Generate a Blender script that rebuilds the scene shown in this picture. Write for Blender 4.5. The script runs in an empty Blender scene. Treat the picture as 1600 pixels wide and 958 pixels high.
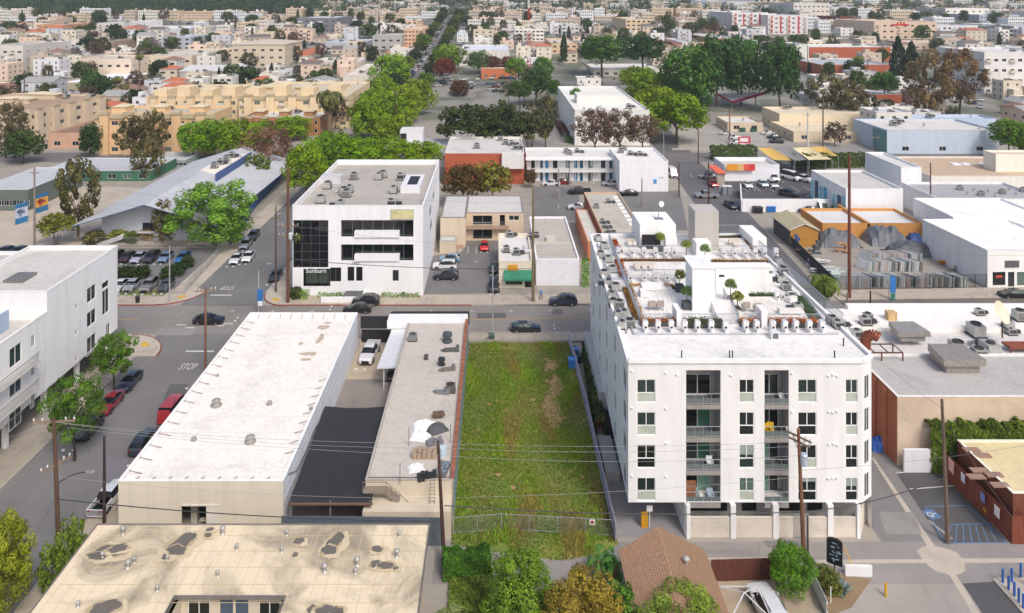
import bpy, math, random
from mathutils import Vector, Matrix
R = math.radians
rnd = random.Random(7)
# ---------------------------------------------------------------- camera, world, sun, exposure
F, H, VX = 1150.0, 50.0, 775.0          # focal length in photo pixels, camera height in metres
sc = bpy.context.scene
col = sc.collection
cam_d = bpy.data.cameras.new('camera')
cam_d.sensor_width = 36.0
cam_d.lens = F / 1600.0 * 36.0
cam_d.shift_x = 25.0 / 1600.0
cam_d.shift_y = -479.0 / 1600.0
cam_d.clip_start = 1.0
cam_d.clip_end = 6000.0
cam = bpy.data.objects.new('camera', cam_d)
cam.location = (0, 0, H)
cam.rotation_euler = (R(90), 0, 0)
col.objects.link(cam)
sc.camera = cam
SUN_EL, SUN_AZ = 50.0, 152.0            # azimuth clockwise from +Y
wd = bpy.data.worlds.new('World')
sc.world = wd
wd.use_nodes = True
wn = wd.node_tree
sky = wn.nodes.new('ShaderNodeTexSky')
sky.sky_type = 'NISHITA'
sky.sun_disc = False
sky.sun_elevation = R(SUN_EL)
sky.sun_rotation = R(SUN_AZ)
sky.dust_density = 4.0
sky.air_density = 0.9
sky.ozone_density = 0.6
wn.links.new(sky.outputs[0], wn.nodes['Background'].inputs[0])
wn.nodes['Background'].inputs[1].default_value = 0.15
sl = bpy.data.lights.new('sun', 'SUN')
sl.energy = 1.45
sl.angle = R(14)
sl.color = (1.0, 0.965, 0.92)
so = bpy.data.objects.new('sun', sl)
so.rotation_euler = (R(90 - SUN_EL), 0, R(180 - SUN_AZ))
so.location = (-40, -60, 150)
col.objects.link(so)
sc.view_settings.view_transform = 'Standard'
sc.view_settings.look = 'None'
sc.view_settings.exposure = 0.30
sc.view_settings.gamma = 1.0
# ---------------------------------------------------------------- terrain and pixel -> ground helpers
TP = [(0, 0), (310, 0), (360, 1.0), (430, 5), (500, 10.5), (575, 17), (650, 23), (740, 30), (830, 37), (920, 45), (1000, 54), (1150, 78), (1300, 100), (1600, 120), (2400, 130)]
def T(y):
 if y <= 310: return 0.0
 for (a, za), (b, zb) in zip(TP, TP[1:]):
  if y <= b: return za + (zb - za) * (y - a) / (b - a)
 return 130.0
def P(px, py, z=0.0):
 d = F * (H - z) / py
 return Vector(((px - VX) * d / F, d, z))
def PT(px, py, h=0.0):
 d = 40.0
 while d < 2300:
  if H - d * py / F <= T(d) + h: break
  d *= 1.004
 return Vector(((px - VX) * d / F, d, T(d) + h))
def topx(x, y, z):
 return VX + x * F / y, (H - z) * F / y
# ---------------------------------------------------------------- materials
MATS = {}
def rgb(h):
 if isinstance(h, str):
  v = [int(h[i:i + 2], 16) / 255 for i in (0, 2, 4)]
  return tuple(c / 12.92 if c <= .04045 else ((c + .055) / 1.055) ** 2.4 for c in v)
 return h
def newmat(name):
 m = bpy.data.materials.new(name); m.use_nodes = True
 return m, m.node_tree, m.node_tree.nodes['Principled BSDF']
def N(nt, t, **kw):
 n = nt.nodes.new(t)
 for k, v in kw.items():
  if k.startswith('i_'): n.inputs[k[2:].replace('_', ' ')].default_value = v
  else: setattr(n, k, v)
 return n
def noise(nt, co, scale, detail=3, rough=.55, dist=0):
 n = N(nt, 'ShaderNodeTexNoise'); n.inputs['Scale'].default_value = scale
 n.inputs['Detail'].default_value = detail; n.inputs['Roughness'].default_value = rough; n.inputs['Distortion'].default_value = dist
 if co: nt.links.new(co, n.inputs['Vector'])
 return n
def ramp(nt, fac, stops):
 r = N(nt, 'ShaderNodeValToRGB'); e = r.color_ramp.elements
 while len(e) < len(stops): e.new(.5)
 for k, (p, c) in enumerate(stops):
  e[k].position = p; e[k].color = (c[0], c[1], c[2], 1) if not isinstance(c, float) else (c, c, c, 1)
 nt.links.new(fac, r.inputs[0]); return r
def mixc(nt, fac, a, b, mode='MIX'):
 m = N(nt, 'ShaderNodeMix', data_type='RGBA', blend_type=mode)
 for i, v in ((0, fac), (6, a), (7, b)):
  if hasattr(v, 'links') or hasattr(v, 'is_output'): nt.links.new(v, m.inputs[i])
  elif i == 0: m.inputs[0].default_value = v
  else: m.inputs[i].default_value = (v[0], v[1], v[2], 1)
 return m.outputs[2]
def wpos(nt, scale=(1, 1, 1)):
 g = N(nt, 'ShaderNodeNewGeometry'); mp = N(nt, 'ShaderNodeMapping'); mp.inputs['Scale'].default_value = scale
 nt.links.new(g.outputs['Position'], mp.inputs['Vector']); return mp.outputs[0]
def mul(c, k): return tuple(min(1, x * k) for x in c)
def M(c, kind='plain', rough=.8):
 """cached procedural material: colour (hex or rgb) + kind"""
 key = (c, kind, rough)
 if key in MATS: return MATS[key]
 b = rgb(c); m, nt, bs = newmat('%s_%s' % (kind, c if isinstance(c, str) else len(MATS)))
 L = nt.links.new
 bs.inputs['Roughness'].default_value = rough
 if kind == 'plain':
  n = noise(nt, wpos(nt), 1.3, 4)
  r = ramp(nt, n.outputs[0], [(.3, mul(b, .88)), (.7, mul(b, 1.08))]); L(r.outputs[0], bs.inputs['Base Color'])
 elif kind == 'wall':      # painted stucco: faint mottling, vertical rain streaks
  n = noise(nt, wpos(nt, (1, 1, .12)), .9, 4); n2 = noise(nt, wpos(nt), 14, 2)
  r = ramp(nt, n.outputs[0], [(.25, mul(b, .88)), (.5, b), (.8, mul(b, 1.04))])
  c2 = mixc(nt, .12, r.outputs[0], mixc(nt, n2.outputs[0], mul(b, .6), mul(b, 1.25)))
  L(c2, bs.inputs['Base Color'])
  bp = N(nt, 'ShaderNodeBump'); bp.inputs['Strength'].default_value = .15; L(n2.outputs[0], bp.inputs['Height']); L(bp.outputs[0], bs.inputs['Normal'])
 elif kind == 'roof':      # rolled or coated flat roof: seams, dust, ponding marks
  p = wpos(nt); n = noise(nt, p, .22, 6, .62, .6); n2 = noise(nt, p, 2.2, 5, .65); n3 = noise(nt, p, .5, 4, .6, 1.2)
  r = ramp(nt, n.outputs[0], [(.28, mul(b, .62)), (.45, mul(b, .92)), (.62, b), (.8, mul(b, 1.06))])
  r2 = ramp(nt, n2.outputs[0], [(.3, mul(b, .72)), (.6, mul(b, 1.06))])
  c2 = mixc(nt, .5, r.outputs[0], r2.outputs[0])
  r3 = ramp(nt, n3.outputs[0], [(.66, 0.0), (.74, .45)])
  c3 = mixc(nt, r3.outputs[0], c2, mul(b, .45))
  w = N(nt, 'ShaderNodeTexWave', wave_type='BANDS', bands_direction='X', wave_profile='SAW'); w.inputs['Scale'].default_value = .157; w.inputs['Distortion'].default_value = .15; L(p, w.inputs['Vector'])
  rs = ramp(nt, w.outputs[0], [(.0, .22), (.035, 0.0)]); c4 = mixc(nt, rs.outputs[0], c3, mul(b, .55))
  L(c4, bs.inputs['Base Color'])
 elif kind == 'stain':     # old beige roll roofing with burnt brown patches
  p = wpos(nt); n = noise(nt, p, .16, 6, .6, 1.0); n2 = noise(nt, p, 3.0, 4)
  r = ramp(nt, n.outputs[0], [(.30, mul(b, .26)), (.38, mul(b, .42)), (.46, mul(b, .74)), (.54, b), (.8, mul(b, 1.08))])
  w = N(nt, 'ShaderNodeTexWave', wave_type='BANDS', bands_direction='X', wave_profile='SAW'); w.inputs['Scale'].default_value = .31; w.inputs['Distortion'].default_value = .3; L(p, w.inputs['Vector'])
  rs = ramp(nt, w.outputs[0], [(.0, .3), (.05, 0.0)])
  c2 = mixc(nt, rs.outputs[0], r.outputs[0], mul(b, 1.2)); c3 = mixc(nt, .2, c2, mixc(nt, n2.outputs[0], mul(b, .5), mul(b, 1.2)))
  L(c3, bs.inputs['Base Color'])
 elif kind == 'asphalt':
  p = wpos(nt); n = noise(nt, p, .12, 5, .6, .5); n2 = noise(nt, p, 9, 3, .7); n3 = noise(nt, wpos(nt, (1, .08, 1)), .9, 3)
  r = ramp(nt, n.outputs[0], [(.3, mul(b, .70)), (.6, mul(b, 1.14))])
  c2 = mixc(nt, .35, r.outputs[0], mixc(nt, n2.outputs[0], mul(b, .5), mul(b, 1.6)))
  c3 = mixc(nt, .25, c2, mixc(nt, n3.outputs[0], mul(b, .6), mul(b, 1.4)))
  v = N(nt, 'ShaderNodeTexVoronoi', feature='DISTANCE_TO_EDGE'); v.inputs['Scale'].default_value = .16; L(p, v.inputs['Vector'])
  rv = ramp(nt, v.outputs[0], [(.0, .35), (.006, 0.0)]); c4 = mixc(nt, rv.outputs[0], c3, mul(b, .45))
  L(c4, bs.inputs['Base Color'])
 elif kind == 'concrete':
  p = wpos(nt); n = noise(nt, p, .3, 6, .62, .8); n2 = noise(nt, p, 5, 4)
  r = ramp(nt, n.outputs[0], [(.28, mul(b, .66)), (.5, mul(b, .95)), (.75, mul(b, 1.1))])
  c2 = mixc(nt, .3, r.outputs[0], mixc(nt, n2.outputs[0], mul(b, .6), mul(b, 1.25))); L(c2, bs.inputs['Base Color'])
 elif kind == 'brick':
  p = wpos(nt)
  sx = N(nt, 'ShaderNodeSeparateXYZ'); L(p, sx.inputs[0]); ad = N(nt, 'ShaderNodeMath', operation='ADD'); L(sx.outputs[0], ad.inputs[0]); L(sx.outputs[1], ad.inputs[1])
  cx = N(nt, 'ShaderNodeCombineXYZ'); L(ad.outputs[0], cx.inputs[0]); L(sx.outputs[2], cx.inputs[1])
  t = N(nt, 'ShaderNodeTexBrick'); L(cx.outputs[0], t.inputs['Vector']); t.inputs['Scale'].default_value = 1.0
  t.inputs['Brick Width'].default_value = .42; t.inputs['Row Height'].default_value = .16; t.inputs['Mortar Size'].default_value = .014
  t.inputs['Color1'].default_value = (*mul(b, .8), 1); t.inputs['Color2'].default_value = (*mul(b, 1.2), 1); t.inputs['Mortar'].default_value = (*mul(b, .62), 1)
  n = noise(nt, p, .5, 4); L(mixc(nt, .35, t.outputs[0], mixc(nt, n.outputs[0], mul(b, .55), mul(b, 1.3))), bs.inputs['Base Color'])
 elif kind == 'leaf':      # tint attribute per clump: light and dark leaves of one plant
  a = N(nt, 'ShaderNodeAttribute', attribute_name='tint'); oi = N(nt, 'ShaderNodeObjectInfo')
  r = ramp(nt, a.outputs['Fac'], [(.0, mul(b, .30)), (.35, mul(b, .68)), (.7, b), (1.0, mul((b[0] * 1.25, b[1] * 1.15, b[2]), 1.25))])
  hs = N(nt, 'ShaderNodeHueSaturation'); mr = N(nt, 'ShaderNodeMapRange'); L(oi.outputs['Random'], mr.inputs[0]); mr.inputs[3].default_value = .485; mr.inputs[4].default_value = .512
  L(mr.outputs[0], hs.inputs['Hue']); L(r.outputs[0], hs.inputs['Color'])
  L(hs.outputs[0], bs.inputs['Base Color'])
  tr = N(nt, 'ShaderNodeBsdfTranslucent'); L(hs.outputs[0], tr.inputs[0]); ms = N(nt, 'ShaderNodeMixShader'); ms.inputs[0].default_value = .3
  L(bs.outputs[0], ms.inputs[1]); L(tr.outputs[0], ms.inputs[2]); L(ms.outputs[0], nt.nodes['Material Output'].inputs[0])
  bs.inputs['Specular IOR Level'].default_value = .2
 elif kind == 'glass':     # window glass seen from outside: room or blind behind it, differing per window
  oi = N(nt, 'ShaderNodeObjectInfo'); r = ramp(nt, oi.outputs['Random'], [(0, mul(b, .45)), (.35, b), (.6, mul(b, 1.5)), (.82, (b[0] * 2.2 + .05, b[1] * 2.2 + .08, b[2] * 2.2 + .06)), (1, (.30, .34, .29))])
  if c == '14171a': r = ramp(nt, oi.outputs['Random'], [(0, b), (1, mul(b, 1.4))])
  r.color_ramp.interpolation = 'CONSTANT'; L(r.outputs[0], bs.inputs['Base Color']); bs.inputs['Roughness'].default_value = .06; bs.inputs['IOR'].default_value = 1.5
 elif kind == 'paint':
  bs.inputs['Base Color'].default_value = (*b, 1); bs.inputs['Coat Weight'].default_value = .8; bs.inputs['Roughness'].default_value = .35; bs.inputs['Metallic'].default_value = .15
 elif kind == 'metal':
  n = noise(nt, wpos(nt), 2.5, 4); r = ramp(nt, n.outputs[0], [(.3, mul(b, .8)), (.7, mul(b, 1.1))]); L(r.outputs[0], bs.inputs['Base Color'])
  bs.inputs['Metallic'].default_value = .4; bs.inputs['Roughness'].default_value = .5
 elif kind == 'wood':
  n = noise(nt, wpos(nt, (6, 6, .5)), 1.5, 4); r = ramp(nt, n.outputs[0], [(.3, mul(b, .65)), (.7, mul(b, 1.2))]); L(r.outputs[0], bs.inputs['Base Color'])
 elif kind == 'grass':
  p = wpos(nt); n = noise(nt, p, .09, 4, .6, .6); n2 = noise(nt, p, .9, 5, .65); n3 = noise(nt, p, 7, 3, .7)
  g = ramp(nt, n.outputs[0], [(.34, mul(b, .85)), (.48, b), (.60, (b[0] * 2.3, b[1] * 1.12, b[2] * 1.4))])
  c2 = mixc(nt, .45, g.outputs[0], ramp(nt, n2.outputs[0], [(.3, mul(b, .45)), (.55, b), (.75, (b[0] * 2.1, b[1] * 1.25, b[2] * 1.5))]).outputs[0])
  c3 = mixc(nt, .35, c2, mixc(nt, n3.outputs[0], mul(b, .3), mul(b, 1.7))); L(c3, bs.inputs['Base Color'])
 elif kind == 'land':      # ground between buildings far away: yards, drives, dry planting
  p = wpos(nt); n = noise(nt, p, .035, 5, .6, .5); n2 = noise(nt, p, .25, 4)
  r = ramp(nt, n.outputs[0], [(.38, (.05, .075, .025)), (.46, (.12, .13, .08)), (.54, (.26, .24, .21)), (.7, (.30, .28, .26))])
  L(mixc(nt, .3, r.outputs[0], mixc(nt, n2.outputs[0], (.08, .08, .06), (.4, .38, .34))), bs.inputs['Base Color'])
 MATS[key] = m
 return m
# ---------------------------------------------------------------- mesh builder
class MB:
 def __init__(s): s.v = []; s.f = []; s.m = []; s.t = []
 def face(s, pts, m=0, t=0.5):
  k = len(s.v); s.v.extend(tuple(p) for p in pts); s.f.append(tuple(range(k, k + len(pts)))); s.m.append(m); s.t.append(t)
 def box(s, x0, x1, y0, y1, z0, z1, m=0, mt=None):
  k = len(s.v); s.v.extend([(x0, y0, z0), (x1, y0, z0), (x1, y1, z0), (x0, y1, z0), (x0, y0, z1), (x1, y0, z1), (x1, y1, z1), (x0, y1, z1)])
  for i, f in enumerate([(0, 1, 5, 4), (1, 2, 6, 5), (2, 3, 7, 6), (3, 0, 4, 7), (4, 5, 6, 7), (3, 2, 1, 0)]):
   s.f.append(tuple(k + j for j in f)); s.m.append(mt if (mt is not None and i == 4) else m); s.t.append(.5)
 def prism(s, poly, z0, z1, m=0, mt=None):
  n = len(poly); k = len(s.v)
  s.v.extend([(p[0], p[1], z0) for p in poly] + [(p[0], p[1], z1) for p in poly])
  for i in range(n): j = (i + 1) % n; s.f.append((k + i, k + j, k + n + j, k + n + i)); s.m.append(m); s.t.append(.5)
  s.f.append(tuple(k + n + i for i in range(n))); s.m.append(m if mt is None else mt); s.t.append(.5)
 def tube(s, a, b, r0, r1=None, n=6, m=0, cap=True):
  a, b = Vector(a), Vector(b); r1 = r0 if r1 is None else r1; d = (b - a)
  if d.length < 1e-6: return
  d.normalize(); u = d.cross(Vector((0, 0, 1)) if abs(d.z) < .9 else Vector((1, 0, 0))).normalized(); w = d.cross(u)
  k = len(s.v)
  for c, r in ((a, r0), (b, r1)):
   for i in range(n):
    an = 2 * math.pi * i / n; s.v.append(tuple(c + u * (r * math.cos(an)) + w * (r * math.sin(an))))
  for i in range(n): j = (i + 1) % n; s.f.append((k + i, k + n + i, k + n + j, k + j)); s.m.append(m); s.t.append(.5)
  if cap:
   s.f.append(tuple(k + n + i for i in range(n))[::-1]); s.m.append(m); s.t.append(.5); s.f.append(tuple(k + i for i in range(n))); s.m.append(m); s.t.append(.5)
 def bar(s, a, b, w, h=None, m=0):    # square bar between two points
  a, b = Vector(a), Vector(b); h = w if h is None else h; d = (b - a).normalized()
  u = d.cross(Vector((0, 0, 1)) if abs(d.z) < .95 else Vector((0, 1, 0))).normalized() * (w / 2); q = d.cross(u).normalized() * (h / 2)
  k = len(s.v)
  for c in (a, b): s.v.extend([tuple(c + u + q), tuple(c - u + q), tuple(c - u - q), tuple(c + u - q)])
  for f in [(0, 1, 5, 4), (1, 2, 6, 5), (2, 3, 7, 6), (3, 0, 4, 7), (3, 2, 1, 0), (4, 5, 6, 7)]: s.f.append(tuple(k + j for j in f)); s.m.append(m); s.t.append(.5)
 def lathe(s, prof, c=(0, 0, 0), n=12, m=0):
  k = len(s.v)
  for r, z in prof:
   for i in range(n): an = 2 * math.pi * i / n; s.v.append((c[0] + r * math.cos(an), c[1] + r * math.sin(an), c[2] + z))
  for j in range(len(prof) - 1):
   for i in range(n): i2 = (i + 1) % n; s.f.append((k + j * n + i, k + j * n + i2, k + (j + 1) * n + i2, k + (j + 1) * n + i)); s.m.append(m); s.t.append(.5)
  s.f.append(tuple(k + (len(prof) - 1) * n + i for i in range(n))); s.m.append(m); s.t.append(.5)
 def mesh(s, name, mats, tint=False, smooth=False):
  me = bpy.data.meshes.new(name); me.from_pydata(s.v, [], s.f); 
  for q in (mats if isinstance(mats, (list, tuple)) else [mats]): me.materials.append(q)
  if any(s.m): me.polygons.foreach_set('material_index', s.m)
  if tint:
   at = me.attributes.new('tint', 'FLOAT', 'FACE'); at.data.foreach_set('value', s.t)
  if smooth: me.polygons.foreach_set('use_smooth', [True] * len(s.f))
  me.update(); return me
 def build(s, name, mats, parent=None, loc=(0, 0, 0), rz=0, **kw):
  return link(name, s.mesh(name, mats, **kw), parent, loc, rz)
def link(name, data, parent=None, loc=(0, 0, 0), rz=0, sc_=None):
 o = bpy.data.objects.new(name, data); col.objects.link(o); o.parent = parent; o.location = loc
 if rz: o.rotation_euler = (0, 0, rz)
 if sc_: o.scale = sc_
 return o
def tag(o, label=None, cat=None, group=None, kind=None):
 if label: o['label'] = label
 if cat: o['category'] = cat
 if group: o['group'] = group
 if kind: o['kind'] = kind
 return o
def thing(name, label, cat, loc=(0, 0, 0), rz=0, group=None):
 return tag(link(name, None, None, loc, rz), label, cat, group)
def copy_tree(o, parent=None, loc=None, rz=None, label=None, sc_=None):
 c = o.copy(); col.objects.link(c); c.parent = parent
 if loc is not None: c.location = loc
 if rz is not None: c.rotation_euler = (0, 0, rz)
 if sc_: c.scale = sc_
 if label: c['label'] = label
 for ch in KIDS.get(o.name, []): KIDS.setdefault(c.name, []).append(copy_tree(ch, c))
 return c
KIDS = {}
def kid(p, o): KIDS.setdefault(p.name, []).append(o); return o
def setmat(o, m, i=0):
 o.material_slots[i].link = 'OBJECT'; o.material_slots[i].material = m
# ---------------------------------------------------------------- windows and facades
FR_W, FR_D = 'e4e4e0', '33363a'
WC = {}
def window_mesh(w, h, style, frame, glass, only=None):
 key = (round(w, 1), round(h, 1), style, frame, glass, only)
 if key in WC: return WC[key]
 b = MB(); t = min(.07, w * .08); D = .0; bx = .07
 def fr(x0, x1, z0, z1): b.box(x0, x1, -.02, bx, z0, z1, 0)
 if only != 'pane':
  fr(0, w, 0, t); fr(0, w, h - t, h); fr(0, t, t, h - t); fr(w - t, w, t, h - t)
  if style == 'slider': fr(w / 2 - t / 2, w / 2 + t / 2, t, h - t)
  if style == 'hero': fr(w / 2 - t / 2, w / 2 + t / 2, h * .42, h - t); fr(t, w - t, h * .40, h * .42 + t / 2)
  if style == 'strip':
   n = max(2, int(w / 1.6))
   for i in range(1, n): fr(w * i / n - t / 2, w * i / n + t / 2, t, h - t)
  if style == 'grid':
   n = max(2, int(w / 1.2)); q = max(2, int(h / 1.2))
   for i in range(1, n): fr(w * i / n - t / 2, w * i / n + t / 2, t, h - t)
   for i in range(1, q): b.box(t, w - t, -.015, bx - .005, h * i / q - t / 2, h * i / q + t / 2, 0)
 if only != 'frame': b.box(t * .5, w - t * .5, .03, .05, t * .5, h - t * .5, 0 if only else 1)
 mats = [M(glass, 'glass')] if only == 'pane' else [M(frame, 'plain', .5)] if only == 'frame' else [M(frame, 'plain', .5), M(glass, 'glass')]
 WC[key] = b.mesh('window', mats); return WC[key]
def facade(b, o, U, Nn, w, h, ops, dep=.14, m=0, z0=0.0):
 """wall rectangle with real openings; o = base left corner, U along, Nn inward"""
 o, U, Nn = Vector(o), Vector(U), Vector(Nn); Z = Vector((0, 0, 1))
 ops = [(max(0.01, a), max(z0 + .01, c), min(w - .01, e), min(h - .01, g)) for a, c, e, g in ops]; ops = [q for q in ops if q[2] - q[0] > .05 and q[3] - q[1] > .05]
 xs = sorted({0.0, w} | {round(q[i], 3) for q in ops for i in (0, 2)}); zs = sorted({z0, h} | {round(q[i], 3) for q in ops for i in (1, 3)})
 pt = lambda u, z, d=0: o + U * u + Z * z + Nn * d
 for i in range(len(xs) - 1):
  run = None
  for j in range(len(zs) - 1):
   cx, cz = (xs[i] + xs[i + 1]) / 2, (zs[j] + zs[j + 1]) / 2
   hole = any(q[0] < cx < q[2] and q[1] < cz < q[3] for q in ops)
   if not hole and run is None: run = zs[j]
   if hole and run is not None: b.face([pt(xs[i], run), pt(xs[i + 1], run), pt(xs[i + 1], zs[j]), pt(xs[i], zs[j])], m); run = None
  if run is not None: b.face([pt(xs[i], run), pt(xs[i + 1], run), pt(xs[i + 1], h), pt(xs[i], h)], m)
 for a, c, e, g in ops:
  b.face([pt(a, c), pt(e, c), pt(e, c, dep), pt(a, c, dep)], m); b.face([pt(a, g), pt(a, g, dep), pt(e, g, dep), pt(e, g)], m)
  b.face([pt(a, c), pt(a, c, dep), pt(a, g, dep), pt(a, g)], m); b.face([pt(e, c), pt(e, g), pt(e, g, dep), pt(e, c, dep)], m)
AC = {}
def ac_mesh(v=0):
 if v in AC: return AC[v]
 b = MB()
 b.box(-.6, .6, -.5, .5, .12, 1.0, 0); b.box(-.7, .7, -.6, .6, 0, .1, 1)
 if v == 0:
  b.lathe([(.42, 0), (.42, .12), (.36, .12), (.36, .03), (0.01, .03)], (0, 0, 1.0), 12, 1)
  for i in range(6): b.box(-.52, .52, -.53, -.5, .22 + i * .12, .27 + i * .12, 1)
 if v == 1:
  b.box(.6, 1.4, -.25, .25, .2, .7, 1); b.box(-.5, .5, -.54, -.5, .3, .85, 1); b.lathe([(.3, 0), (.3, .15), (0.01, .16)], (-.1, 0, 1.0), 10, 1)
  b.tube((1.4, 0, .45), (1.9, .5, .1), .14, .14, 6, 0)
 AC[v] = b.mesh('air_conditioner', [M('b9b9b4', 'metal'), M('4b4c4e', 'metal')]); return AC[v]
def vent_mesh():
 if 'v' not in AC:
  b = MB(); b.lathe([(.28, 0), (.16, .12), (.14, .5), (.3, .52), (.3, .68), (.05, .85)], n=8); AC['v'] = b.mesh('vent', [M('aeaca6', 'metal')])
 return AC['v']
class Bld:
 """building standing at world XY a (front left) to b (front right), depth dp behind, height h"""
 def __init__(s, name, label, a, b, dp, h, wall, roof, cat='building', z=None, group=None):
  a, b = Vector((a[0], a[1])), Vector((b[0], b[1])); s.w = (b - a).length; s.rz = math.atan2(b.y - a.y, b.x - a.x); s.dp = dp; s.h = h
  c = (a + b) / 2; s.z = T(c.y) if z is None else z; s.o = Vector((a.x, a.y, s.z))
  s.root = thing(name, label, cat, (a.x, a.y, s.z), s.rz, group)
  s.wall, s.roofm = wall, roof; s.ops = {'F': [], 'L': [], 'R': [], 'B': []}; s.W = []
  s.inv = Matrix.Translation(s.o) @ Matrix.Rotation(s.rz, 4, 'Z'); s.inv.invert()
 def fp(s, f, x, y):
  """pixel -> (u, z) on face f"""
  o = s.inv @ Vector((0, 0, H)); d = (s.inv.to_3x3() @ Vector((x - VX, F, -y)))
  if f == 'F': t = -o.y / d.y
  elif f == 'R': t = (s.w - o.x) / d.x
  else: t = -o.x / d.x
  p = o + d * t
  return ((p.x if f == 'F' else p.y if f == 'R' else s.dp - p.y), p.z)
 def win(s, f, u0, z0, u1, z1, style='slider', frame=FR_W, glass='20272b', obj=True, near=False, name='window', dep=.14):
  if u1 - u0 < .15 or z1 - z0 < .15: return
  s.ops[f].append((u0, z0, u1, z1)); s.W.append((f, u0, z0, u1, z1, style, frame, glass, obj, near, name, dep))
 def wpx(s, f, x0, y0, x1, y1, **k):
  a = s.fp(f, x0, y1); b = s.fp(f, x1, y0); c = s.fp(f, (x0 + x1) / 2, y1); d = s.fp(f, (x0 + x1) / 2, y0)
  s.win(f, a[0], c[1], b[0], d[1], **k)
 def grid(s, f, n, fl, ww=1.5, wh=1.3, sill=.95, u0=0, u1=None, z0=0, top=None, **k):
  L = s.w if f == 'F' else s.dp; u1 = L if u1 is None else u1; st = ((top or s.h - .6) - z0) / fl
  for j in range(fl):
   for i in range(n):
    c = u0 + (u1 - u0) * (i + .5) / n; hh = min(wh, st * .55); zz = z0 + st * j + min(sill, st * .32)
    s.win(f, c - ww / 2, zz, c + ww / 2, zz + hh, **k)
 def place(s, f, u, z, d=0.0):
  if f == 'F': return (u, d, z), 0
  if f == 'R': return (s.w - d, u, z), R(90)
  if f == 'L': return (d, s.dp - u, z), R(-90)
 def finish(s, par=.45, rt='flat', par_m=None, base=1.5, ridge='x', rh=None, eave=.5, trim=None, roofname='roof'):
  w, dp, h = s.w, s.dp, s.h; b = MB(); hh = h
  fz = -base
  facade(b, (0, 0, 0), (1, 0, 0), (0, 1, 0), w, hh, s.ops['F'], z0=fz); facade(b, (w, 0, 0), (0, 1, 0), (-1, 0, 0), dp, hh, s.ops['R'], z0=fz)
  facade(b, (w, dp, 0), (-1, 0, 0), (0, -1, 0), w, hh, [], z0=fz); facade(b, (0, dp, 0), (0, -1, 0), (1, 0, 0), dp, hh, s.ops['L'], z0=fz)
  if rt == 'flat':
   t = .22
   s.wallo = b.build('wall', s.wall, s.root)
   r = MB(); r.face([(t, t, h - par), (w - t, t, h - par), (w - t, dp - t, h - par), (t, dp - t, h - par)]); s.roof = r.build(roofname, s.roofm, s.root)
   q = MB(); e = .04
   q.box(-e, w + e, -e, t, h, h + .08); q.box(-e, w + e, dp - t, dp + e, h, h + .08); q.box(-e, t, t, dp - t, h, h + .08); q.box(w - t, w + e, t, dp - t, h, h + .08)
   q.face([(t, t, h - par), (t, t, h), (w - t, t, h), (w - t, t, h - par)]); q.face([(t, dp - t, h - par), (w - t, dp - t, h - par), (w - t, dp - t, h), (t, dp - t, h)])
   q.face([(t, t, h - par), (t, dp - t, h - par), (t, dp - t, h), (t, t, h)]); q.face([(w - t, t, h - par), (w - t, t, h), (w - t, dp - t, h), (w - t, dp - t, h - par)])
   q.build('parapet', par_m or s.wall, s.root)
  else:
   e = eave; rh = rh or (min(w, dp) * .18)
   r = MB(); x0, x1, y0, y1 = -e, w + e, -e, dp + e; zt = h - .02
   if rt == 'gable' and ridge == 'y':
    m = w / 2; th = .18
    b.face([(0, 0, hh), (w, 0, hh), (m, 0, hh + rh)]); b.face([(w, dp, hh), (0, dp, hh), (m, dp, hh + rh)])
    k = rh * e / m
    for (xa, za, xb, zb) in ((x0, zt - k, m, zt + rh), (m, zt + rh, x1, zt - k)):
     r.face([(xa, y0, za + th), (xb, y0, zb + th), (xb, y1, zb + th), (xa, y1, za + th)]); r.face([(xa, y0, za), (xa, y1, za), (xb, y1, zb), (xb, y0, zb)])
     r.face([(xa, y0, za), (xb, y0, zb), (xb, y0, zb + th), (xa, y0, za + th)], 1)
     xe, ze = (xa, za) if xa == x0 else (xb, zb); r.face([(xe, y0, ze), (xe, y0, ze + th), (xe, y1, ze + th), (xe, y1, ze)], 1)
   elif rt == 'gable':
    m = dp / 2; b.face([(0, dp, hh), (0, 0, hh), (0, m, hh + rh)]); b.face([(w, 0, hh), (w, dp, hh), (w, m, hh + rh)]); k = rh * e / m; th = .18
    r.face([(x0, y0, zt - k + th), (x1, y0, zt - k + th), (x1, m, zt + rh + th), (x0, m, zt + rh + th)]); r.face([(x0, y1, zt - k + th), (x0, m, zt + rh + th), (x1, m, zt + rh + th), (x1, y1, zt - k + th)])
    r.face([(x0, y0, zt - k), (x1, y0, zt - k), (x1, y0, zt - k + th), (x0, y0, zt - k + th)], 1)
    for xx in (x0, x1): r.face([(xx, y0, zt - k), (xx, m, zt + rh), (xx, m, zt + rh + th), (xx, y0, zt - k + th)], 1)
   else:   # hip
    m = min(w, dp) / 2; th = .15; Z0 = zt; A = [(x0, y0), (x1, y0), (x1, y1), (x0, y1)]
    if w >= dp: p1, p2 = (m, dp / 2), (w - m, dp / 2)
    else: p1, p2 = (w / 2, m), (w / 2, dp - m)
    g = lambda p, z: (p[0], p[1], z)
    if w >= dp: fs = [(A[0], A[1], p2, p1), (A[1], A[2], p2), (A[2], A[3], p1, p2), (A[3], A[0], p1)]
    else: fs = [(A[0], A[1], p1), (A[1], A[2], p2, p1), (A[2], A[3], p2), (A[3], A[0], p1, p2)]
    for f in fs: r.face([g(p, Z0 + th if p in A else Z0 + th + rh) for p in f])
    for i in range(4): a_, b_ = A[i], A[(i + 1) % 4]; r.face([g(a_, Z0), g(b_, Z0), g(b_, Z0 + th), g(a_, Z0 + th)], 1)
    r.face([g(p, Z0) for p in A[::-1]])
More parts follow.
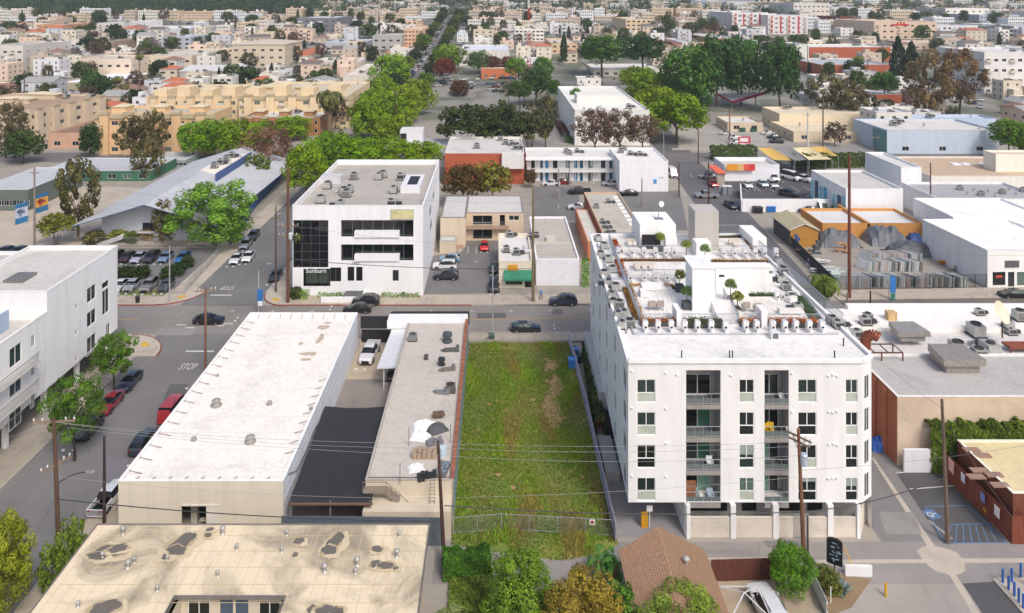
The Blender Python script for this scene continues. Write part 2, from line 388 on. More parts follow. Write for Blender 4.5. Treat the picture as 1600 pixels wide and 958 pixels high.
   s.wallo = b.build('wall', s.wall, s.root); s.roof = r.build(roofname, [s.roofm, trim or M('d8d4cc', 'plain')], s.root)
  st = {}
  for (f, u0, z0, u1, z1, style, frame, glass, obj, near, name, dep) in s.W:
   loc, rz = s.place(f, u0, z0, .09 if dep < .2 else dep - .05); ww, wh = round(u1 - u0, 1), round(z1 - z0, 1)
   if obj and near:
    o = link(name, window_mesh(ww, wh, style, frame, glass, 'frame'), s.root, loc, rz, ((u1 - u0) / max(ww, .1), 1, (z1 - z0) / max(wh, .1)))
    link('pane', window_mesh(ww, wh, style, frame, glass, 'pane'), o)
   elif obj:
    link(name, window_mesh(ww, wh, style, frame, glass), s.root, loc, rz, ((u1 - u0) / max(ww, .1), 1, (z1 - z0) / max(wh, .1)))
   else:
    b2 = st.setdefault((frame, glass), MB()); me = None; t = .06
    U, Nn, o = {'F': ((1, 0, 0), (0, 1, 0), (0, 0, 0)), 'R': ((0, 1, 0), (-1, 0, 0), (s.w, 0, 0)), 'L': ((0, -1, 0), (1, 0, 0), (0, s.dp, 0))}[f]
    U, Nn, o = Vector(U), Vector(Nn), Vector(o); Z = Vector((0, 0, 1))
    def q(a, c, e_, g, d, m): b2.face([o + U * a + Z * c + Nn * d, o + U * e_ + Z * c + Nn * d, o + U * e_ + Z * g + Nn * d, o + U * a + Z * g + Nn * d], m)
    q(u0, z0, u1, z1, .13, 0); q(u0, z0, u1, z0 + t, .1, 1); q(u0, z1 - t, u1, z1, .1, 1); q((u0 + u1) / 2 - t / 2, z0 + t, (u0 + u1) / 2 + t / 2, z1 - t, .1, 1)
  for (fr_, gl), b2 in st.items(): tag(b2.build('windows', [M(gl, 'glass'), M(fr_, 'plain', .5)], s.root), kind='stuff')
  return s
 def ac(s, u, v, k=0, rz=0, sc_=1, z=None): return link('air_conditioner', ac_mesh(k), s.root, (u, v, (s.h - .45 if z is None else z) + .01), rz, (sc_,) * 3)
 def vent(s, u, v, sc_=1, z=None): return link('vent', vent_mesh(), s.root, (u, v, (s.h - .45 if z is None else z) + .01), 0, (sc_,) * 3)
 def acpx(s, x, y, **k):
  z = s.h - .45; d = F * (H - s.z - z) / y; p = s.inv @ Vector(((x - VX) * d / F, d, s.z + z)); return (p.x, p.y)
 def bx(s, name, x0, x1, y0, y1, z0, z1, m, **k): b = MB(); b.box(x0, x1, y0, y1, z0, z1); return b.build(name, m, s.root)
def bpx(name, label, xl, xr, pb, pt, wall, roof, pk=None, dp=None, pbr=None, **k):
 """building from the photo: front face xl..xr, base line pb (right end pbr), top pt, roof back edge pk or depth"""
 a = PT(xl, pb); b = PT(xr, pbr or pb); ppm = F / a.y; h = (pb - pt) / ppm
 if dp is None: dp = F * (H - a.z - h) / pk - a.y
 return Bld(name, label, a, b, max(3, dp), h, wall, roof, **k)
# ---------------------------------------------------------------- plants
BARK = M('5a4a3c', 'wood')
def leafquad(b, c, n, s, t, r, asp=.6):
 n = n.normalized(); u = n.cross(Vector((r.uniform(-1, 1), r.uniform(-1, 1), r.uniform(-1, 1)))).normalized(); w = n.cross(u)
 b.face([c - u * s, c - w * s * asp, c + u * s, c + w * s * asp], 0, t)
def crown_mesh(kind, seed, n):
 """crown in unit box: radius 1 in x,y, height 0..2 (centre 1)"""
 r = random.Random(seed); b = MB()
 def clump(c, rad, k, ls, t0, flat=.75):
  for _ in range(k):
   d = Vector((r.gauss(0, 1), r.gauss(0, 1), r.gauss(0, 1) * flat)).normalized(); q = rad * (r.uniform(.35, 1) ** .4)
   p = c + d * q; nn = d + Vector((r.uniform(-.6, .6), r.uniform(-.6, .6), r.uniform(-.2, .9)))
   leafquad(b, p, nn, ls * r.uniform(.6, 1.25), min(1, max(0, t0 + r.uniform(-.18, .18))), r)
 if kind in ('broad', 'dense', 'sparse', 'brown'):
  nc = {'broad': 46, 'dense': 64, 'sparse': 34, 'brown': 40}[kind]; rad = {'broad': .30, 'dense': .26, 'sparse': .24, 'brown': .24}[kind]
  k = n // nc; ls = {'broad': .088, 'dense': .085, 'sparse': .07, 'brown': .058}[kind] * (2600 / n) ** .5
  lob = [(r.uniform(0, 6.28), r.uniform(.75, 1.1)) for _ in range(5)]
  for i in range(nc):
   th = i * 2.39996 + r.uniform(-.3, .3); v = (i + .5) / nc; z = -0.75 + 1.7 * v; rr = math.sqrt(max(.03, 1 - min(1, abs(z)) ** 2.4))
   sh = 1 + .16 * math.sin(3 * th + lob[0][0]) + .12 * math.sin(2 * th + lob[1][0] + z * 3)
   q = r.uniform(.55, .86) * sh; q *= 1.12; c = Vector((math.cos(th) * rr * q, math.sin(th) * rr * q, 1 + z * .92 + r.uniform(-.06, .06)))
   clump(c, rad * r.uniform(.7, 1.25), k, ls, r.uniform(.2, .8))
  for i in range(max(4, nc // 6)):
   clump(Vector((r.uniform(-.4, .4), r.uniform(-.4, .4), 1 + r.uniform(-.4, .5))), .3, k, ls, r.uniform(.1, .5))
 elif kind == 'cypress':
  nc = 34; k = n // nc; ls = .09 * (2000 / n) ** .5
  for i in range(nc):
   v = i / nc; th = i * 2.4; rr = .62 * (math.sin(math.pi * min(1, v * .8 + .14)) ** .8) * (1 - v) ** .35
   clump(Vector((math.cos(th) * rr, math.sin(th) * rr, .08 + v * 1.85)), .30 * (1 - v * .6), k, ls, r.uniform(.2, .75), 1.0)
 elif kind == 'umbrella':
  nc = 78; k = n // nc; ls = .085 * (2400 / n) ** .5
  for i in range(nc):
   th = i * 2.4 + r.uniform(-.4, .4); q = math.sqrt((i + .5) / nc) * .92; z = r.uniform(.0, .45) + 1.35 * (1 - q * q) ** .5 * r.uniform(.35, 1)
   clump(Vector((math.cos(th) * q, math.sin(th) * q, z)), .22 * r.uniform(.7, 1.2), k, ls, r.uniform(.2, .8), .6)
 elif kind == 'eucalyptus':
  nc = 44; k = n // nc; ls = .075 * (2400 / n) ** .5
  for i in range(nc):
   v = (i + .5) / nc; th = i * 2.4 + r.uniform(-.5, .5); rr = (.35 + .55 * math.sin(math.pi * v)) * r.uniform(.6, 1.15)
   clump(Vector((math.cos(th) * rr, math.sin(th) * rr, .1 + v * 1.75)), .21 * r.uniform(.6, 1.3), k, ls, r.uniform(.1, .85), 1.25)
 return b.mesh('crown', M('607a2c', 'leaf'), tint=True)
CR = {}
def crown(kind, n, v=0):
 key = (kind, n, v % 4)
 if key not in CR: CR[key] = crown_mesh(kind, hash((len(kind), n, v % 4)) & 0xffff, n)
 return CR[key]
def trunk_mesh(kind, v=0):
 key = ('t' + kind, v % 3)
 if key in CR: return CR[key]
 r = random.Random(v * 7 + len(kind)); b = MB()      # unit: trunk 0..1 up to crown base, limbs up to 2
 if kind == 'multi':
  for i in range(4):
   a = i * 1.57 + r.uniform(-.4, .4); p = Vector((math.cos(a) * .06, math.sin(a) * .06, 0))
   for j in range(4):
    q = p + Vector((math.cos(a) * .12, math.sin(a) * .12, .42 + r.uniform(-.05, .05))); b.tube(p, q, .055 - .012 * j, .045 - .012 * j, 6); p = q
 else:
  p = Vector((0, 0, -.15)); rr = .11
  for j in range(3):
   q = Vector((r.uniform(-.05, .05), r.uniform(-.05, .05), .33 * (j + 1))); b.tube(p, q, rr, rr * .86, 7); p = q; rr *= .86
  for i in range(6):
   a = i * 1.05 + r.uniform(-.3, .3); e = p + Vector((math.cos(a) * r.uniform(.3, .5), math.sin(a) * r.uniform(.3, .5), r.uniform(.45, .8))); b.tube(p, e, rr * .62, rr * .35, 5)
   for s_ in range(2): b.tube(e, e + Vector((math.cos(a + s_ - .5) * .3, math.sin(a + s_ - .5) * .3, r.uniform(.2, .45))), rr * .34, rr * .1, 4)
 CR[key] = b.mesh('trunk', BARK); return CR[key]
TREES = []
def tree(label, x, y, z, rad, ht, kind='broad', c='5f7a2a', n=2600, v=0, low=.28, group=None, name='tree', bark=None, ry=1.0, cat='tree'):
 """ht total height, rad crown radius, low = fraction of height bare below crown"""
 t = thing(name, label, cat, (x, y, z), rnd.uniform(0, 6.28), group)
 cb = ht * low; ch = ht - cb
 o = link('crown', crown(kind, n, v), t, (0, 0, cb), 0, (rad, rad * ry, ch / 2)); setmat(o, M(c, 'leaf'))
 tk = link('trunk', trunk_mesh('multi' if kind in ('umbrella',) else 'single', v), t, (0, 0, 0), 0, (max(rad * .55, .5), max(rad * .55, .5), max(cb, ht * .25) * 1.05))
 if bark: setmat(tk, M(bark, 'wood'))
 TREES.append((x, y, rad)); return t
def tpx(label, x, yb, yt, wpx, **k):
 """tree from the photo: base point x,yb; top yt; crown width in pixels"""
 g = PT(x, yb); ppm = F / g.y
 return tree(label, g.x, g.y, g.z, wpx / 2 / ppm, (yb - yt) / ppm, **k)
def palm(label, x, y, z, ht, fr=2.2, n=26, c='5c6e34', lean=(0, 0), skirt=False, group=None, feather=False, thick=.22, v=0):
 t = thing('palm_tree', label, 'palm', (x, y, z), rnd.uniform(0, 6), group)
 key = ('palm', feather, n, v % 2, skirt)
 if key not in CR:
  r = random.Random(v); b = MB()
  for i in range(n):
   a = i * 2.4 + r.uniform(-.2, .2); el = 1.25 - 1.9 * (i / n); u = Vector((math.cos(a), math.sin(a), 0)); sd = Vector((-u.y, u.x, 0)); p = Vector((0, 0, 0)); L = r.uniform(.85, 1.1); tt = r.uniform(.25, .95)
   sg = 5; e0 = el
   for j in range(sg):
    e0 -= .34 * (1 + j * .25); q = p + (u * math.cos(e0) + Vector((0, 0, 1)) * math.sin(e0)) * (L / sg)
    wd0, wd1 = (.16 * math.sin(math.pi * (j + .4) / (sg + .6)), .16 * math.sin(math.pi * min(sg, j + 1.4) / (sg + .6))) if feather else (.05 + .07 * j, .05 + .07 * (j + 1) if j < sg - 1 else .05)
    dr = Vector((0, 0, -.05 if feather else -.03))
    for s_ in (-1, 1):
     for m_ in range(2):
      f0, f1 = m_ / 2, (m_ + .8) / 2
      a0, a1 = p.lerp(q, f0), p.lerp(q, f1); b.face([a0, a1, a1 + (sd * s_ * wd1 + dr + (q - p) * .5), a0 + (sd * s_ * wd0 + dr + (q - p) * .5)], 0, min(1, tt + .1 * s_ * .5))
    b.tube(p, q, .012, .01, 3, 0, False); p = q
  if skirt:
   for i in range(60):
    a = r.uniform(0, 6.28); z0 = -r.uniform(0, .5); b.face([(math.cos(a) * .1, math.sin(a) * .1, z0), (math.cos(a + .3) * .12, math.sin(a + .3) * .12, z0), (math.cos(a + .3) * .28, math.sin(a + .3) * .28, z0 - .45), (math.cos(a) * .26, math.sin(a) * .26, z0 - .5)], 1, r.uniform(.2, .7))
  CR[key] = b.mesh('fronds', [M('5c6e34', 'leaf'), M('a58a62', 'leaf')], tint=True)
 o = link('fronds', CR[key], t, (lean[0], lean[1], ht), 0, (fr, fr, fr)); setmat(o, M(c, 'leaf'))
 b = MB(); p = Vector((0, 0, -.2))
 for j in range(8):
  f = (j + 1) / 8; q = Vector((lean[0] * f ** 1.6, lean[1] * f ** 1.6, ht * f)); b.tube(p, q, thick * (1.35 - .4 * f), thick * (1.30 - .42 * f), 8); p = q
 b.build('trunk', M('7d6a54', 'wood'), t); return t
def hedge(name, label, a, b_, w, h, c='4d6b25', n=None, z=0.0, cat='hedge', group=None, ls=.13, kind=None):
 """leafy box from a to b"""
 a, b_ = Vector((a[0], a[1], 0)), Vector((b_[0], b_[1], 0)); L = (b_ - a).length; u = (b_ - a).normalized(); s_ = Vector((-u.y, u.x, 0)); r = random.Random(int(L * 100)); m = MB()
 n = n or int((L * (2 * h + w) + w * h * 2) * 26 / (ls / .13) ** 2)
 for i in range(n):
  q = r.random() * (2 * h + w); d = r.uniform(0, L); am = .4 if h > 3 else 1; hh = h * (1 + am * (.12 * math.sin(d * 2.1) + .08 * math.sin(d * 5.3 + 1))); cl = .5 + .35 * math.sin(d * 1.7 + q * 2) * math.cos(q * 1.3 + d * .6)
  if q < h: p = a + u * d + s_ * (-w / 2 + r.gauss(0, .07)) + Vector((0, 0, q / h * hh)); nn = -s_
  elif q < h + w: p = a + u * d + s_ * (q - h - w / 2) + Vector((0, 0, hh + r.gauss(0, .07))); nn = Vector((0, 0, 1))
  else: p = a + u * d + s_ * (w / 2 + r.gauss(0, .07)) + Vector((0, 0, (q - h - w) / h * hh)); nn = s_
  leafquad(m, p - a, nn + Vector((r.uniform(-.7, .7), r.uniform(-.7, .7), r.uniform(-.3, .7))), ls * r.uniform(.6, 1.3), min(1, max(0, cl + r.uniform(-.25, .25))), r)
 o = m.build(name, M(c, 'leaf'), None, (a.x, a.y, z), tint=True); return tag(o, label, cat, group, kind)
def shrub(label, x, y, z, rad, ht, c='4d6b25', kind='dense', n=900, v=0, name='shrub', cat='shrub', group=None):
 o = link(name, crown(kind, n, v), None, (x, y, z - .1), rnd.uniform(0, 6), (rad, rad, ht / 2)); setmat(o, M(c, 'leaf')); return tag(o, label, cat, group)
# ---------------------------------------------------------------- vehicles
def car_profile(kind):
 # stations along x (front at +x): (x, z_low, belt, halfwidth, roofz, roofhalf, glass?)
 if kind == 'sedan':
  return 4.7, [(2.35, .32, .58, .72, .58, .60), (2.2, .2, .74, .86, .76, .70), (1.5, .2, .86, .9, .90, .72), (.95, .2, .92, .91, .96, .74), (.25, .2, .95, .91, 1.38, .60), (-.3, .2, .96, .91, 1.45, .60), (-1.0, .2, .97, .91, 1.40, .58), (-1.75, .2, 1.0, .90, 1.06, .68), (-2.15, .22, .98, .86, 1.02, .70), (-2.32, .35, .85, .76, .87, .62)], (3, 7)
 if kind == 'suv':
  return 4.7, [(2.32, .38, .70, .76, .70, .62), (2.18, .26, .92, .88, .94, .72), (1.5, .26, 1.02, .93, 1.06, .76), (1.05, .26, 1.06, .94, 1.1, .78), (.45, .26, 1.08, .94, 1.62, .66), (-.3, .26, 1.09, .94, 1.70, .67), (-1.3, .26, 1.10, .94, 1.66, .66), (-1.95, .26, 1.12, .92, 1.52, .64), (-2.25, .28, 1.06, .88, 1.1, .76), (-2.35, .4, .85, .80, .87, .7)], (3, 8)
 if kind == 'pickup':
  return 5.6, [(2.75, .42, .80, .80, .80, .68), (2.6, .3, 1.02, .92, 1.04, .76), (1.8, .3, 1.12, .97, 1.16, .8), (1.35, .3, 1.14, .98, 1.18, .8), (.8, .3, 1.16, .98, 1.72, .68), (.1, .3, 1.17, .98, 1.80, .69), (-.65, .3, 1.17, .98, 1.76, .68), (-.85, .3, 1.17, .98, 1.19, .80), (-2.7, .3, 1.17, .96, 1.18, .8), (-2.8, .4, 1.1, .92, 1.1, .8)], (3, 7)
 if kind == 'van':
  return 5.6, [(2.75, .38, .85, .82, .86, .7), (2.6, .28, 1.05, .92, 1.08, .78), (2.1, .28, 1.15, .96, 1.2, .82), (1.9, .28, 1.2, .97, 1.26, .84), (1.3, .28, 1.25, .98, 2.25, .82), (.3, .28, 1.25, .98, 2.4, .84), (-1.2, .28, 1.25, .98, 2.4, .84), (-2.4, .28, 1.25, .98, 2.36, .84), (-2.7, .3, 1.2, .96, 2.2, .8), (-2.8, .4, 1.0, .92, 1.05, .8)], (3, 8)
 if kind == 'hatch':
  return 4.1, [(2.05, .34, .62, .72, .62, .60), (1.9, .2, .82, .84, .84, .68), (1.35, .2, .92, .87, .98, .72), (.95, .2, .96, .88, 1.04, .74), (.4, .2, .98, .88, 1.46, .60), (-.2, .2, .99, .88, 1.52, .61), (-1.0, .2, 1.0, .88, 1.48, .60), (-1.6, .2, 1.02, .87, 1.34, .58), (-1.95, .22, .98, .82, 1.0, .70), (-2.05, .35, .8, .76, .82, .66)], (3, 8)
CARM = {}
def car_meshes(kind):
 if kind in CARM: return CARM[kind]
 L, st, (g0, g1) = car_profile(kind); body, gl = MB(), MB(); bed = kind == 'pickup'
 rings = []
 for (x, zl, zb, hw, zr, rh) in st: rings.append([(x, -hw * .93, zl), (x, -hw, zl + (zb - zl) * .45), (x, -hw * .97, zb), (x, -rh, zr), (x, -rh * .5, zr + .03), (x, rh * .5, zr + .03), (x, rh, zr), (x, hw * .97, zb), (x, hw, zl + (zb - zl) * .45), (x, hw * .93, zl)])
 for i in range(len(st) - 1):
  A, B = rings[i], rings[i + 1]
  for j in range(9):
   cab = g0 <= i < g1; side = j in (2, 6); ends = cab and (i == g0 or i == g1 - 1); top = j in (3, 4, 5)
   isg = (cab and side) or (ends and top)
   q = [A[j], B[j], B[j + 1], A[j + 1]]
   if bed and i >= 7 and top: continue
   body.face(q, 1 if isg else 0)
   if isg:   # glass panel slightly proud, inset from pillars
    c = sum((Vector(p) for p in q), Vector()) / 4; n = (Vector(q[1]) - Vector(q[0])).cross(Vector(q[3]) - Vector(q[0])); 
    if n.length < 1e-6: continue
    n.normalize(); n = n if n.dot(c - Vector((c.x, 0, .6))) > 0 or top else -n
    if top and n.z < 0: n = -n
    kx = .90 if side else .97; gl.face([c + (Vector(p) - c) * kx + n * .012 for p in q])
  body.face([A[9], B[9], B[0], A[0]], 1)
 body.face(rings[0]); body.face(rings[-1][::-1])
 if bed:
  body.face([(-.9, -.85, .62), (-2.72, -.85, .62), (-2.72, .85, .62), (-.9, .85, .62)], 1)
  for s_ in (-1, 1): body.box(-2.75, -.85, min(s_ * .84, s_ * .95), max(s_ * .84, s_ * .95), .6, 1.19)
  body.box(-2.8, -2.7, -.9, .9, .5, 1.17)
 # wheel arches (dark), bumper, grille
 wx = (L * .31, -L * .30); hw = st[4][3]; wr = .36 if kind in ('suv', 'pickup', 'van') else .32
 wb, rm = MB(), MB()
 k = 14
 for (y0, y1) in ((-.11, .11),):
  ring = [(math.cos(2 * math.pi * i / k) * wr, math.sin(2 * math.pi * i / k) * wr) for i in range(k)]
  for i in range(k):
   a, c = ring[i], ring[(i + 1) % k]; wb.face([(a[0], y0, a[1]), (c[0], y0, c[1]), (c[0], y1, c[1]), (a[0], y1, a[1])])
   for s_ in (y0, y1):
    wb.face([(a[0], s_, a[1]), (c[0], s_, c[1]), (c[0] * .62, s_, c[1] * .62), (a[0] * .62, s_, a[1] * .62)]); rm.face([(a[0] * .62, s_ * .95, a[1] * .62), (c[0] * .62, s_ * .95, c[1] * .62), (0, s_ * .8, 0)])
 for x in wx:
  for s_ in (-1, 1):
   pts = [(x + math.cos(math.pi * i / 8) * (wr + .07), s_ * (hw + .012), wr + math.sin(math.pi * i / 8) * (wr + .07)) for i in range(9)]; body.face(pts, 1)
 hx = st[1][0] + .04; hz = st[1][2] - .12
 lt, tl = MB(), MB()
 lt.box(hx - .12, hx + .07, -.16, .16, -.06, .06); tl.box(-.05, .05, -.14, .14, -.08, .08)
 body.box(st[0][0] - .02, st[0][0] + .03, -.5, .5, st[0][1] + .02, st[0][2] - .05, 1)
 for s_ in (-1, 1): body.box(.62, .80, min(s_ * (hw - .04), s_ * (hw + .16)), max(s_ * (hw - .04), s_ * (hw + .16)), st[4][2] - .02, st[4][2] + .14, 0)
 if kind in ('suv', 'van'):
  for s_ in (-1, 1): body.bar((.2, s_ * .6, st[4][4] + .1), (-1.5, s_ * .6, st[6][4] + .06), .04, .04, 1)
 CARM[kind] = dict(body=body.mesh('body', [M('777777', 'paint'), M('0c0d0f', 'plain', .4)]), glass=gl.mesh('windows', M('0a0d10', 'glass', .8)), wheel=wb.mesh('wheel', M('131313', 'plain')), rim=rm.mesh('rim', M('9a9c9f', 'metal')),
  head=lt.mesh('headlight', M('dfe3e6', 'plain', .2)), tail=tl.mesh('taillight', M('8a1010', 'plain', .3)), wx=wx, wr=wr, hw=hw, hp=(hx, hz), tp=(st[-2][0] - .06, st[-2][2] - .16))
 # one-piece version for cars too small to show parts
 one = MB()
 def addm(mb, off=(0, 0, 0), m=None, sl=None):
  k = len(one.v); one.v.extend((p[0] + off[0], p[1] + off[1], p[2] + off[2]) for p in mb.v); one.f.extend(tuple(k + j for j in f) for f in mb.f); one.m.extend([(m if m is not None else q) for q in mb.m]); one.t.extend(mb.t)
 addm(body); addm(gl, m=2)
 for x in wx:
  for s_ in (-1, 1): addm(wb, (x, s_ * (hw - .09), wr), 1)
 for s_ in (-1, 1): addm(lt, (hx, s_ * .6, hz), 3); addm(tl, (st[-2][0] - .06, s_ * .68, st[-2][2] - .16), 4)
 CARM[kind]['one'] = one.mesh('car', [M('777777', 'paint'), M('0c0d0f', 'plain', .4), M('0a0d10', 'glass', .8), M('dfe3e6', 'plain', .2), M('8a1010', 'plain', .3)])
 return CARM[kind]
CARS = []
NAMEK = {'sedan': 'sedan', 'suv': 'suv', 'pickup': 'pickup_truck', 'van': 'van', 'hatch': 'hatchback'}
def car(label, x, y, ang, kind='sedan', c='202225', z=0.02, parts=True, group=None, cat=None, sc_=1.0):
 """ang: heading in degrees, 0 = nose to +X (right), -90 = nose towards the camera"""
 m = car_meshes(kind); nm = 'parked_car' if kind in ('sedan', 'suv', 'hatch') else NAMEK[kind]; cat = cat or ('car' if kind in ('sedan', 'suv', 'hatch') else 'pickup truck' if kind == 'pickup' else 'van')
 z = T(y) + z
 if not parts:
  o = link(nm, m['one'], None, (x, y, z), R(ang), (sc_,) * 3); setmat(o, M(c, 'paint')); CARS.append(o); return tag(o, label, cat, group)
 t = thing(nm, label, cat, (x, y, z), R(ang), group)
 if sc_ != 1: t.scale = (sc_,) * 3
 b = link('body', m['body'], t); setmat(b, M(c, 'paint')); link('windows', m['glass'], t)
 for wx in m['wx']:
  for s_ in (-1, 1):
   w = link('wheel', m['wheel'], t, (wx, s_ * (m['hw'] - .09), m['wr'])); link('rim', m['rim'], w)
 for s_ in (-1, 1): link('headlight', m['head'], t, (m['hp'][0], s_ * .6, m['hp'][1])); link('taillight', m['tail'], t, (m['tp'][0], s_ * .68, m['tp'][1]))
 CARS.append(t); return t
def cpx(label, x, y, ang, kind='sedan', c='202225', **k):
 g = PT(x, y); return car(label, g.x, g.y, ang, kind, c, **k)
# ---------------------------------------------------------------- poles, wires, fences
WOODP = '5d4636'
def pole(label, x, y, h, r=.17, c=WOODP, arms=(), lean=(0, 0), transformer=None, lamp=None, group=None, name='utility_pole', cat='utility pole', z=None, guard=False):
 z = T(y) if z is None else z; t = thing(name, label, cat, (x, y, z), 0, group); b = MB(); k = 4
 for i in range(k):
  f0, f1 = i / k, (i + 1) / k; b.tube((lean[0] * f0, lean[1] * f0, h * f0 - (.4 if i == 0 else 0)), (lean[0] * f1, lean[1] * f1, h * f1), r * (1.15 - .4 * f0), r * (1.15 - .4 * f1), 9)
 b.build('pole', M(c, 'wood'), t)
 for (az, L, ang) in arms:    # height, length, heading degrees
  f = az / h; cx, cy = lean[0] * f, lean[1] * f; dx, dy = math.cos(R(ang)) * L / 2, math.sin(R(ang)) * L / 2
  a = MB(); a.bar((-dx, -dy, 0), (dx, dy, 0), .12, .14); a.bar((-dx * .5, -dy * .5, -.02), (0, 0, -.75), .05); a.bar((dx * .5, dy * .5, -.02), (0, 0, -.75), .05)
  ao = a.build('crossarm', M('8a7560', 'wood'), t, (cx, cy, az))
  q = MB()
  for s_ in (-.95, -.55, .55, .95): q.lathe([(.03, 0), (.03, .1), (.08, .12), (.05, .2), (.08, .22), (.03, .3)], (dx * s_, dy * s_, .07), 6)
  q.build('insulators', M('cfd2d4', 'plain', .3), ao)
 if transformer:
  a = MB(); a.lathe([(.28, 0), (.32, .05), (.32, .95), (.25, 1.05), (.05, 1.1)], (.45, -.15, 0), 12); a.bar((0, 0, .2), (.3, -.1, .2), .08); a.bar((0, 0, .8), (.3, -.1, .8), .08)
  a.build('transformer', M(transformer[1] if len(transformer) > 1 else 'b9c4ce', 'metal'), t, (lean[0], lean[1], transformer[0]))
 if lamp:     # height, reach, heading
  a = MB(); lz, L, ang = lamp; u = Vector((math.cos(R(ang)), math.sin(R(ang)), 0)); p = Vector((0, 0, 0))
  for i in range(1, 7):
   f = i / 6; q = u * (L * f) + Vector((0, 0, .9 * math.sin(f * 1.7))); a.tube(p, q, .05, .045, 6); p = q
  ao = a.build('lamp_arm', M('5a5d60' if c != WOODP else '3a3a3c', 'metal'), t, (lean[0] * lz / h, lean[1] * lz / h, lz)); hd = MB(); hd.bar(p - u * .1, p + u * .6, .26, .14); hd.build('lamp_head', M('a4a6a4', 'metal'), ao)
 if guard:
  a = MB(); a.tube((.0, -.2, 0), (.0, -.2, 3), .05, .05, 6); a.build('conduit', M('777a7c', 'metal'), t)
 return t
NW = [0]
def wire(label, a, b, sag=.6, r=.018, c='26272a', n=10, group=None):
 a, b = Vector(a), Vector(b); m = MB(); p = Vector((0, 0, 0)); d = b - a
 for i in range(1, n + 1):
  f = i / n; q = d * f - Vector((0, 0, sag * 4 * f * (1 - f))); m.tube(p, q, r, r, 4, 0, False); p = q
 return tag(m.build('power_line', M(c, 'plain', .6), None, tuple(a)), label, 'power line', group)
def fence(label, pts, h, style='rail', c='2a2b2d', z=0.0, sp=2.4, name='fence', group=None, cat='fence', zs=None, mesh_c='8d9092', pw=.06):
 """polyline fence. styles: bars (iron pickets), link (chain link), panel, board"""
 a0 = Vector((*pts[0], 0)); t = thing(name, label, cat, (a0.x, a0.y, z), 0, group); mt = M(c, 'metal' if style in ('bars', 'link', 'panel') else 'wood'); bars, rails, netm = MB(), MB(), MB()
 for q0, q1 in zip(pts, pts[1:]):
  p0, p1 = Vector((*q0, 0)) - a0, Vector((*q1, 0)) - a0; L = (p1 - p0).length; u = (p1 - p0).normalized(); s_ = Vector((-u.y, u.x, 0)); n = max(1, round(L / sp)); ang = math.atan2(u.y, u.x)
  if style in ('bars', 'link'):
   for i in range(n + 1):
    b = MB(); b.box(-pw / 2, pw / 2, -pw / 2, pw / 2, -.05, h); pm = CR.setdefault(('post', pw, h, c), b.mesh('post', mt)); link('post', pm, t, p0 + u * (L * i / n), ang)
   for zz in (h - .06, .12): rails.bar(p0 + Vector((0, 0, zz)), p1 + Vector((0, 0, zz)), .04)
   if style == 'bars':
    k = int(L / .14)
    for i in range(k + 1): p = p0 + u * (L * i / k); bars.bar(p + Vector((0, 0, .05)), p + Vector((0, 0, h)), .022)
   else:
    k = int(L / .32)
    for i in range(k + 1):
     for sg in (-1, 1):
      x0 = L * i / k; x1 = x0 + sg * h
      z1 = h
      if x1 < 0: z1 = x0; x1 = 0
      if x1 > L: z1 = L - x0; x1 = L
      if z1 > .1: netm.bar(p0 + u * x0 + Vector((0, 0, .1)), p0 + u * x1 + Vector((0, 0, .1 + z1 * .93)), .014)
  else:
   k = max(1, round(L / (sp if style == 'panel' else .3))); wd = L / k
   key = (style, round(wd, 2), h, c)
   if key not in CR:
    b = MB()
    if style == 'panel':
     m_ = max(3, int(wd / .2))
     for i in range(m_): b.box(wd * i / m_, wd * (i + .55) / m_, -.03, .02, .03, h); b.box(wd * (i + .55) / m_, wd * (i + 1) / m_, .0, .03, .03, h)
    else: b.box(.008, wd - .008, -.015, .015, .04, h)
    CR[key] = b.mesh(style, mt)
   for i in range(k):
    o = link('panel' if style == 'panel' else 'board', CR[key], t, p0 + u * (wd * i) + s_ * (rnd.uniform(-.01, .01)), ang)
   rails.bar(p0 + Vector((0, 0, h * .8)) + s_ * .06, p1 + Vector((0, 0, h * .8)) + s_ * .06, .07); rails.bar(p0 + Vector((0, 0, h * .25)) + s_ * .06, p1 + Vector((0, 0, h * .25)) + s_ * .06, .07)
 if rails.f: rails.build('rails', mt, t)
 if bars.f: tag(bars.build('pickets', mt, t), kind='stuff')
 if netm.f: tag(netm.build('wire_mesh', M(mesh_c, 'metal'), t), kind='stuff')
 return t
def wallseg(name, label, pts, h, th, m, z=0.0, cat='wall', group=None, cap=None):
 a0 = Vector((*pts[0], 0)); b = MB()
 for q0, q1 in zip(pts, pts[1:]):
  p0, p1 = Vector((*q0, 0)) - a0, Vector((*q1, 0)) - a0; b.bar(p0 + Vector((0, 0, h / 2 - .15)), p1 + Vector((0, 0, h / 2 - .15)), th, h + .3)
 return tag(b.build(name, m, None, (a0.x, a0.y, z)), label, cat, group)
def xy(px, py, z=0.0): p = P(px, py, z); return (p.x, p.y)
def text(s, size, m, parent, loc, rot, name='lettering', ext=.01, sx=1.0, font_align='CENTER', shear=0):
 cu = bpy.data.curves.new(name, 'FONT'); cu.body = s; cu.size = size; cu.extrude = ext; cu.align_x = font_align; cu.align_y = 'CENTER'; cu.shear = shear; cu.resolution_u = 3
 o = bpy.data.objects.new(name, cu); dg = None; col.objects.link(o)
 bpy.context.view_layer.update(); me = bpy.data.meshes.new_from_object(o.evaluated_get(bpy.context.evaluated_depsgraph_get())); bpy.data.objects.remove(o)
 me.materials.clear(); me.materials.append(m); me.name = name
 q = bpy.data.objects.new(name, me); col.objects.link(q); q.parent = parent; q.location = loc; q.rotation_euler = rot; q.scale = (sx, 1, 1); return q
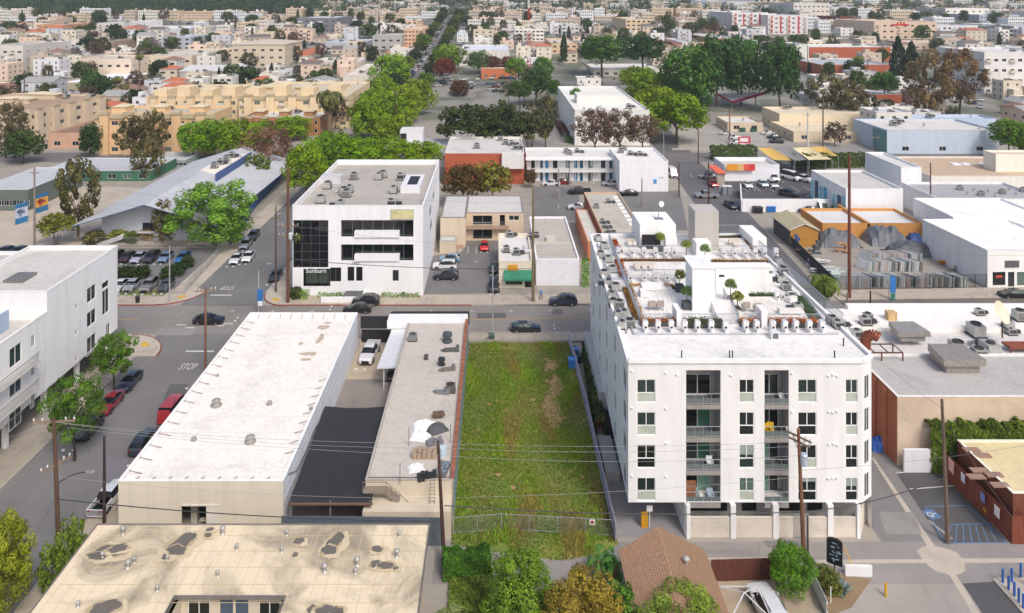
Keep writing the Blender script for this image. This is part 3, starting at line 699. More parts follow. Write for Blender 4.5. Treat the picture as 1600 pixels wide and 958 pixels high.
# ================================================================ SETTING
def sheet(name, pts, z, m, kind='structure', parent=None):
 b = MB(); b.face([(p[0], p[1], z) for p in pts]); return tag(b.build(name, m, parent), kind=kind)
def psheet(name, px, z, m, **k): return sheet(name, [xy(*p) for p in px], z, m, **k)
g = MB(); ys = [20, 60, 110, 160, 250, 310] + [310 + 10 * i for i in range(1, 100)] + [1400, 1600, 2000, 2600]; 
for y0, y1 in zip(ys, ys[1:]): g.face([(-2400, y0, T(y0) - .01), (2400, y0, T(y0) - .01), (2400, y1, T(y1) - .01), (-2400, y1, T(y1) - .01)])
tag(g.build('ground', M('7a766a', 'land')), kind='structure')
CON, CON2, ASP, ASPD, ASPL = M('a59c90', 'concrete'), M('b8aea0', 'concrete'), M('72706f', 'asphalt'), M('504f51', 'asphalt'), M('8a8681', 'asphalt')
WHITE_L, YEL_L, BLUE_L = M('c9c7c1', 'plain'), M('b99a4a', 'plain'), M('5a7ba0', 'concrete')
sheet('block_pavement', [(-200, 40), (240, 40), (240, 300), (-200, 300)], .0, M('9d968c', 'concrete'))
by = lambda x, y: y + max(0, .035 * x)
def strip_y(name, x0, x1, ya, yb, z, m): return sheet(name, [(x0, by(x0, ya)), (x1, by(x1, ya)), (x1, by(x1, yb)), (x0, by(x0, yb))], z, m)
BS, BN = 110.2, 120.4
b = MB()
for x0, x1 in ((-300, 0), (0, 300)): b.face([(x0, by(x0, BS), .012), (x1, by(x1, BS), .012), (x1, by(x1, BN), .012), (x0, by(x0, BN), .012)])
tag(b.build('boulevard', M('827d78', 'asphalt')), kind='structure')
# side street (west), running away from the camera
SL, SR = -50.6, -39.2
def ns_road(name, xa, xb, y0, y1, m, off=.008, sk=0.0, yr=0):
 b = MB(); y = y0
 while y < y1:
  y2 = min(y1, y + 20); s0, s1 = sk * (y - yr), sk * (y2 - yr); b.face([(xa + s0, y, T(y) + off), (xb + s0, y, T(y) + off), (xb + s1, y2, T(y2) + off), (xa + s1, y2, T(y2) + off)]); y = y2
 return tag(b.build(name, m), kind='structure')
ns_road('side_street', SL, SR, 30, BS, ASP); ns_road('side_street', SL - 1, SR, BN, 330, ASP, .06); ns_road('side_street', -49.5, -41, 330, 1000, ASP, .06)
EA, EB = 46.0, 57.0
ns_road('east_street', EA, EB, BN + 1.5, 300, M('615f60', 'asphalt'), .008, .07, 142)
sheet('cross_street', [(-300, 227), (300, 227), (300, 241), (-300, 241)], .016, M('6f6c6a', 'asphalt'))
for yy in (402, 560, 700): b = MB(); b.face([(-900, yy, T(yy) + .3), (900, yy, T(yy) + .3), (900, yy + 12, T(yy + 12) + .3), (-900, yy + 12, T(yy + 12) + .3)]); tag(b.build('cross_street', ASP), kind='structure')
# the wide diagonal avenue upper right
b = MB()
b.face([(p.x, p.y, .03) for p in (PT(1600, 206), PT(1760, 260), PT(1500, 142), PT(1420, 138))]); tag(b.build('avenue', M('8f8c88', 'asphalt')), kind='structure')
# pavements of separate slabs with kerbs
SLAB = {}
def slabs(label, x0, x1, y0, y1, sx, sy, c='b3a797', curve=None, kerb=(), tilt=True):
 t = thing('sidewalk', None, None, (x0, y0, 0)); tag(t, kind='structure'); nx, ny = max(1, round((x1 - x0) / sx)), max(1, round((y1 - y0) / sy)); wx, wy = (x1 - x0) / nx, (y1 - y0) / ny
 key = (round(wx, 2), round(wy, 2), c)
 if key not in SLAB: b = MB(); b.box(.012, wx - .012, .012, wy - .012, 0, .14); SLAB[key] = b.mesh('paving_slab', M(c, 'concrete'))
 bd = MB(); bd.face([(0, 0, .1), (x1 - x0, 0, .1), (x1 - x0, y1 - y0, .1), (0, y1 - y0, .1)]); bd.build('joint_bed', M('6e675d', 'concrete'), t)
 for i in range(nx):
  for j in range(ny):
   X = x0 + wx * i; Y = (by(X, y0) if tilt else y0) + wy * j
   link('paving_slab', SLAB[key], t, (X - x0, Y - y0, rnd.uniform(-.006, .006)))
 for (kx0, ky0, kx1, ky1, kc) in kerb:
  a_, b_ = (kx0, by(kx0, ky0) if tilt else ky0), (kx1, by(kx1, ky1) if tilt else ky1); k = MB(); k.bar((a_[0] - x0, a_[1] - y0, .07), (b_[0] - x0, b_[1] - y0, .07), .18, .17); k.build('kerb', M(kc, 'concrete'), t)
 return t
slabs('', -36.5, 45, BN, BN + 4, 2, 2, kerb=[(-36.5, BN, -4, BN, '8d4a3e'), (-4, BN, 45, BN, 'a8a196')])
slabs('', 57, 130, BN, BN + 4.2, 2, 2.1, kerb=[(57, BN, 130, BN, 'a8a196')])
slabs('', -34, 13.5, BS - 2.8, BS - .1, 2, 2.7, kerb=[(-34, BS, 13.5, BS, 'a8a196')])
slabs('', 44, 92, BS - 3.6, BS - .1, 2, 1.75, kerb=[(44, BS, 92, BS, 'a8a196')])
slabs('', -110, -56, BN, BN + 3.6, 2, 1.8, tilt=False, kerb=[(-110, BN, -56, BN, '8d4a3e')])
slabs('', -54.2, SL, 46, 103, 1.8, 2, c='a1988b', tilt=False, kerb=[(SL, 46, SL, 103, 'a8a196')])
slabs('', SR, -35.4, 60, 105, 1.9, 2, c='ada08f', tilt=False, kerb=[(SR, 60, SR, 105, 'a8a196')])
slabs('', -55.5, SL - 1, 127, 200, 2, 2.2, c='b8ae9f', tilt=False, kerb=[(SL - 1, 127, SL - 1, 200, 'a8a196')])
slabs('', SR, -36.0, 125, 200, 1.6, 2.2, c='b8ae9f', tilt=False, kerb=[(SR, 125, SR, 200, 'a8a196')])
def corner(cx, cy, r, a0, a1, c='b8ae9f', kc='8d4a3e'):
 t = thing('sidewalk', None, None, (cx, cy, 0)); tag(t, kind='structure'); b, k = MB(), MB(); n = 8
 pts = [(math.cos(R(a0 + (a1 - a0) * i / n)) * r, math.sin(R(a0 + (a1 - a0) * i / n)) * r) for i in range(n + 1)]
 b.prism([(0, 0)] + pts, 0, .138); b.build('corner_slab', M(c, 'concrete'), t)
 for p, q in zip(pts, pts[1:]): k.bar((*p, .07), (*q, .07), .18, .17)
 k.build('kerb', M(kc, 'concrete'), t); rp = MB(); am = R((a0 + a1) / 2); rp.box(-.7, .7, -.5, .5, .139, .146); rp.build('ramp_pad', M('c9a437', 'plain'), t, (math.cos(am) * r * .72, math.sin(am) * r * .72, 0), am + R(90)); return t
corner(-54.2, 103.2, 6.6, 0, 90); corner(-56, BN + 6.5, 6.4, 270, 360); corner(-34.2, BN + 4.6, 4.9, 180, 270); corner(-34, 105.3, 4.9, 90, 180)
for x0, x1, y0, y1 in ((-60.5, -54.3, 103.3, 109.8),): sheet('sidewalk', [(x0, y0), (x1, y0), (x1, y1), (x0, y1)], .139, CON2)
# painted markings
def mark(name, label, px, z, m): return psheet(name, px, z, m)
def line(pa, pb, w, z, m, name='road_marking', world=False):
 a, b_ = (Vector((*pa, 0)), Vector((*pb, 0))) if world else (P(*pa, 0), P(*pb, 0)); u = (b_ - a).normalized(); s_ = Vector((-u.y, u.x, 0)) * (w / 2)
 q = MB(); q.face([(*(p.xy), z) for p in (a + s_, a - s_, b_ - s_, b_ + s_)]); return tag(q.build(name, m), kind='structure')
def worn(c): return M(c, 'concrete')
for yy in (-.12, .12):
 for a_, b_ in ((-36, 0), (0, 45), (45, 130), (-120, -56)): line((a_, by(a_, 115.3 + yy)), (b_, by(b_, 115.3 + yy)), .11, .018, worn('b79b5c'), world=True)
for i in range(-2, 14):
 x = -30 + i * 6.4; line((x, by(x, BN - 2.3)), (x + .9, by(x, BN - 2.3)), .12, .017, WHITE_L, world=True); line((x + .45, by(x, BN - 2.3)), (x + .45, by(x, BN - 1.7)), .12, .0172, WHITE_L, world=True)
line((290, 549), (334, 549), .4, .02, WHITE_L); line((329, 462), (362, 462), .4, .065 + .02, WHITE_L)
for k_, (px_, py_) in enumerate(((283, 508), (343, 509), (297, 512), (357, 506))): g_ = P(px_, py_); line((g_.x - .7, g_.y), (g_.x + .7, g_.y), .35, .022, WHITE_L, world=True)
for (px_, py_, rz_, zz) in ((294, 573.5, 0, .02), (356, 450.5, 180, .09)):
 p = P(px_, py_); o = text('STOP', 1.0, WHITE_L, None, (p.x, p.y, zz), (0, 0, R(rz_)), name='road_lettering', ext=.002, sx=.95); o.scale = (.95, 2.4, 1); tag(o, kind='structure')
# concrete driveway, old asphalt and yard between the two workshops
sheet('driveway', [(-19.8, 97), (-12.4, 97), (-12.4, 107.4), (-19.8, 107.4)], .010, M('b3a58f', 'concrete'))
sheet('driveway', [(-19.8, 68), (-12.4, 68), (-12.4, 97), (-19.8, 97)], .006, M('857d77', 'asphalt'))
# alley and parking area at the lower right
sheet('alley', [(-5.5, 63.0), (80, 63.0), (80, 67.9), (-5.5, 67.9)], .008, M('8b8683', 'asphalt'))
sheet('alley', [(35.6, 67.9), (44, 67.9), (46, 108), (35.6, 108)], .007, M('7b7877', 'asphalt'))
sheet('alley', [(28, 40), (90, 40), (90, 63.0), (28, 63.0)], .005, M('98928b', 'asphalt'))
psheet('drive_apron', [(955, 838), (1072, 843), (1073, 790), (980, 700), (950, 700)], .011, M('8f8d8d', 'concrete'))
psheet('parking_lot', [(1401, 740), (1474, 731), (1574, 848), (1474, 850)], .014, ASPD)
psheet('drain_strip', [(1362, 716), (1366, 716), (1464, 858), (1453, 860)], .013, CON2); psheet('drain_strip', [(1480, 893), (1489, 890), (1537, 970), (1526, 970)], .013, CON2)
psheet('drain_strip', [(1262, 875), (1446, 874), (1446, 880), (1262, 881)], .0135, CON2); psheet('drain_strip', [(1490, 873), (1640, 872), (1640, 879), (1490, 880)], .0135, CON2)
b = MB(); c0 = P(1472, 875); b.face([(c0.x + math.cos(a * .5) * 1.9 * (1 + .12 * math.sin(a * 1.7)), c0.y + math.sin(a * .5) * 1.75, .017) for a in range(12)]); tag(b.build('drain_apron', CON2), kind='structure')
psheet('asphalt_patch', [(1504, 912), (1553, 909), (1600, 962), (1545, 975)], .012, ASPD)
psheet('parking_pad', [(1551, 906), (1640, 903), (1700, 965), (1600, 962)], .10, CON2)
line((1401, 739.5), (1473, 732), .12, .018, WHITE_L); line((1421, 764.5), (1495, 759), .12, .018, WHITE_L)
for a_, b_ in (((1446, 792), (1512, 790)), ((1476, 849), (1573, 848)), ((1486, 820), (1552, 818)), ((1512, 790), (1573, 848)), ((1446, 792), (1476, 849))): line(a_, b_, .11, .0185, BLUE_L)
for i in range(7): line((1480 + i * 13, 848.5), (1490 + i * 9.5 - 4, 821), .08, .0182, BLUE_L)
def isa(px_, py_, s, rz):      # painted wheelchair symbol
 p = P(px_, py_); t = thing('painted_symbol', None, None, (p.x, p.y, 0), R(rz)); tag(t, kind='structure'); q = MB(); q.face([(-s, -s, .021), (s, -s, .021), (s, s, .021), (-s, s, .021)]); q.build('symbol_field', BLUE_L, t)
 w = MB()
 for i in range(14):
  a0, a1 = R(120 + 20 * i), R(140 + 20 * i); w.face([(math.cos(a0) * .55 * s, math.sin(a0) * .55 * s - .2 * s, .024), (math.cos(a1) * .55 * s, math.sin(a1) * .55 * s - .2 * s, .024), (math.cos(a1) * .4 * s, math.sin(a1) * .4 * s - .2 * s, .024), (math.cos(a0) * .4 * s, math.sin(a0) * .4 * s - .2 * s, .024)])
 for (x0, x1, y0, y1) in ((-.12, .05, -.1, .5), (-.05, .4, -.15, .0), (.3, .42, -.6, -.1), (-.12, .08, .6, .82)): w.face([(x0 * s, y0 * s, .0245), (x1 * s, y0 * s, .0245), (x1 * s, y1 * s, .0245), (x0 * s, y1 * s, .0245)])
 w.build('wheelchair_symbol', WHITE_L, t)
isa(1456, 804, .62, -75)
q = P(1469, 828); o = text('NO PARKING', .42, WHITE_L, None, (q.x, q.y, .022), (0, 0, R(-72)), name='road_lettering', ext=.002); tag(o, kind='structure')
# grass lot
GR = M('6f8236', 'grass')
sheet('grass_lot', [(-4.1, 67.6), (-3.6, 107.3), (11.1, 107.3), (11.2, 67.5), (9, 66.2), (5, 65.7), (1.5, 66.3)], .02, GR)
b = MB(); r = random.Random(3)
def in_dirt(x, y):
 for (px_, py_, rx, ry) in ((864, 640, 1.0, 4.2), (862, 575, .8, 1.2), (897, 590, .7, 1.5), (870, 605, .9, 2.5), (800, 545, 1.6, .5)):
  c = P(px_, py_)
  if ((x - c.x) / rx) ** 2 + ((y - c.y) / ry) ** 2 < 1: return True
 return False
def vnoise(x, y): return .5 + .25 * math.sin(x * .9 + 1.3 * math.sin(y * .31)) + .25 * math.sin(y * .47 + 1.1 * math.sin(x * .7 + 2))
gb = MB(); gy = MB()
for i in range(64000):
 x, y = r.uniform(-4.1, 11.2), r.uniform(65.3, 107.2)
 lim = 67.4 + .5 * math.sin(x * .8) - (1.3 if 1 < x < 9 else 0)
 if y < lim or (y < 68 and r.random() < .3): continue
 if in_dirt(x, y) and r.random() < .6: continue
 nn_ = vnoise(x, y); hgt = r.uniform(.08, .26) * (.35 + 1.5 * nn_ ** 2) * (1.5 if (x < .5 or y < 72) and r.random() < .5 else 1); a = r.uniform(0, 6.28); w = r.uniform(.05, .12); ux, uy = math.cos(a) * w, math.sin(a) * w; lx, ly = r.gauss(0, .10), r.gauss(0, .10)
 dry = (r.random() < .16 + 1.3 * max(0, vnoise(x * 1.7 + 5, y * .8) - .40) * (1.5 if x > 1 else .4))
 q = gy if dry else gb; tt = min(1, max(0, .15 + .75 * nn_ + r.uniform(-.3, .3)))
 q.face([(x - ux, y - uy, 0), (x + ux, y + uy, 0), (x + lx + ux * .3, y + ly, hgt), (x + lx - ux * .3, y + ly, hgt)], 0, tt)
tag(gb.build('grass', M('7d9d30', 'leaf'), None, tint=True), 'tall green grass filling the fenced vacant lot', 'grass', kind='stuff')
tag(gy.build('dry_grass', M('8f8a48', 'leaf'), None, tint=True), 'dry yellowish weeds mixed through the vacant lot', 'weeds', kind='stuff')
b = MB()
for (px_, py_, rx, ry) in ((864, 640, 1.15, 4.6), (862, 572, .9, 1.4), (897, 590, .8, 1.7), (870, 605, 1.0, 2.8)):
 for q_ in range(70):
  c = P(px_, py_); cx, cy, s_ = c.x + r.gauss(0, rx * .48), c.y + r.gauss(0, ry * .5), r.uniform(.1, .42); b.face([(cx + math.cos(R(45 * i)) * s_ * r.uniform(.6, 1.2), cy + math.sin(R(45 * i)) * s_ * 1.5 * r.uniform(.6, 1.2), .03 + .0002 * len(b.f)) for i in range(8)])
for q_ in range(34): cx, cy, s_ = r.uniform(-3, 10.5), r.uniform(69, 106), r.uniform(.08, .3); b.face([(cx + math.cos(R(60 * i)) * s_, cy + math.sin(R(60 * i)) * s_ * r.uniform(.8, 1.6), .03 + .0002 * len(b.f)) for i in range(6)])
tag(b.build('bare_earth', M('a98a62', 'concrete')), kind='structure')
# ================================================================ NEAR BUILDINGS
WHT, OFFW, CREAM = M('e6e5e3', 'wall'), M('dad6cc', 'wall'), M('d5cab4', 'wall')
RW, RG, RGD, RBE = M('e9e4da', 'roof'), M('b5aea3', 'roof'), M('8f8a85', 'roof'), M('d8c8a8', 'roof')
DK, METG, RUST = M('1a1b1d', 'plain', .5), M('9b9d9f', 'metal'), M('7a4a38', 'metal')
def part(b, name, m, parent, loc=(0, 0, 0), rz=0, **k): return b.build(name, m, parent, loc, rz, **k)
# --- white workshop with the big white roof
A = Bld('workshop', 'long low cream warehouse with a stained white roof beside the side street', (-35.3, 68.8), (-19.9, 68.8), 37, 5.0, M('d6cdba', 'wall'), M('ece7df', 'roof'), z=0)
A.ops['F'].append((A.fp('F', 283.5, 824)[0], 0.02, A.fp('F', 322, 824)[0], A.fp('F', 300, 790)[1]))
A.finish(par=.35, par_m=M('ecebe8', 'wall'))
u0 = A.fp('F', 283.5, 824)[0]; u1 = A.fp('F', 322, 824)[0]; u2 = A.fp('F', 342, 824)[0]; zt = A.fp('F', 300, 790)[1]
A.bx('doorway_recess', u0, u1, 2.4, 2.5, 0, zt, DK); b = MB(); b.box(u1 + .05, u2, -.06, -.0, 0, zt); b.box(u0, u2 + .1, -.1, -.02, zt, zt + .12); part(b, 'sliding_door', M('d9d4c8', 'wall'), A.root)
b = MB(); b.box(u0 + .3, u0 + .9, 1.4, 1.9, 0, 1.7); b.box(u1 - 1.0, u1 - .2, .9, 1.3, .6, .7); b.bar((u1 - .9, 1.1, 0), (u1 - .9, 1.1, .6), .06); part(b, 'shelf', M('b7b3a6', 'plain'), A.root)
# painted brick east wall liner, roof braces, membrane laps and ring vents
zr = 5.0 - .35
lap = MB()
for i in range(12): lap.box(.4, A.w - .4, 2.5 + i * 2.9, 2.56 + i * 2.9, zr, zr + .012)
part(lap, 'membrane_laps', M('d9cfbe', 'plain'), A.root)
bm = MB(); bm.bar((0, 0, 0), (1.25, 0, -.3), .045); bmesh_ = bm.mesh('brace', M('8a7466', 'metal'))
bm = MB(); bm.bar((0, 0, 0), (0, .95, -.33), .12); bmesh2 = bm.mesh('brace', M('cfc8bc', 'metal'))
for i in range(17): link('brace', bmesh_, A.root, (.22, 1.6 + i * 2.05, 5.0 - .01))
for i in list(range(2, 11)): link('brace', bmesh_, A.root, (A.w - .22, 1.2 + i * 1.75, 5.0 - .01), R(180), (.8, 1, 1))
for i in range(9): link('brace', bmesh2, A.root, (1.4 + i * 1.55, .22, 5.0 - .01)); link('brace', bmesh2, A.root, (1.4 + i * 1.55, 36.78, 5.0 - .01), R(180))
rv = MB(); rv.lathe([(.62, 0), (.62, .1), (.42, .16), (.32, .5), (.5, .55), (.5, .62), (.2, .8), (.02, .86)], n=14); rvm = rv.mesh('roof_ventilator', M('a9a59d', 'metal'), smooth=False)
for (px_, py_, s) in ((338, 634, 1), (391, 691, .95), (303, 688, .5), (421, 632, .55), (340, 588, .35), (486, 640, .4)):
 p = P(px_, py_, zr); link('roof_ventilator', rvm, A.root, (p.x + 35.3, p.y - 68.8, zr), 0, (s,) * 3)
rr = random.Random(5)
for k9, (px_, py_, rx, ry) in enumerate(((505, 512, .9, .8), (512, 505, .7, .4), (483, 553, 1.5, .6), (500, 530, .5, 1.6), (470, 537, .4, .5), (478, 562, .9, .4))):
 p = P(px_, py_, zr); st = MB(); st.face([(p.x + math.cos(R(30 * i)) * rx * rr.uniform(.6, 1.1), p.y + math.sin(R(30 * i)) * ry * rr.uniform(.6, 1.1), zr + .02 + .002 * k9) for i in range(12)]); part(st, 'rust_stain', M('bfae9a', 'roof'), A.root, (35.3, -68.8, 0))
w = MB(); w.box(15.405, 15.425, .25, 36.9, -.2, 4.98); part(w, 'side_wall_paint', M('d3d6dd', 'wall'), A.root)
w = MB()
for i in range(4):
 z = 1.0 + i * 1.05; w.box(15.43, 15.455, .3, 36.7, z, z + .05)
part(w, 'wall_bands', M('c9c8c4', 'wall'), A.root)
b = MB(); p = Vector((15.5, 1.5, 4.7))
for (y, z) in ((4, 3.4), (8, 3.0), (11, 3.3), (14, 2.6)): q = Vector((15.55, y, z)); b.tube(p, q, .035, .035, 5); p = q
part(b, 'conduit', M('3c3b3b', 'metal'), A.root)
# --- apartment house with burnt beige roof, bottom left; courtyard cut into its front
zB = 5.5; rb = lambda x, y: P(x, y, zB)
xl, xr, yb_ = -33.4, -6.05, 62.0; yc = rb(300, 924).y; c0x, c1x = rb(283, 924).x, rb(443, 924).x
Broot = thing('apartment_house', 'beige roofed apartment house with scorched brown patches and a courtyard, bottom left', 'building', (xl, 44, 0))
def wl(b, p, q, z0, z1, ops=()):
 p, q = Vector((*p, 0)), Vector((*q, 0)); u = (q - p).normalized(); facade(b, p, u, Vector((-u.y, u.x, 0)), (q - p).length, z1, list(ops), z0=z0)
fw = MB(); W_ = xr - xl; a0, a1 = c0x - xl, c1x - xl; Yc = yc - 44; Yb = yb_ - 44; k = 1150 / yc
def cu(px): return (px - 283) / k
ops = [(cu(293), 3.45, cu(328), 4.75), (cu(344), 2.4, cu(364), 4.9), (cu(368), 2.4, cu(388), 4.9), (cu(404), 3.45, cu(438), 4.75)]
wl(fw, (0, 0), (a0, 0), -.3, zB - .3); wl(fw, (a0, 0), (a0, Yc), -.3, zB - .3); wl(fw, (a0, Yc), (a1, Yc), -.3, zB - .3, ops); wl(fw, (a1, Yc), (a1, 0), -.3, zB - .3); wl(fw, (a1, 0), (W_, 0), -.3, zB - .3); wl(fw, (W_, 0), (W_, Yb), -.3, zB - .3); wl(fw, (W_, Yb), (0, Yb), -.3, zB - .3); wl(fw, (0, Yb), (0, 0), -.3, zB - .3)
part(fw, 'wall', M('cfc3ae', 'wall'), Broot)
for o_, nm, fr_, gl_ in ((ops[0], 'window', 'e9e7e0', '25302c'), (ops[3], 'window', 'e9e7e0', '25302c')):
 o = link('window', window_mesh(o_[2] - o_[0], o_[3] - o_[1], 'slider', fr_, gl_, 'frame'), Broot, (a0 + o_[0], Yc + .08, o_[1])); link('pane', window_mesh(o_[2] - o_[0], o_[3] - o_[1], 'slider', fr_, gl_, 'pane'), o)
for o_ in ops[1:3]: b = MB(); b.box(o_[0] + .03, o_[2] - .03, .09, .13, o_[1], o_[3] - .03); do = part(b, 'door', M('4c5d6e', 'plain', .5), Broot, (a0, Yc, 0)); h_ = MB(); h_.box(o_[2] - .25, o_[2] - .17, .03, .09, 3.4, 3.55); h_.build('handle', METG, do)
rf = MB(); zz = zB
for (x0, x1, y0, y1) in ((-.35, a0 - .25, -2, Yb + .35), (a1 + .25, W_ + .35, -2, Yb + .35), (a0 - .25, a1 + .25, Yc - .45, Yb + .35)): rf.box(x0, x1, y0, y1, zz - .25, zz)
part(rf, 'roof', M('e0d0b2', 'stain'), Broot)
ed = MB()
for (p, q) in (((-.4, -2), (-.4, Yb + .4)), ((-.4, Yb + .4), (W_ + .4, Yb + .4)), ((W_ + .4, Yb + .4), (W_ + .4, -2)), ((a0 - .3, -2), (a0 - .3, Yc - .5)), ((a0 - .3, Yc - .5), (a1 + .3, Yc - .5)), ((a1 + .3, Yc - .5), (a1 + .3, -2))): ed.bar((*p, zz - .06), (*q, zz - .06), .1, .28)
part(ed, 'gutter', M('8b8580', 'metal'), Broot)
lp = MB()
for i in range(30): lp.box(.2 + i * .92, .24 + i * .92, (Yc + .1) if a0 - .3 < .2 + i * .92 < a1 + .3 else -1.5, Yb + .2, zz, zz + .01)
for i in range(5): lp.box(.2, W_, Yb - .9 - i * 1.7, Yb - .86 - i * 1.7, zz + .012, zz + .02)
part(lp, 'roof_seams', M('cbb48f', 'plain'), Broot)
for i, (px_, py_) in enumerate(((192, 834), (160, 871), (210, 879), (200, 887), (262, 876), (246, 923), (348, 834), (370, 858), (448, 836), (507, 893), (555, 896), (624, 838), (558, 883), (122, 948), (440, 862), (620, 870), (340, 900))):
 p = P(px_, py_, zB); link('vent', vent_mesh(), Broot, (p.x - xl, p.y - 44, zB), 0, (.55 if i % 3 else .8,) * 3)
rr = random.Random(9); n_ = [0]
def blot(px_, py_, rx, ry, rot=0, tcol='6b655d'):
 p = P(px_, py_, zB); cs, sn = math.cos(rot), math.sin(rot); pts = []
 ph = rr.uniform(0, 6)
 for i in range(40): a = R(9 * i); w9 = 1 + .16 * math.sin(2 * a + ph) + .1 * math.sin(5 * a + ph * 2) + rr.uniform(-.07, .07); x, y = math.cos(a) * rx * w9, math.sin(a) * ry * w9; pts.append((p.x - xl + x * cs - y * sn, p.y - 44 + x * sn + y * cs, zB + .024 + .0015 * n_[0]))
 n_[0] += 1; q = MB(); q.face(pts); q.build('tar_patch', M(tcol, 'concrete'), Broot)
for a_ in ((171, 862, 1.5, 1.1, .3), (152, 869, 1.0, .5, 0), (184, 858, 1.0, .45, .1), (280, 852, 1.0, 1.7, -.5), (276, 860, .9, .7, 0), (521, 850, .75, 1.5, -.25), (514, 860, .7, .7, 0), (467, 846, .5, .5, 0), (461, 868, .3, .3, 0), (589, 859, .6, .4, 0), (587, 883, .55, .5, 0), (603, 885, .75, .5, 0), (618, 889, .3, .2, 0), (165, 951, 1.2, .9, 0), (490, 955, .5, .6, 0), (508, 956, .9, .6, 0), (526, 957, .6, .5, 0), (325, 838, .4, .3, 0), (328, 829, .4, .25, 0)): a_ = (a_[0], a_[1], a_[2] * .8, a_[3] * .8, a_[4]); blot(a_[0] + 2, a_[1] + 2, a_[2] * 1.5, a_[3] * 1.4, a_[4], 'd0bf9f'); blot(a_[0], a_[1], a_[2] * 1.18, a_[3] * 1.15, a_[4], 'b5a282'); blot(*a_)
# --- junk topped workshop left of the lot
Cx0, Cx1 = -12.5, -4.1
Cb = Bld('workshop', 'narrow grey roofed workshop cluttered with junk, left of the grass lot', (Cx0, 70.5), (Cx1, 70.5), 36.2, 4.0, M('cfc3ae', 'wall'), M('c2bab0', 'roof'), z=0)
Cb.finish(par=.12, par_m=M('a9a39a', 'wall'))
b = MB(); b.box(-3.0, 8.4, 34.2, 36.8, 3.95, 4.25); b.box(-3.0, 0, 34.2, 36.8, 3.2, 3.95); part(b, 'front_parapet', M('e8e8e6', 'wall'), Cb.root)
b = MB(); b.box(-2.9, 8.6, 36.85, 37.2, 2.6, 4.45); b.box(-7.2, -3.1, 36.6, 36.9, 2.2, 3.9); part(b, 'black_fascia', M('2a2b2c', 'plain'), Cb.root)
b = MB()
for i in range(70): b.box(8.12 + rnd.uniform(-.02, .02), 8.5 + rnd.uniform(-.02, .02), .1 + i * .5, .1 + i * .5 + .47, 4.02, 4.28 + rnd.uniform(-.04, .03))
tag(part(b, 'brick_coping', M('9a5f48', 'brick'), Cb.root), kind='stuff')
b = MB(); b.box(8.42, 8.5, -.2, 36.2, 0, 4.0); part(b, 'side_cladding', M('7f9394', 'wall'), Cb.root)
b = MB(); b.face([(-2.7, 23.3, 3.1), (.9, 23.3, 3.25), (1.6, 34, 3.35), (-2.3, 34, 3.2)]); b.face([(-2.7, 23.3, 3.0), (-2.3, 34, 3.1), (1.6, 34, 3.25), (.9, 23.3, 3.15)]); b.bar((-2.7, 23.3, 3.05), (.9, 23.3, 3.2), .08, .16)
for (x, y) in ((-1.9, 24), (-2.2, 33)): b.bar((x, y, 0), (x, y, 3.1), .14)
part(b, 'carport_awning', M('f0f1f1', 'metal'), Cb.root)
# rear lower lean-to with outside stair
b = MB(); b.box(.1, 8.3, -2.2, 0, 0, 2.5); part(b, 'rear_wall', M('cdc1ac', 'wall'), Cb.root)
b = MB(); b.box(-.1, 2.1, -.9, .0, 3.3, 3.45)
for i in range(9): b.box(2.1 + i * .42, 2.1 + (i + 1) * .42, -.9, 0, 3.2 - i * .36, 3.3 - i * .36)
b.bar((2.1, -.9, 3.35), (5.9, -.9, .1), .06, .22); b.bar((2.1, -.05, 3.35), (5.9, -.05, .1), .06, .22)
for (x, z) in ((-.1, 3.4), (2.1, 3.4), (5.5, .4)): b.bar((x, -.9, z), (x, -.9, z + 1), .05)
b.bar((-.1, -.9, 4.4), (2.1, -.9, 4.4), .05); b.bar((2.1, -.9, 4.4), (5.5, -.9, 1.4), .05)
part(b, 'stair', M('8d8173', 'wood'), Cb.root)
b = MB(); b.bar((-.0, .3, 4.03), (8.3, .3, 4.03), .12, .08); part(b, 'pipe', RUST, Cb.root)
def roofpt(px_, py_, z=3.9): p = P(px_, py_, z); return (p.x, p.y, z)
def junk(name, label, px_, py_, fn, m, cat, rz=0, z=3.9, group=None, sc_=1):
 b = MB(); fn(b); o = b.build(name, m, None, roofpt(px_, py_, z), R(rz)); o.scale = (sc_,) * 3; return tag(o, label, cat, group)
def f_unit(b): b.box(-.55, .55, -.45, .45, .1, .9, 0); b.box(-.6, .6, -.5, .5, 0, .08, 1); b.lathe([(.38, 0), (.38, .1), (.3, .1), (.02, .02)], (0, 0, .9), 10, 1)
def f_drum(b): b.lathe([(.8, 0), (.8, .25), (.5, .4), (.5, .8), (.75, .9), (.75, 1.4), (.3, 1.55), (.02, 1.6)], n=14)
def f_duct(b): b.box(-1.0, .9, -.3, .3, .1, .5); b.box(.9, 1.4, -.4, .4, 0, .9); b.bar((-1.0, 0, .3), (-1.5, .3, .05), .3)
def f_tarp(b):
 n = 8; r = random.Random(len(b.v) + 3); g_ = [[(x / n * 2.4 - 1.2 + r.uniform(-.05, .05), y / n * 1.8 - .9, max(.03, .8 * math.sin(math.pi * x / n) ** .6 * math.sin(math.pi * y / n) ** .6 * r.uniform(.7, 1.15))) for x in range(n + 1)] for y in range(n + 1)]
 for y in range(n):
  for x in range(n): b.face([g_[y][x], g_[y][x + 1], g_[y + 1][x + 1], g_[y + 1][x]])
def f_chair(b):
 b.box(-.3, .3, -.3, .3, .4, .48)
 for x in (-.27, .27):
  for y in (-.27, .27): b.bar((x, y, 0), (x, y, .42), .05)
 b.box(-.3, .3, .25, .31, .45, 1.0)
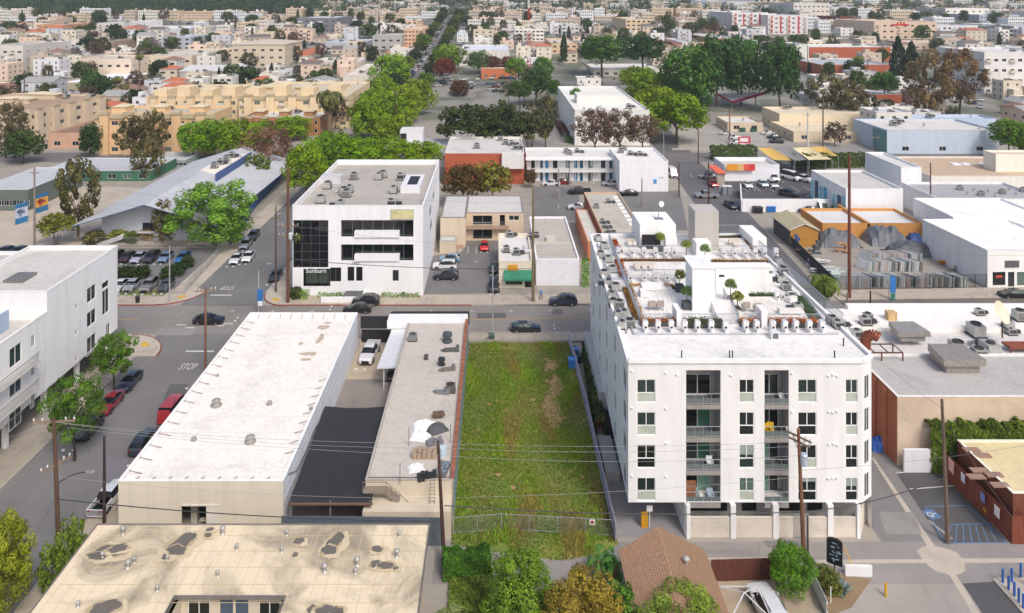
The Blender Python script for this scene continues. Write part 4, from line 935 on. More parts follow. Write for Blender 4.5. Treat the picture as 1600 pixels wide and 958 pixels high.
def f_ladder(b):
 for x in (-.25, .25): b.bar((x, 0, 0), (x * .7, .35, 2.2), .06)
 for i in range(7): b.bar((-.24, .05 * i, .25 + i * .29), (.24, .05 * i, .25 + i * .29), .04)
def f_crates(b):
 r = random.Random(2)
 for i in range(5):
  for j in range(3): b.box(i * .5 - 1.3, i * .5 - .86, j * .45 - .6, j * .45 - .2, 0, .3 + r.random() * .4)
def f_post(b): b.bar((0, 0, 0), (0, 0, 1.9), .07)
def f_hood(b): b.prism([(-.7, -.4), (.7, -.4), (.6, .4), (-.6, .4)], .3, .5); b.box(-.4, .4, -.25, .25, 0, .3)
GM, UM = [M('8a8c8d', 'metal'), M('55575a', 'metal')], M('85827e', 'metal')
junk('air_conditioner', 'grey air conditioner on the junk roof beside the white front parapet', 645, 532, f_unit, GM, 'air conditioner')
junk('exhaust_fan', 'big dark drum exhaust fan at the front of the junk roof', 699, 534, f_drum, M('5e6266', 'metal'), 'exhaust fan', sc_=.85)
junk('duct', 'dark flat duct lying behind the drum exhaust fan', 704, 549, f_duct, M('6a6a68', 'metal'), 'duct', 5, sc_=.8)
junk('exhaust_fan', 'squat black swamp cooler halfway along the front of the junk roof', 690, 570, f_drum, M('3f4143', 'metal'), 'exhaust fan', sc_=.6)
junk('duct', 'grey wedge shaped duct near the brick coping', 699, 579, f_duct, UM, 'duct', 15, sc_=.7)
junk('exhaust_fan', 'small bent turbine vent left of the swamp cooler', 666, 561, f_drum, M('66625c', 'metal'), 'vent', sc_=.38)
junk('chimney_hood', 'dark rusty upright hood beside a duct, middle of the junk roof', 704, 612, f_unit, [M('6d6a66', 'metal'), M('48423c', 'metal')], 'vent hood')
junk('duct', 'flat grey duct leaning left of the dark upright hood', 690, 615, f_duct, M('8d8f92', 'metal'), 'duct', -10, sc_=.7)
junk('bench', 'upturned brown bench frame on the junk roof', 685, 652, f_hood, M('6b5545', 'wood'), 'bench', 10)
junk('tarp', 'crumpled white tarp above a second white tarp', 663, 668, f_tarp, M('e8e8ea', 'plain'), 'tarp', 8)
junk('tarp', 'crumpled white tarp lying next to the stacked crates', 657, 684, f_tarp, M('e2e2e4', 'plain'), 'tarp', -12, sc_=.9)
junk('tarp', 'dark grey tarp heaped over junk right of the white tarps', 682, 672, f_tarp, M('4f5154', 'plain'), 'tarp', 30, sc_=.95)
junk('crate_stack', 'row of weathered wooden crates in the middle of the roof junk', 665, 712, f_crates, M('a8937a', 'wood'), 'crates')
junk('crate_stack', 'pile of grey plastic boxes behind the wooden crates', 680, 693, f_crates, M('7d7a80', 'plain'), 'crates', 20, sc_=.7)
junk('bath_tub', 'white plastic shell lying upside down on the junk roof', 650, 733, f_tarp, M('d8d8d6', 'plain'), 'tub', 15, sc_=.7)
junk('scrap_heap', 'heap of black tangled scrap by the leaning wooden pole', 668, 747, f_crates, M('3c3b3c', 'metal'), 'scrap heap', 12, sc_=.75)
junk('scrap_heap', 'heap of grey scrap against the rusty brick coping', 693, 735, f_crates, M('8f979c', 'metal'), 'scrap heap', 80, sc_=.8)
junk('bucket', 'pale blue barrel standing on the junk roof by the coping', 692, 712, lambda b: b.lathe([(.35, 0), (.38, .9), (.3, .95), (.02, .95)], n=12), M('b9cdd6', 'plain'), 'barrel')
junk('step_ladder', 'wooden ladder leaning at the rear of the junk workshop', 675, 787, f_ladder, M('8a8377', 'wood'), 'ladder', z=2.5)
junk('scrap_heap', 'orange board and rubbish piled behind the blue grey panel fence', 620, 806, f_crates, M('b98a58', 'wood'), 'scrap heap', 0, 1.6)
for i, (px_, py_, lb) in enumerate(((639, 696, 'thin upright post left of the white tarps'), (625, 755, 'thin upright post near the rusty rear pipe'), (704, 692, 'thin upright post against the brick coping'))):
 junk('post', lb, px_, py_, f_post, UM, 'post')
# black shade canopy between the workshops
b = MB(); n = 10; y0, y1 = 68.6, 84.8
for i in range(n):
 for j in range(6):
  def c(i_, j_): f = i_ / n; xa, xb = -19.3 - .4 * f, -11.6 - 1.0 * f; return (xa + (xb - xa) * j_ / 6, y0 + (y1 - y0) * f, 3.15 - .22 * math.sin(math.pi * j_ / 6) + .05 * math.sin(i_ * 2.1) + (0 if i_ else -.1) + .02 * (j_ % 2))
  b.face([c(i, j), c(i, j + 1), c(i + 1, j + 1), c(i + 1, j)])
t = thing('shade_canopy', 'black shade cloth canopy stretched between the two workshops', 'canopy', (-15.5, 68.6, 0)); o = b.build('cloth', M('2b2c30', 'roof'), t, (15.5, -68.6, 0))
for (x, y) in ((-19.2, 68.9), (-11.8, 68.9), (-15.5, 68.9)): q = MB(); q.bar((0, 0, 0), (0, 0, 3.1), .12); q.build('post', METG, t, (x + 15.5, y - 68.6, 0))
b = MB(); b.box(-3.7, 4, -.1, .05, 2.95, 3.1); b.build('edge_beam', M('7b5d49', 'wood'), t)
fence('blue grey corrugated panel fence along the alley behind the workshops', [(-19.7, 67.6), (-12.6, 67.55), (-5.0, 67.4)], 2.6, 'panel', '76828c', sp=2.5)
fence('black vertical bar gate at the street end of the driveway', [(-19.6, 107.4), (-15.4, 107.4)], 1.9, 'board', '1d1e20', name='gate', cat='gate')
wallseg('planter_wall', 'low tan wall strip along the boulevard front of the lot', [(-3.9, 107.5), (10, 107.5)], .35, .2, CON2)
cpx('white pickup truck parked in the driveway between the workshops', 578, 560, -94, 'pickup', 'd7d8da'); cpx('black motorcycle sized black car under the white awning', 611, 592, -88, 'hatch', '151619', sc_=.62, cat='car')
# --- lot fencing
fence('temporary chain link fence across the back of the grass lot', [(-4.0, 68.9), (.5, 69.4), (11.0, 68.6)], 1.6, 'link', 'b4b7ba', sp=3.0, mesh_c='a9abad')
fence('light chain link fence along the boulevard side of the grass lot', [(-3.9, 107.35), (10.6, 107.35)], 1.3, 'link', 'a9aaa9', sp=2.4, mesh_c='a9abad')
f_ = fence('white lavender panel fence with graffiti between lot and apartments', [(10.6, 107.3), (10.95, 90), (11.0, 67.8)], 1.9, 'panel', 'cfcbdc', sp=2.4)
gr = MB(); rr = random.Random(4)
for i in range(46):
 y = 68.5 + i * .8; z = rr.uniform(.5, 1.4); gr.bar((.28 - .02, y - 107.3, z), (.28 - .03, y - 107.3 + rr.uniform(.2, .6), z + rr.uniform(-.3, .4)), .02, .12)
gr.build('graffiti', M('6b5a9a', 'plain'), f_, (-.0, 0, 0))
b = MB(); b.box(0, .5, 0, .02, 0, .5); tag(b.build('fence_sign', M('e4e2e0', 'plain'), None, (P(921, 818, 1.2).x, 68.55, 1.1)), 'small white sign with a red mark on the temporary fence', 'sign')
b = MB(); b.lathe([(.17, 0), (.17, .01)], n=12); o = b.build('mark', M('a8362f', 'plain'), col.objects[-1] if False else None, (P(921, 818, 1.2).x + .25, 68.53, 1.35)); o.rotation_euler = (R(90), 0, 0); o.parent = [q for q in col.objects if q.name.startswith('fence_sign')][-1]; o.location = (.25, -.005, .25)
def tank(label, x, y, c, s=1.0):
 b = MB(); b.box(-.5 * s, .5 * s, -.45 * s, .45 * s, 0, .95 * s, 0); b.box(-.55 * s, .55 * s, -.52 * s, .5 * s, .95 * s, 1.1 * s, 0); b.box(-.3 * s, .3 * s, .45 * s, .55 * s, 1.0 * s, 1.15 * s, 1)
 t = thing('wheeled_bin', label, 'bin', (x, y, 0)); b.build('body', [M(c, 'plain', .4), DK], t)
 for q in (-.4, .4): w = MB(); w.tube((q * s, .5 * s, .14), (q * s * .7, .5 * s, .14), .14, .14, 10); w.build('wheel', DK, t)
p = P(898, 556); tank('blue wheeled bin at the fence, the one nearer the boulevard', p.x, p.y, '4a86bd'); p = P(895, 574); tank('blue wheeled bin at the fence, the one farther into the grass', p.x, p.y, '3f87cf', 1.15)
p = P(903, 566); tank('black wheeled bin between the two blue bins', p.x, p.y, '242628', .9); p = P(768, 532); tank('small green utility box at the front corner of the lot', p.x, p.y, '2f5a49', .8)
# --- white apartments at the left edge
H1 = 12.5
G = Bld('apartment_building', 'white three-storey apartment block with blue balcony recesses at the left edge', (-100, 66), (-54, 66), 22.5, H1 - 3.2, WHT, M('c3bfb8', 'roof'), z=3.2)
for (x0, y0, x1, y1) in ((15, 540, 34, 570), (15, 588, 34, 616), (15, 632, 34, 667), (49, 524, 54.5, 542), (49, 569, 54.5, 587), (49, 612, 54.5, 637)):
 G.wpx('R', x0, y0, x1, y1, style='slider', near=True, frame='d9dbdc', glass='2b3a3c')
for (x0, y0, x1, y1) in ((72, 520, 103, 549), (72, 566, 103, 590)): G.wpx('R', x0, y0, x1, y1, style='grid', near=True, frame='2c3238', glass='26333c', dep=1.0)
G.wpx('R', 73, 486, 103, 512, style='slider', near=True, frame='2c3238', glass='26333c', dep=1.0)
G.finish(par=.9, base=0)
G.ac(34, 12, 0, 0, 1.5); G.ac(38, 9, 1, .3, 1.4); G.ac(31, 15, 1, .3, 1.3); G.ac(41, 5, 0, 0, 1.2)
G2 = Bld('apartment_building', 'taller white tower end of the left apartments with small windows', (-66.5, 88.5), (-54, 88.5), 16.5, 14.9 - 3.2, M('e4e4e4', 'wall'), M('c8c4bd', 'roof'), z=3.2)
for (x0, y0, x1, y1) in ((136, 447, 150, 470), (136, 485, 150, 508), (136, 524, 150, 552), (166, 505, 172, 525), (117.5, 475, 121, 484), (117.5, 515, 121, 524), (117.5, 556, 121, 565), (160, 452, 170.5, 490)):
 G2.wpx('R', x0, y0, x1, y1, style='slider', near=True, frame='dcdcdc', glass='2b3338')
G2.wpx('R', 159.5, 440, 170, 449, style='grid', near=True, frame='2c3238', glass='26333c', dep=1.2)
G2.finish(par=.5, base=0); b = MB(); b.box(4.5, 7, 4, 7, 11.2, 11.5); part(b, 'skylight', UM, G2.root)
b = MB(); b.box(6, 12.5, 14.6, 16.5, 0, 11.4); 
G3 = Bld('apartment_building', 'flat grey roofed rear wing behind the white apartments, left edge', (-100, 90), (-66.7, 90), 17, 10.2, M('e0e0e0', 'wall'), M('bdb8b0', 'roof'), z=3.2); G3.finish(par=.4, base=0)
b = MB(); b.box(-100, -56, 68, 105, 0, 3.2); 
Gb = thing('parking_podium', 'shaded ground level car park under the left white apartments', 'building', (-100, 68, 0)); b = MB(); b.box(0, 44.5, 0, 36, 3.0, 3.2); b.build('slab', M('b9b7b3', 'concrete'), Gb); b = MB(); b.box(2, 42.5, 1, 35.5, 0, 3.0); b.build('wall', M('8f8d8b', 'concrete'), Gb)
for y in (.3, 7, 14, 21, 28, 35): b = MB(); b.box(44.9, 45.4, y, y + .5, 0, 3.2); b.build('column', WHT, Gb)
for (y0, y1) in ((1.5, 6), (8, 13), (22, 27)): b = MB(); b.box(42.5, 42.62, y0, y1, 0, 2.6); b.build('garage_door', M('5a5a5a', 'metal'), Gb)
b = MB(); b.box(42.63, 42.68, 3.2, 4.0, 1.3, 1.9); b.build('sign', M('e9dcdc', 'plain'), Gb)
t = thing('balcony', 'projecting white balcony with railing high on the left apartments', 'balcony', (-54, 76.8, 8.0)); 
col.objects.unlink(t); bpy.data.objects.remove(t)
for (zb_, y0, y1) in ((5.0, 11.2, 19.5), (1.9, 11.2, 19.5)):
 b = MB(); b.box(0, 1.1, y0, y1, zb_ - .2, zb_); b.build('balcony_slab', M('cfccc6', 'concrete'), G.root, (46, 0, 0)); b = MB()
 b.bar((1.05, y0, zb_ + 1), (1.05, y1, zb_ + 1), .05)
 for i in range(int((y1 - y0) / .16)): b.bar((1.05, y0 + i * .16, zb_), (1.05, y0 + i * .16, zb_ + 1), .025)
 b.build('balcony_railing', M('8e8f91', 'metal'), G.root, (46, 0, 0))
b = MB(); b.box(-3, -.2, 11.5, 19.5, H1 - 3.2 - .9, H1 - 3.15 + 1.2); G.bx('balcony_back_wall', 42.8, 43.1, 11.5, 20, H1 - 4.1, H1 - 1.9, M('9fb1c4', 'wall'))
# ================================================================ WHITE APARTMENT BLOCK WITH ROOF TERRACES
ZB, ZT = 3.1, 16.3
HF = (12.35, 68.7); HX1 = 34.2
HL = (13.55, 105.5)
root = thing('apartment_building', 'large white five-level apartment block with roof terraces right of the grass lot', 'building', (0, 0, 0))
HW = M('e8e7e5', 'wall'); HG = M('8e8c8a', 'wall')
class Hx: pass
def hpx(x): return (x - VX) * HF[1] / F
def hz(y): return H - y * HF[1] / F
W_h = HX1 - HF[0]
winc = [(995.2, 1024.3), (1154.8, 1178.4), (1246.6, 1276), (1321, 1340.3)]
winr = [(593, 629.5), (643.8, 680.6), (695.4, 731.8), (747, 783)]
ops = []; wn_ = []
for c0, c1 in winc:
 for r0, r1 in winr: o_ = (hpx(c0) - HF[0], hz(r1), hpx(c1) - HF[0], hz(r0)); ops.append(o_); wn_.append(o_)
recs = [(hpx(1072) - HF[0], hpx(1126) - HF[0]), (hpx(1194.5) - HF[0], hpx(1232.5) - HF[0])]
for a_, b_ in recs: ops.append((a_, ZB + .05, b_, hz(578.5)))
fb = MB(); facade(fb, (HF[0], HF[1], 0), (1, 0, 0), (0, 1, 0), W_h, ZT, ops, .12, z0=ZB)
CH = (35.5, 69.6)
# chamfer face and side walls
chd = (Vector((*CH, 0)) - Vector((HX1, HF[1], 0))); chl = chd.length; chd.normalize(); chn = Vector((-chd.y, chd.x, 0))
chops = []
for r0, r1 in winr: chops.append((.35, hz(r1) + .15, 1.15, hz(r0) + .2))
facade(fb, (HX1, HF[1], 0), chd, chn, chl, ZT, chops, .1, z0=ZB)
facade(fb, (CH[0], CH[1], 0), (0, 1, 0), (-1, 0, 0), 36, ZT, [], z0=0)
lw = (Vector((*HF, 0)) - Vector((*HL, 0))); lwl = lw.length; lw.normalize(); lwn = Vector((-lw.y, lw.x, 0))
lops = []; 
for j in range(4):
 zz = hz(winr[j][1])
 for u in (4.0, 11.5, 19, 26.5, 33.5): lops.append((u, zz, u + (1.3 if int(u) % 3 else 1.9), zz + 2.0))
facade(fb, (HL[0], HL[1], 0), lw, lwn, lwl, ZT, lops, .14, z0=ZB)
fb.face([(HL[0], HL[1], 0), (HL[0], HL[1], ZT), (CH[0], 105.6, ZT), (CH[0], 105.6, 0)])
fb.face([(HF[0], HF[1], ZB), (HL[0], HL[1], ZB), (CH[0], 105.6, ZB), (CH[0], CH[1], ZB), (HX1, HF[1], ZB)])
fb.build('wall', HW, root)
for (a_, z0, b_, z1) in wn_:
 fr_ = link('window', window_mesh(b_ - a_, z1 - z0, 'hero', 'f0f0ee', '24302e', 'frame'), root, (HF[0] + a_, HF[1] + .07, z0)); link('pane', window_mesh(b_ - a_, z1 - z0, 'hero', 'f0f0ee', '24302e', 'pane'), fr_)
 hh = z1 - z0; w_ = b_ - a_; rr_ = rnd.random(); q = MB()
 if rr_ < .45: q.box(.1, w_ - .1, .02, .03, .07, hh * .39); q.build('spandrel_pane', M('b4bcae', 'plain', .2), fr_)
 elif rr_ < .8: q.box(.09, w_ - .09, .028, .03, hh * (.55 + rnd.random() * .3), hh - .08); q.build('blind', M('93a39a', 'plain', .4), fr_)
for (a_, z0, b_, z1) in chops:
 o = link('window', window_mesh(b_ - a_, z1 - z0, 'slider', 'e8e8e6', '26312f'), root, tuple(Vector((HX1, HF[1], z0)) + chd * a_ + chn * .05), math.atan2(chd.y, chd.x))
for (a_, z0, b_, z1) in lops:
 o = link('window', window_mesh(b_ - a_, z1 - z0, 'slider', 'b9bbbd', '1c2225'), root, tuple(Vector((HL[0], HL[1], z0)) + lw * a_ + lwn * .08), math.atan2(lw.y, lw.x))
# balcony recesses
RD = 1.7
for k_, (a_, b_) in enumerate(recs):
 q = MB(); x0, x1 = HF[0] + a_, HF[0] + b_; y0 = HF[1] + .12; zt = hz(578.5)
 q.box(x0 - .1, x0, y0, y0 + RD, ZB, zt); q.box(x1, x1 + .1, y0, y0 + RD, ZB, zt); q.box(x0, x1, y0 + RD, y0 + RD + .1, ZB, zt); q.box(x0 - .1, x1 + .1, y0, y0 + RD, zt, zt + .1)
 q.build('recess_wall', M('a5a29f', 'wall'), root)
 for j, (ft, fbm) in enumerate(((633, 640), (684.5, 691), (736, 743), (787, 793))):
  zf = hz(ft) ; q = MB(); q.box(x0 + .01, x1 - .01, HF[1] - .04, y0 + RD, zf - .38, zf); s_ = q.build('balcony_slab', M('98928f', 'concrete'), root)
  fl = MB(); fl.box(.12, x1 - x0 - .12, .15, RD, 0, .02); fl.build('deck', M('5a626a', 'plain'), s_, (x0, HF[1], zf))
  dw = (x1 - x0) * .78; dh = 2.05; dr = link('sliding_door', window_mesh(dw, dh, 'slider', 'c9cbca', '262c2b', 'frame'), root, (x0 + (x1 - x0) * .08, y0 + RD - .1, zf + .02)); 
  for h_ in range(2):
   pm = MB(); pm.box(0, dw / 2 - .1, 0, .02, 0, dh - .15); 
   pc = [('1d1f20', 'glass'), ('3d6653', 'glass'), ('7fa391', 'glass'), ('343b3a', 'glass')][[(0, 0), (0, 1), (3, 1), (0, 2)][j][h_] if k_ == 0 else [(0, 3), (3, 0), (2, 3), (2, 3)][j][h_]]
   pm.build('pane', M(pc[0], 'plain', .12), dr, (.08 + h_ * dw / 2, .02, .08))
  rl = MB(); rl.bar((0, 0, 1.05), (x1 - x0, 0, 1.05), .05); rl.bar((0, 0, .12), (x1 - x0, 0, .12), .04)
  for i in range(int((x1 - x0) / .8) + 1): rl.bar((min(i * .8, x1 - x0), 0, 0), (min(i * .8, x1 - x0), 0, 1.05), .035)
  ro = rl.build('balcony_railing', M('b6b9ba', 'metal'), root, (x0, HF[1] + .04, zf)); gp = MB(); gp.box(.02, x1 - x0 - .02, .02, .03, .15, .6); gp.build('glass_infill', M('66716f', 'plain', .15), ro)
def chair(label, x, y, z, c, rz=0, s=1, group=None, name='chair', cat='chair'):
 t = thing(name, label, cat, (x, y, z), R(rz), group); b = MB(); b.box(-.3, .3, -.28, .28, .36, .44); b.build('seat', M(c, 'plain'), t); b = MB(); b.box(-.3, .3, .24, .3, .44, .9); b.build('backrest', M(c, 'plain'), t)
 for x_ in (-.26, .26):
  for y_ in (-.24, .24): b = MB(); b.bar((x_, y_, 0), (x_, y_, .37), .04); b.build('leg', METG, t)
  b = MB(); b.box(x_ - .03, x_ + .03, -.26, .28, .56, .61); b.build('armrest', M(c, 'plain'), t)
 t.scale = (s,) * 3; return t
bx_ = lambda px_: hpx(px_)
chair('yellow folding chair on the second balcony from the top, left one of two', bx_(1203), HF[1] + .6, hz(684.5), 'c9a21a', 20); chair('yellow folding chair on the second balcony from the top, right one of two', bx_(1209), HF[1] + .8, hz(684.5), 'd2ad25', -15)
chair('white chair on the third balcony down in the wider recess', bx_(1112), HF[1] + .6, hz(736), 'd7d9db'); chair('pale blue chair on the lowest balcony of the wider recess', bx_(1113), HF[1] + .6, hz(787), 'a9bccb'); chair('grey chair at the left of the lowest wider balcony', bx_(1090), HF[1] + .7, hz(787), '8fa0a3')
chair('white chair on the top right balcony', bx_(1226), HF[1] + .6, hz(633), 'd5d7d9', s=.8)
b = MB(); b.box(0, .9, 0, .05, 0, 2.0); tag(b.build('wooden_screen', M('8a5a3a', 'wood'), None, (bx_(1073), HF[1] + .2, hz(787) + .02)), 'brown wooden privacy screen on the lowest left balcony', 'screen')
# wall lights and vents: small white pieces on the facade
q = MB()
q.lathe([(.02, 0), (.13, .02), (.13, .08), (.05, .14), (.02, .15)], n=8); fx = q.mesh('wall_vent', M('f3f3f1', 'plain', .4))
for (px_, py_) in ((987, 579), (987, 637), (987, 743), (1040, 582), (1040, 638), (1041, 692), (1040, 744), (1058, 585), (1142, 586), (1294, 587), (1301, 585), (1308, 587), (1295, 643), (1301, 644), (1307, 642), (1295, 694), (1302, 693), (1308, 695), (1294, 747), (1301, 747), (1307, 746), (1237, 583), (1237, 643)):
 o = link('wall_vent', fx, root, (hpx(px_), HF[1] - .001, hz(py_))); o.rotation_euler = (R(90), 0, 0)
# ground level: block walls, columns, openings
zg = MB(); zg.box(0, .1, 0, .1, 0, .1)
cols = [(1073, 1078.5), (1142, 1150), (1208.5, 1217), (1294, 1302.5), (1339.5, 1345)]
for c0, c1 in cols: q = MB(); q.box((c0 - VX) * 68.3 / F, (c1 - VX) * 68.3 / F, 68.3, 68.85, 0, ZB); q.build('column', HW, root)
blk = {}
def blockwall(x0, x1, y, z1, rz=0, org=None, L=None):
 L = L or x1 - x0; b = MB(); k_ = int(z1 / .2); n_ = max(1, int(L / .4)); r2 = random.Random(int(L * 10)); w_ = L / n_
 for j in range(k_):
  off = (j % 2) * w_ / 2
  for i in range(n_ + (1 if j % 2 else 0)):
   a_ = max(0, i * w_ - off); c_ = min(L, i * w_ - off + w_ - .02)
   if c_ - a_ > .05: b.box(a_, c_, r2.uniform(-.008, .004), .18, j * .2 + .01, j * .2 + .19)
 b.box(0, L, .02, .17, 0, k_ * .2 - .005); b.box(-.02, L + .02, -.03, .2, k_ * .2, k_ * .2 + .07)
 o = b.build('block_wall', M('ded4c6', 'concrete'), root, org or (x0, y, 0), rz); return o
for (c0, c1) in zip(cols, cols[1:]):
 xa, xb = (c0[1] - VX) * 68.4 / F, (c1[0] - VX) * 68.4 / F
 blockwall(xa, xb, 68.45, 1.85)
blockwall(0, 0, 0, 1.85, math.atan2(2.3, 1.6), ((1345 - VX) * 68.4 / F, 68.5, 0), 2.7)
b = MB(); b.box(17.9, 35.4, 70.4, 105, 0, ZB); b.build('garage_wall', M('b3b1ad', 'wall'), root)
b = MB(); b.box(17.6, 17.9, 68.6, 105, 0, ZB); b.build('garage_side', HW, root)
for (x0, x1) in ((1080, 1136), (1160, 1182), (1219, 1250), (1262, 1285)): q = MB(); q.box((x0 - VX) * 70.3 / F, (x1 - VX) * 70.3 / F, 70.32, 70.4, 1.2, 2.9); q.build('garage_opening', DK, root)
q = MB(); xa = (1242 - VX) * 68.3 / F
for i in range(9): q.bar((xa + i * .16, 68.36, 0), (xa + i * .16, 68.36, 2.2), .03)
q.bar((xa, 68.36, 2.2), (xa + 1.3, 68.36, 2.2), .06); q.bar((xa, 68.36, .1), (xa + 1.3, 68.36, .1), .05); q.build('gate', M('a7b0b8', 'metal'), root)
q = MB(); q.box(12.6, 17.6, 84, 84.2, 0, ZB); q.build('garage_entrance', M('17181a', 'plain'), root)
b = MB(); b.box(12.4, 14.6, 88, 104, 0, ZB); b.build('podium_wall', M('b5b3b0', 'wall'), root)
for (px_, c_, nm, lb, w_, h_) in ((1006, 'c8920f', 'bollard', 'yellow painted post at the apartment driveway entrance', .5, 1.4), (1015, 'e9e9ea', 'sign', 'white square sign beside the yellow driveway post', .55, .55)):
 q = MB(); p = P(px_, 824); 
 if nm == 'bollard': q.box(-w_ / 2, w_ / 2, -.1, .1, 0, h_); q.box(w_ / 2, w_ / 2 + .12, -.12, .12, 0, h_ + .1)
 else: q.box(-w_ / 2, w_ / 2, -.03, .03, 1.5, 2.05); q.bar((0, 0, 0), (0, 0, 1.5), .06)
 tag(q.build(nm, M(c_, 'plain'), None, (p.x, p.y, .02)), lb, nm)
# --- roof
rz_ = ZT - .15
rf = MB(); rf.face([(HF[0] + .2, HF[1] + .2, rz_), (HX1, HF[1] + .2, rz_), (CH[0] - .2, CH[1] + .1, rz_), (CH[0] - .2, 105.4, rz_), (HL[0] + .2, 105.3, rz_)]); rf.build('roof', M('e6e4e1', 'roof'), root)
pp = MB()
for (p, q) in ((HF, (HX1, HF[1])), ((HX1, HF[1]), CH), (CH, (CH[0], 105.6)), (HL, (CH[0], 105.6)), (HF, HL)): pp.bar((*p, ZT + .02), (*q, ZT + .02), .3, .35)
pp.build('parapet', M('f1f0ee', 'wall'), root)
HR = lambda x, y, z=rz_: P(x, y, z)
def hbox(name, x0, x1, yf, yb, z0, z1, m, parent=None, px=True):
 """box on the roof: front base pixel line yf at x0..x1, back at roof pixel yb (top)"""
 a_ = P(x0, yf, z0); c_ = P(x1, yf, z0); d = F * (H - z1) / yb if yb else a_.y + 1; q = MB(); q.box(0, c_.x - a_.x, 0, d - a_.y, 0, z1 - z0); return q.build(name, m, parent or root, (a_.x, a_.y, z0))
zt_ = H - 420 * HR(1090, 487).y / F
hbox('lift_tower', 1082, 1117, 487, 405, rz_, zt_, M('f0efee', 'wall')); q = MB(); a_ = P(1082, 487, rz_); q.box(-.08, 2.5, -.08, 3.9, zt_ - rz_, zt_ - rz_ + .12); q.build('tower_coping', WHT, root, (a_.x, a_.y, rz_))
zs = H - 419 * HR(1150, 458).y / F
hbox('stair_house', 1118, 1207, 458, 410, rz_, zs, M('eeedeb', 'wall')); a_ = P(1118, 458, rz_); w_ = P(1207, 458, rz_).x - a_.x
q = MB(); q.box(-.06, w_ + .06, -.06, .3, zs - rz_, zs - rz_ + .12); q.build('coping', WHT, root, (a_.x, a_.y, rz_))
for (u, z, w2, h2, m2) in ((.4, 1.9, .6, .2, DK), (6.2, 2.3, .4, .3, METG), (7.6, 1.8, .25, .25, METG)): q = MB(); q.box(u, u + w2, -.06, 0, z, z + h2); q.build('wall_lamp', m2, root, (a_.x, a_.y, rz_))
zp = H - 349 * HR(1030, 388).y / F
hbox('roof_house', 1000, 1056, 390, 331, rz_, zp, M('efeeec', 'wall')); hbox('roof_house', 1040, 1058, 392, 367, rz_, zp - 1.6, M('ececea', 'wall'))
a_ = P(1040, 392, rz_); q = MB(); q.box(-3.2, -.7, -.05, 0, 0, 2.2); q.build('door', DK, root, (a_.x, a_.y, rz_))
hbox('equipment_screen', 1086, 1123, 392, 319, rz_, H - 330 * HR(1100, 392).y / F, M('b9b4ae', 'wall')); hbox('roof_house', 1088, 1111, 402, 372, rz_, rz_ + 1.9, M('e9e8e6', 'wall'))
hbox('parapet_wall', 1176, 1198, 389, 352, rz_, rz_ + 1.5, M('f0efed', 'wall'))
hbox('chimney', 1057.5, 1064.5, 512, 474, rz_, rz_ + 1.7, M('f2f1ef', 'wall')); hbox('chimney', 1190, 1199, 512, 476, rz_, rz_ + 1.7, M('f2f1ef', 'wall')); hbox('chimney', 1020, 1024.5, 391, 366, rz_, rz_ + 1.3, M('f2f1ef', 'wall'))
# stair flight down between the terraces, deck surfaces
DEC = [((985, 445), (1048, 445), (1068, 496), (1003, 496), 'eae6e1'), ((972, 409), (1064, 409), (1070, 430), (979, 430), 'e6e2dd'), ((963, 373), (1016, 373), (1020, 391), (968, 391), 'e8e4df'), ((1143, 464), (1243, 463), (1262, 496), (1155, 497), 'e7e2da'), ((1120, 372), (1160, 372), (1177, 393), (1126, 393), 'e9e5df')]
zd = rz_ + .25
for k_, (a1_, a2_, a3_, a4_, c_) in enumerate(DEC):
 q = MB(); pts = [P(*p, zd) for p in (a4_, a3_, a2_, a1_)]; q.prism([(p.x, p.y) for p in pts], rz_ + .01, zd)
 d_ = q.build('terrace_deck', M(c_, 'concrete'), root)
 g_ = MB(); 
 for f_ in [i / 9 for i in range(1, 9)]:
  pa = pts[0].lerp(pts[1], f_); pb_ = pts[3].lerp(pts[2], f_); g_.bar((pa.x, pa.y, zd + .004), (pb_.x, pb_.y, zd + .004), .03, .012)
 g_.build('paver_joints', M('bdb8b0', 'plain'), d_)
# planters with orange, ochre and green planting along the terrace edges
def planter(label, p0, p1, w_, c_, h_=.45, z=rz_ + .02, leafc=None):
 if not leafc: h_ = .16; w_ *= 1.25
 a_, b_ = P(*p0, z + .3), P(*p1, z + .3); u = (b_ - a_); u.z = 0; L = u.length; rz = math.atan2(u.y, u.x); t = thing('planter', label, 'planter', (a_.x, a_.y, z), rz)
 q = MB(); q.box(0, L, -w_ / 2, w_ / 2, 0, h_); q.build('trough', M('4d4a47' if leafc else '5d4b3e', 'plain'), t); m = MB(); r = random.Random(int(L * 50))
 for i in range(int(L * w_ * 110)):
  leafquad(m, Vector((r.uniform(0, L), r.uniform(-w_ / 2, w_ / 2) * 1.05, h_ + r.uniform(0, .28))), Vector((r.uniform(-.6, .6), r.uniform(-.6, .6), 1)), .10 * r.uniform(.6, 1.2), min(1, max(0, .5 + .4 * math.sin(i * .01 * L) + r.uniform(-.3, .3))), r)
 m.build('planting', M(c_, 'leaf'), t, tint=True); return t
planter('ochre planted trough along the left side of the sofa terrace', (999, 496), (980, 447), .95, 'b0852b'); planter('ochre planted trough behind the sofa on the terrace', (981, 444.5), (1054, 445), .8, 'b8882c')
planter('orange planted trough left of the long table terrace', (975, 430), (966, 404), .8, 'c4682e'); planter('rust planted trough behind the long table', (968, 404.5), (1072, 404), .55, 'a67a38')
planter('orange planted trough at the left of the farthest left terrace', (968, 391), (958, 373), .7, 'c8712c'); planter('orange planting below the front railing of the sofa terrace', (1000, 503), (1056, 503), .9, 'cf7a30', leafc=1)
planter('dark green and bronze planting behind the white hoods in the middle', (1068, 504), (1130, 504), 1.3, '5c6a34', leafc=1); planter('orange flowers in the trough left of the second chimney', (1156, 504), (1186, 504), 1.1, 'd98a2a', leafc=1)
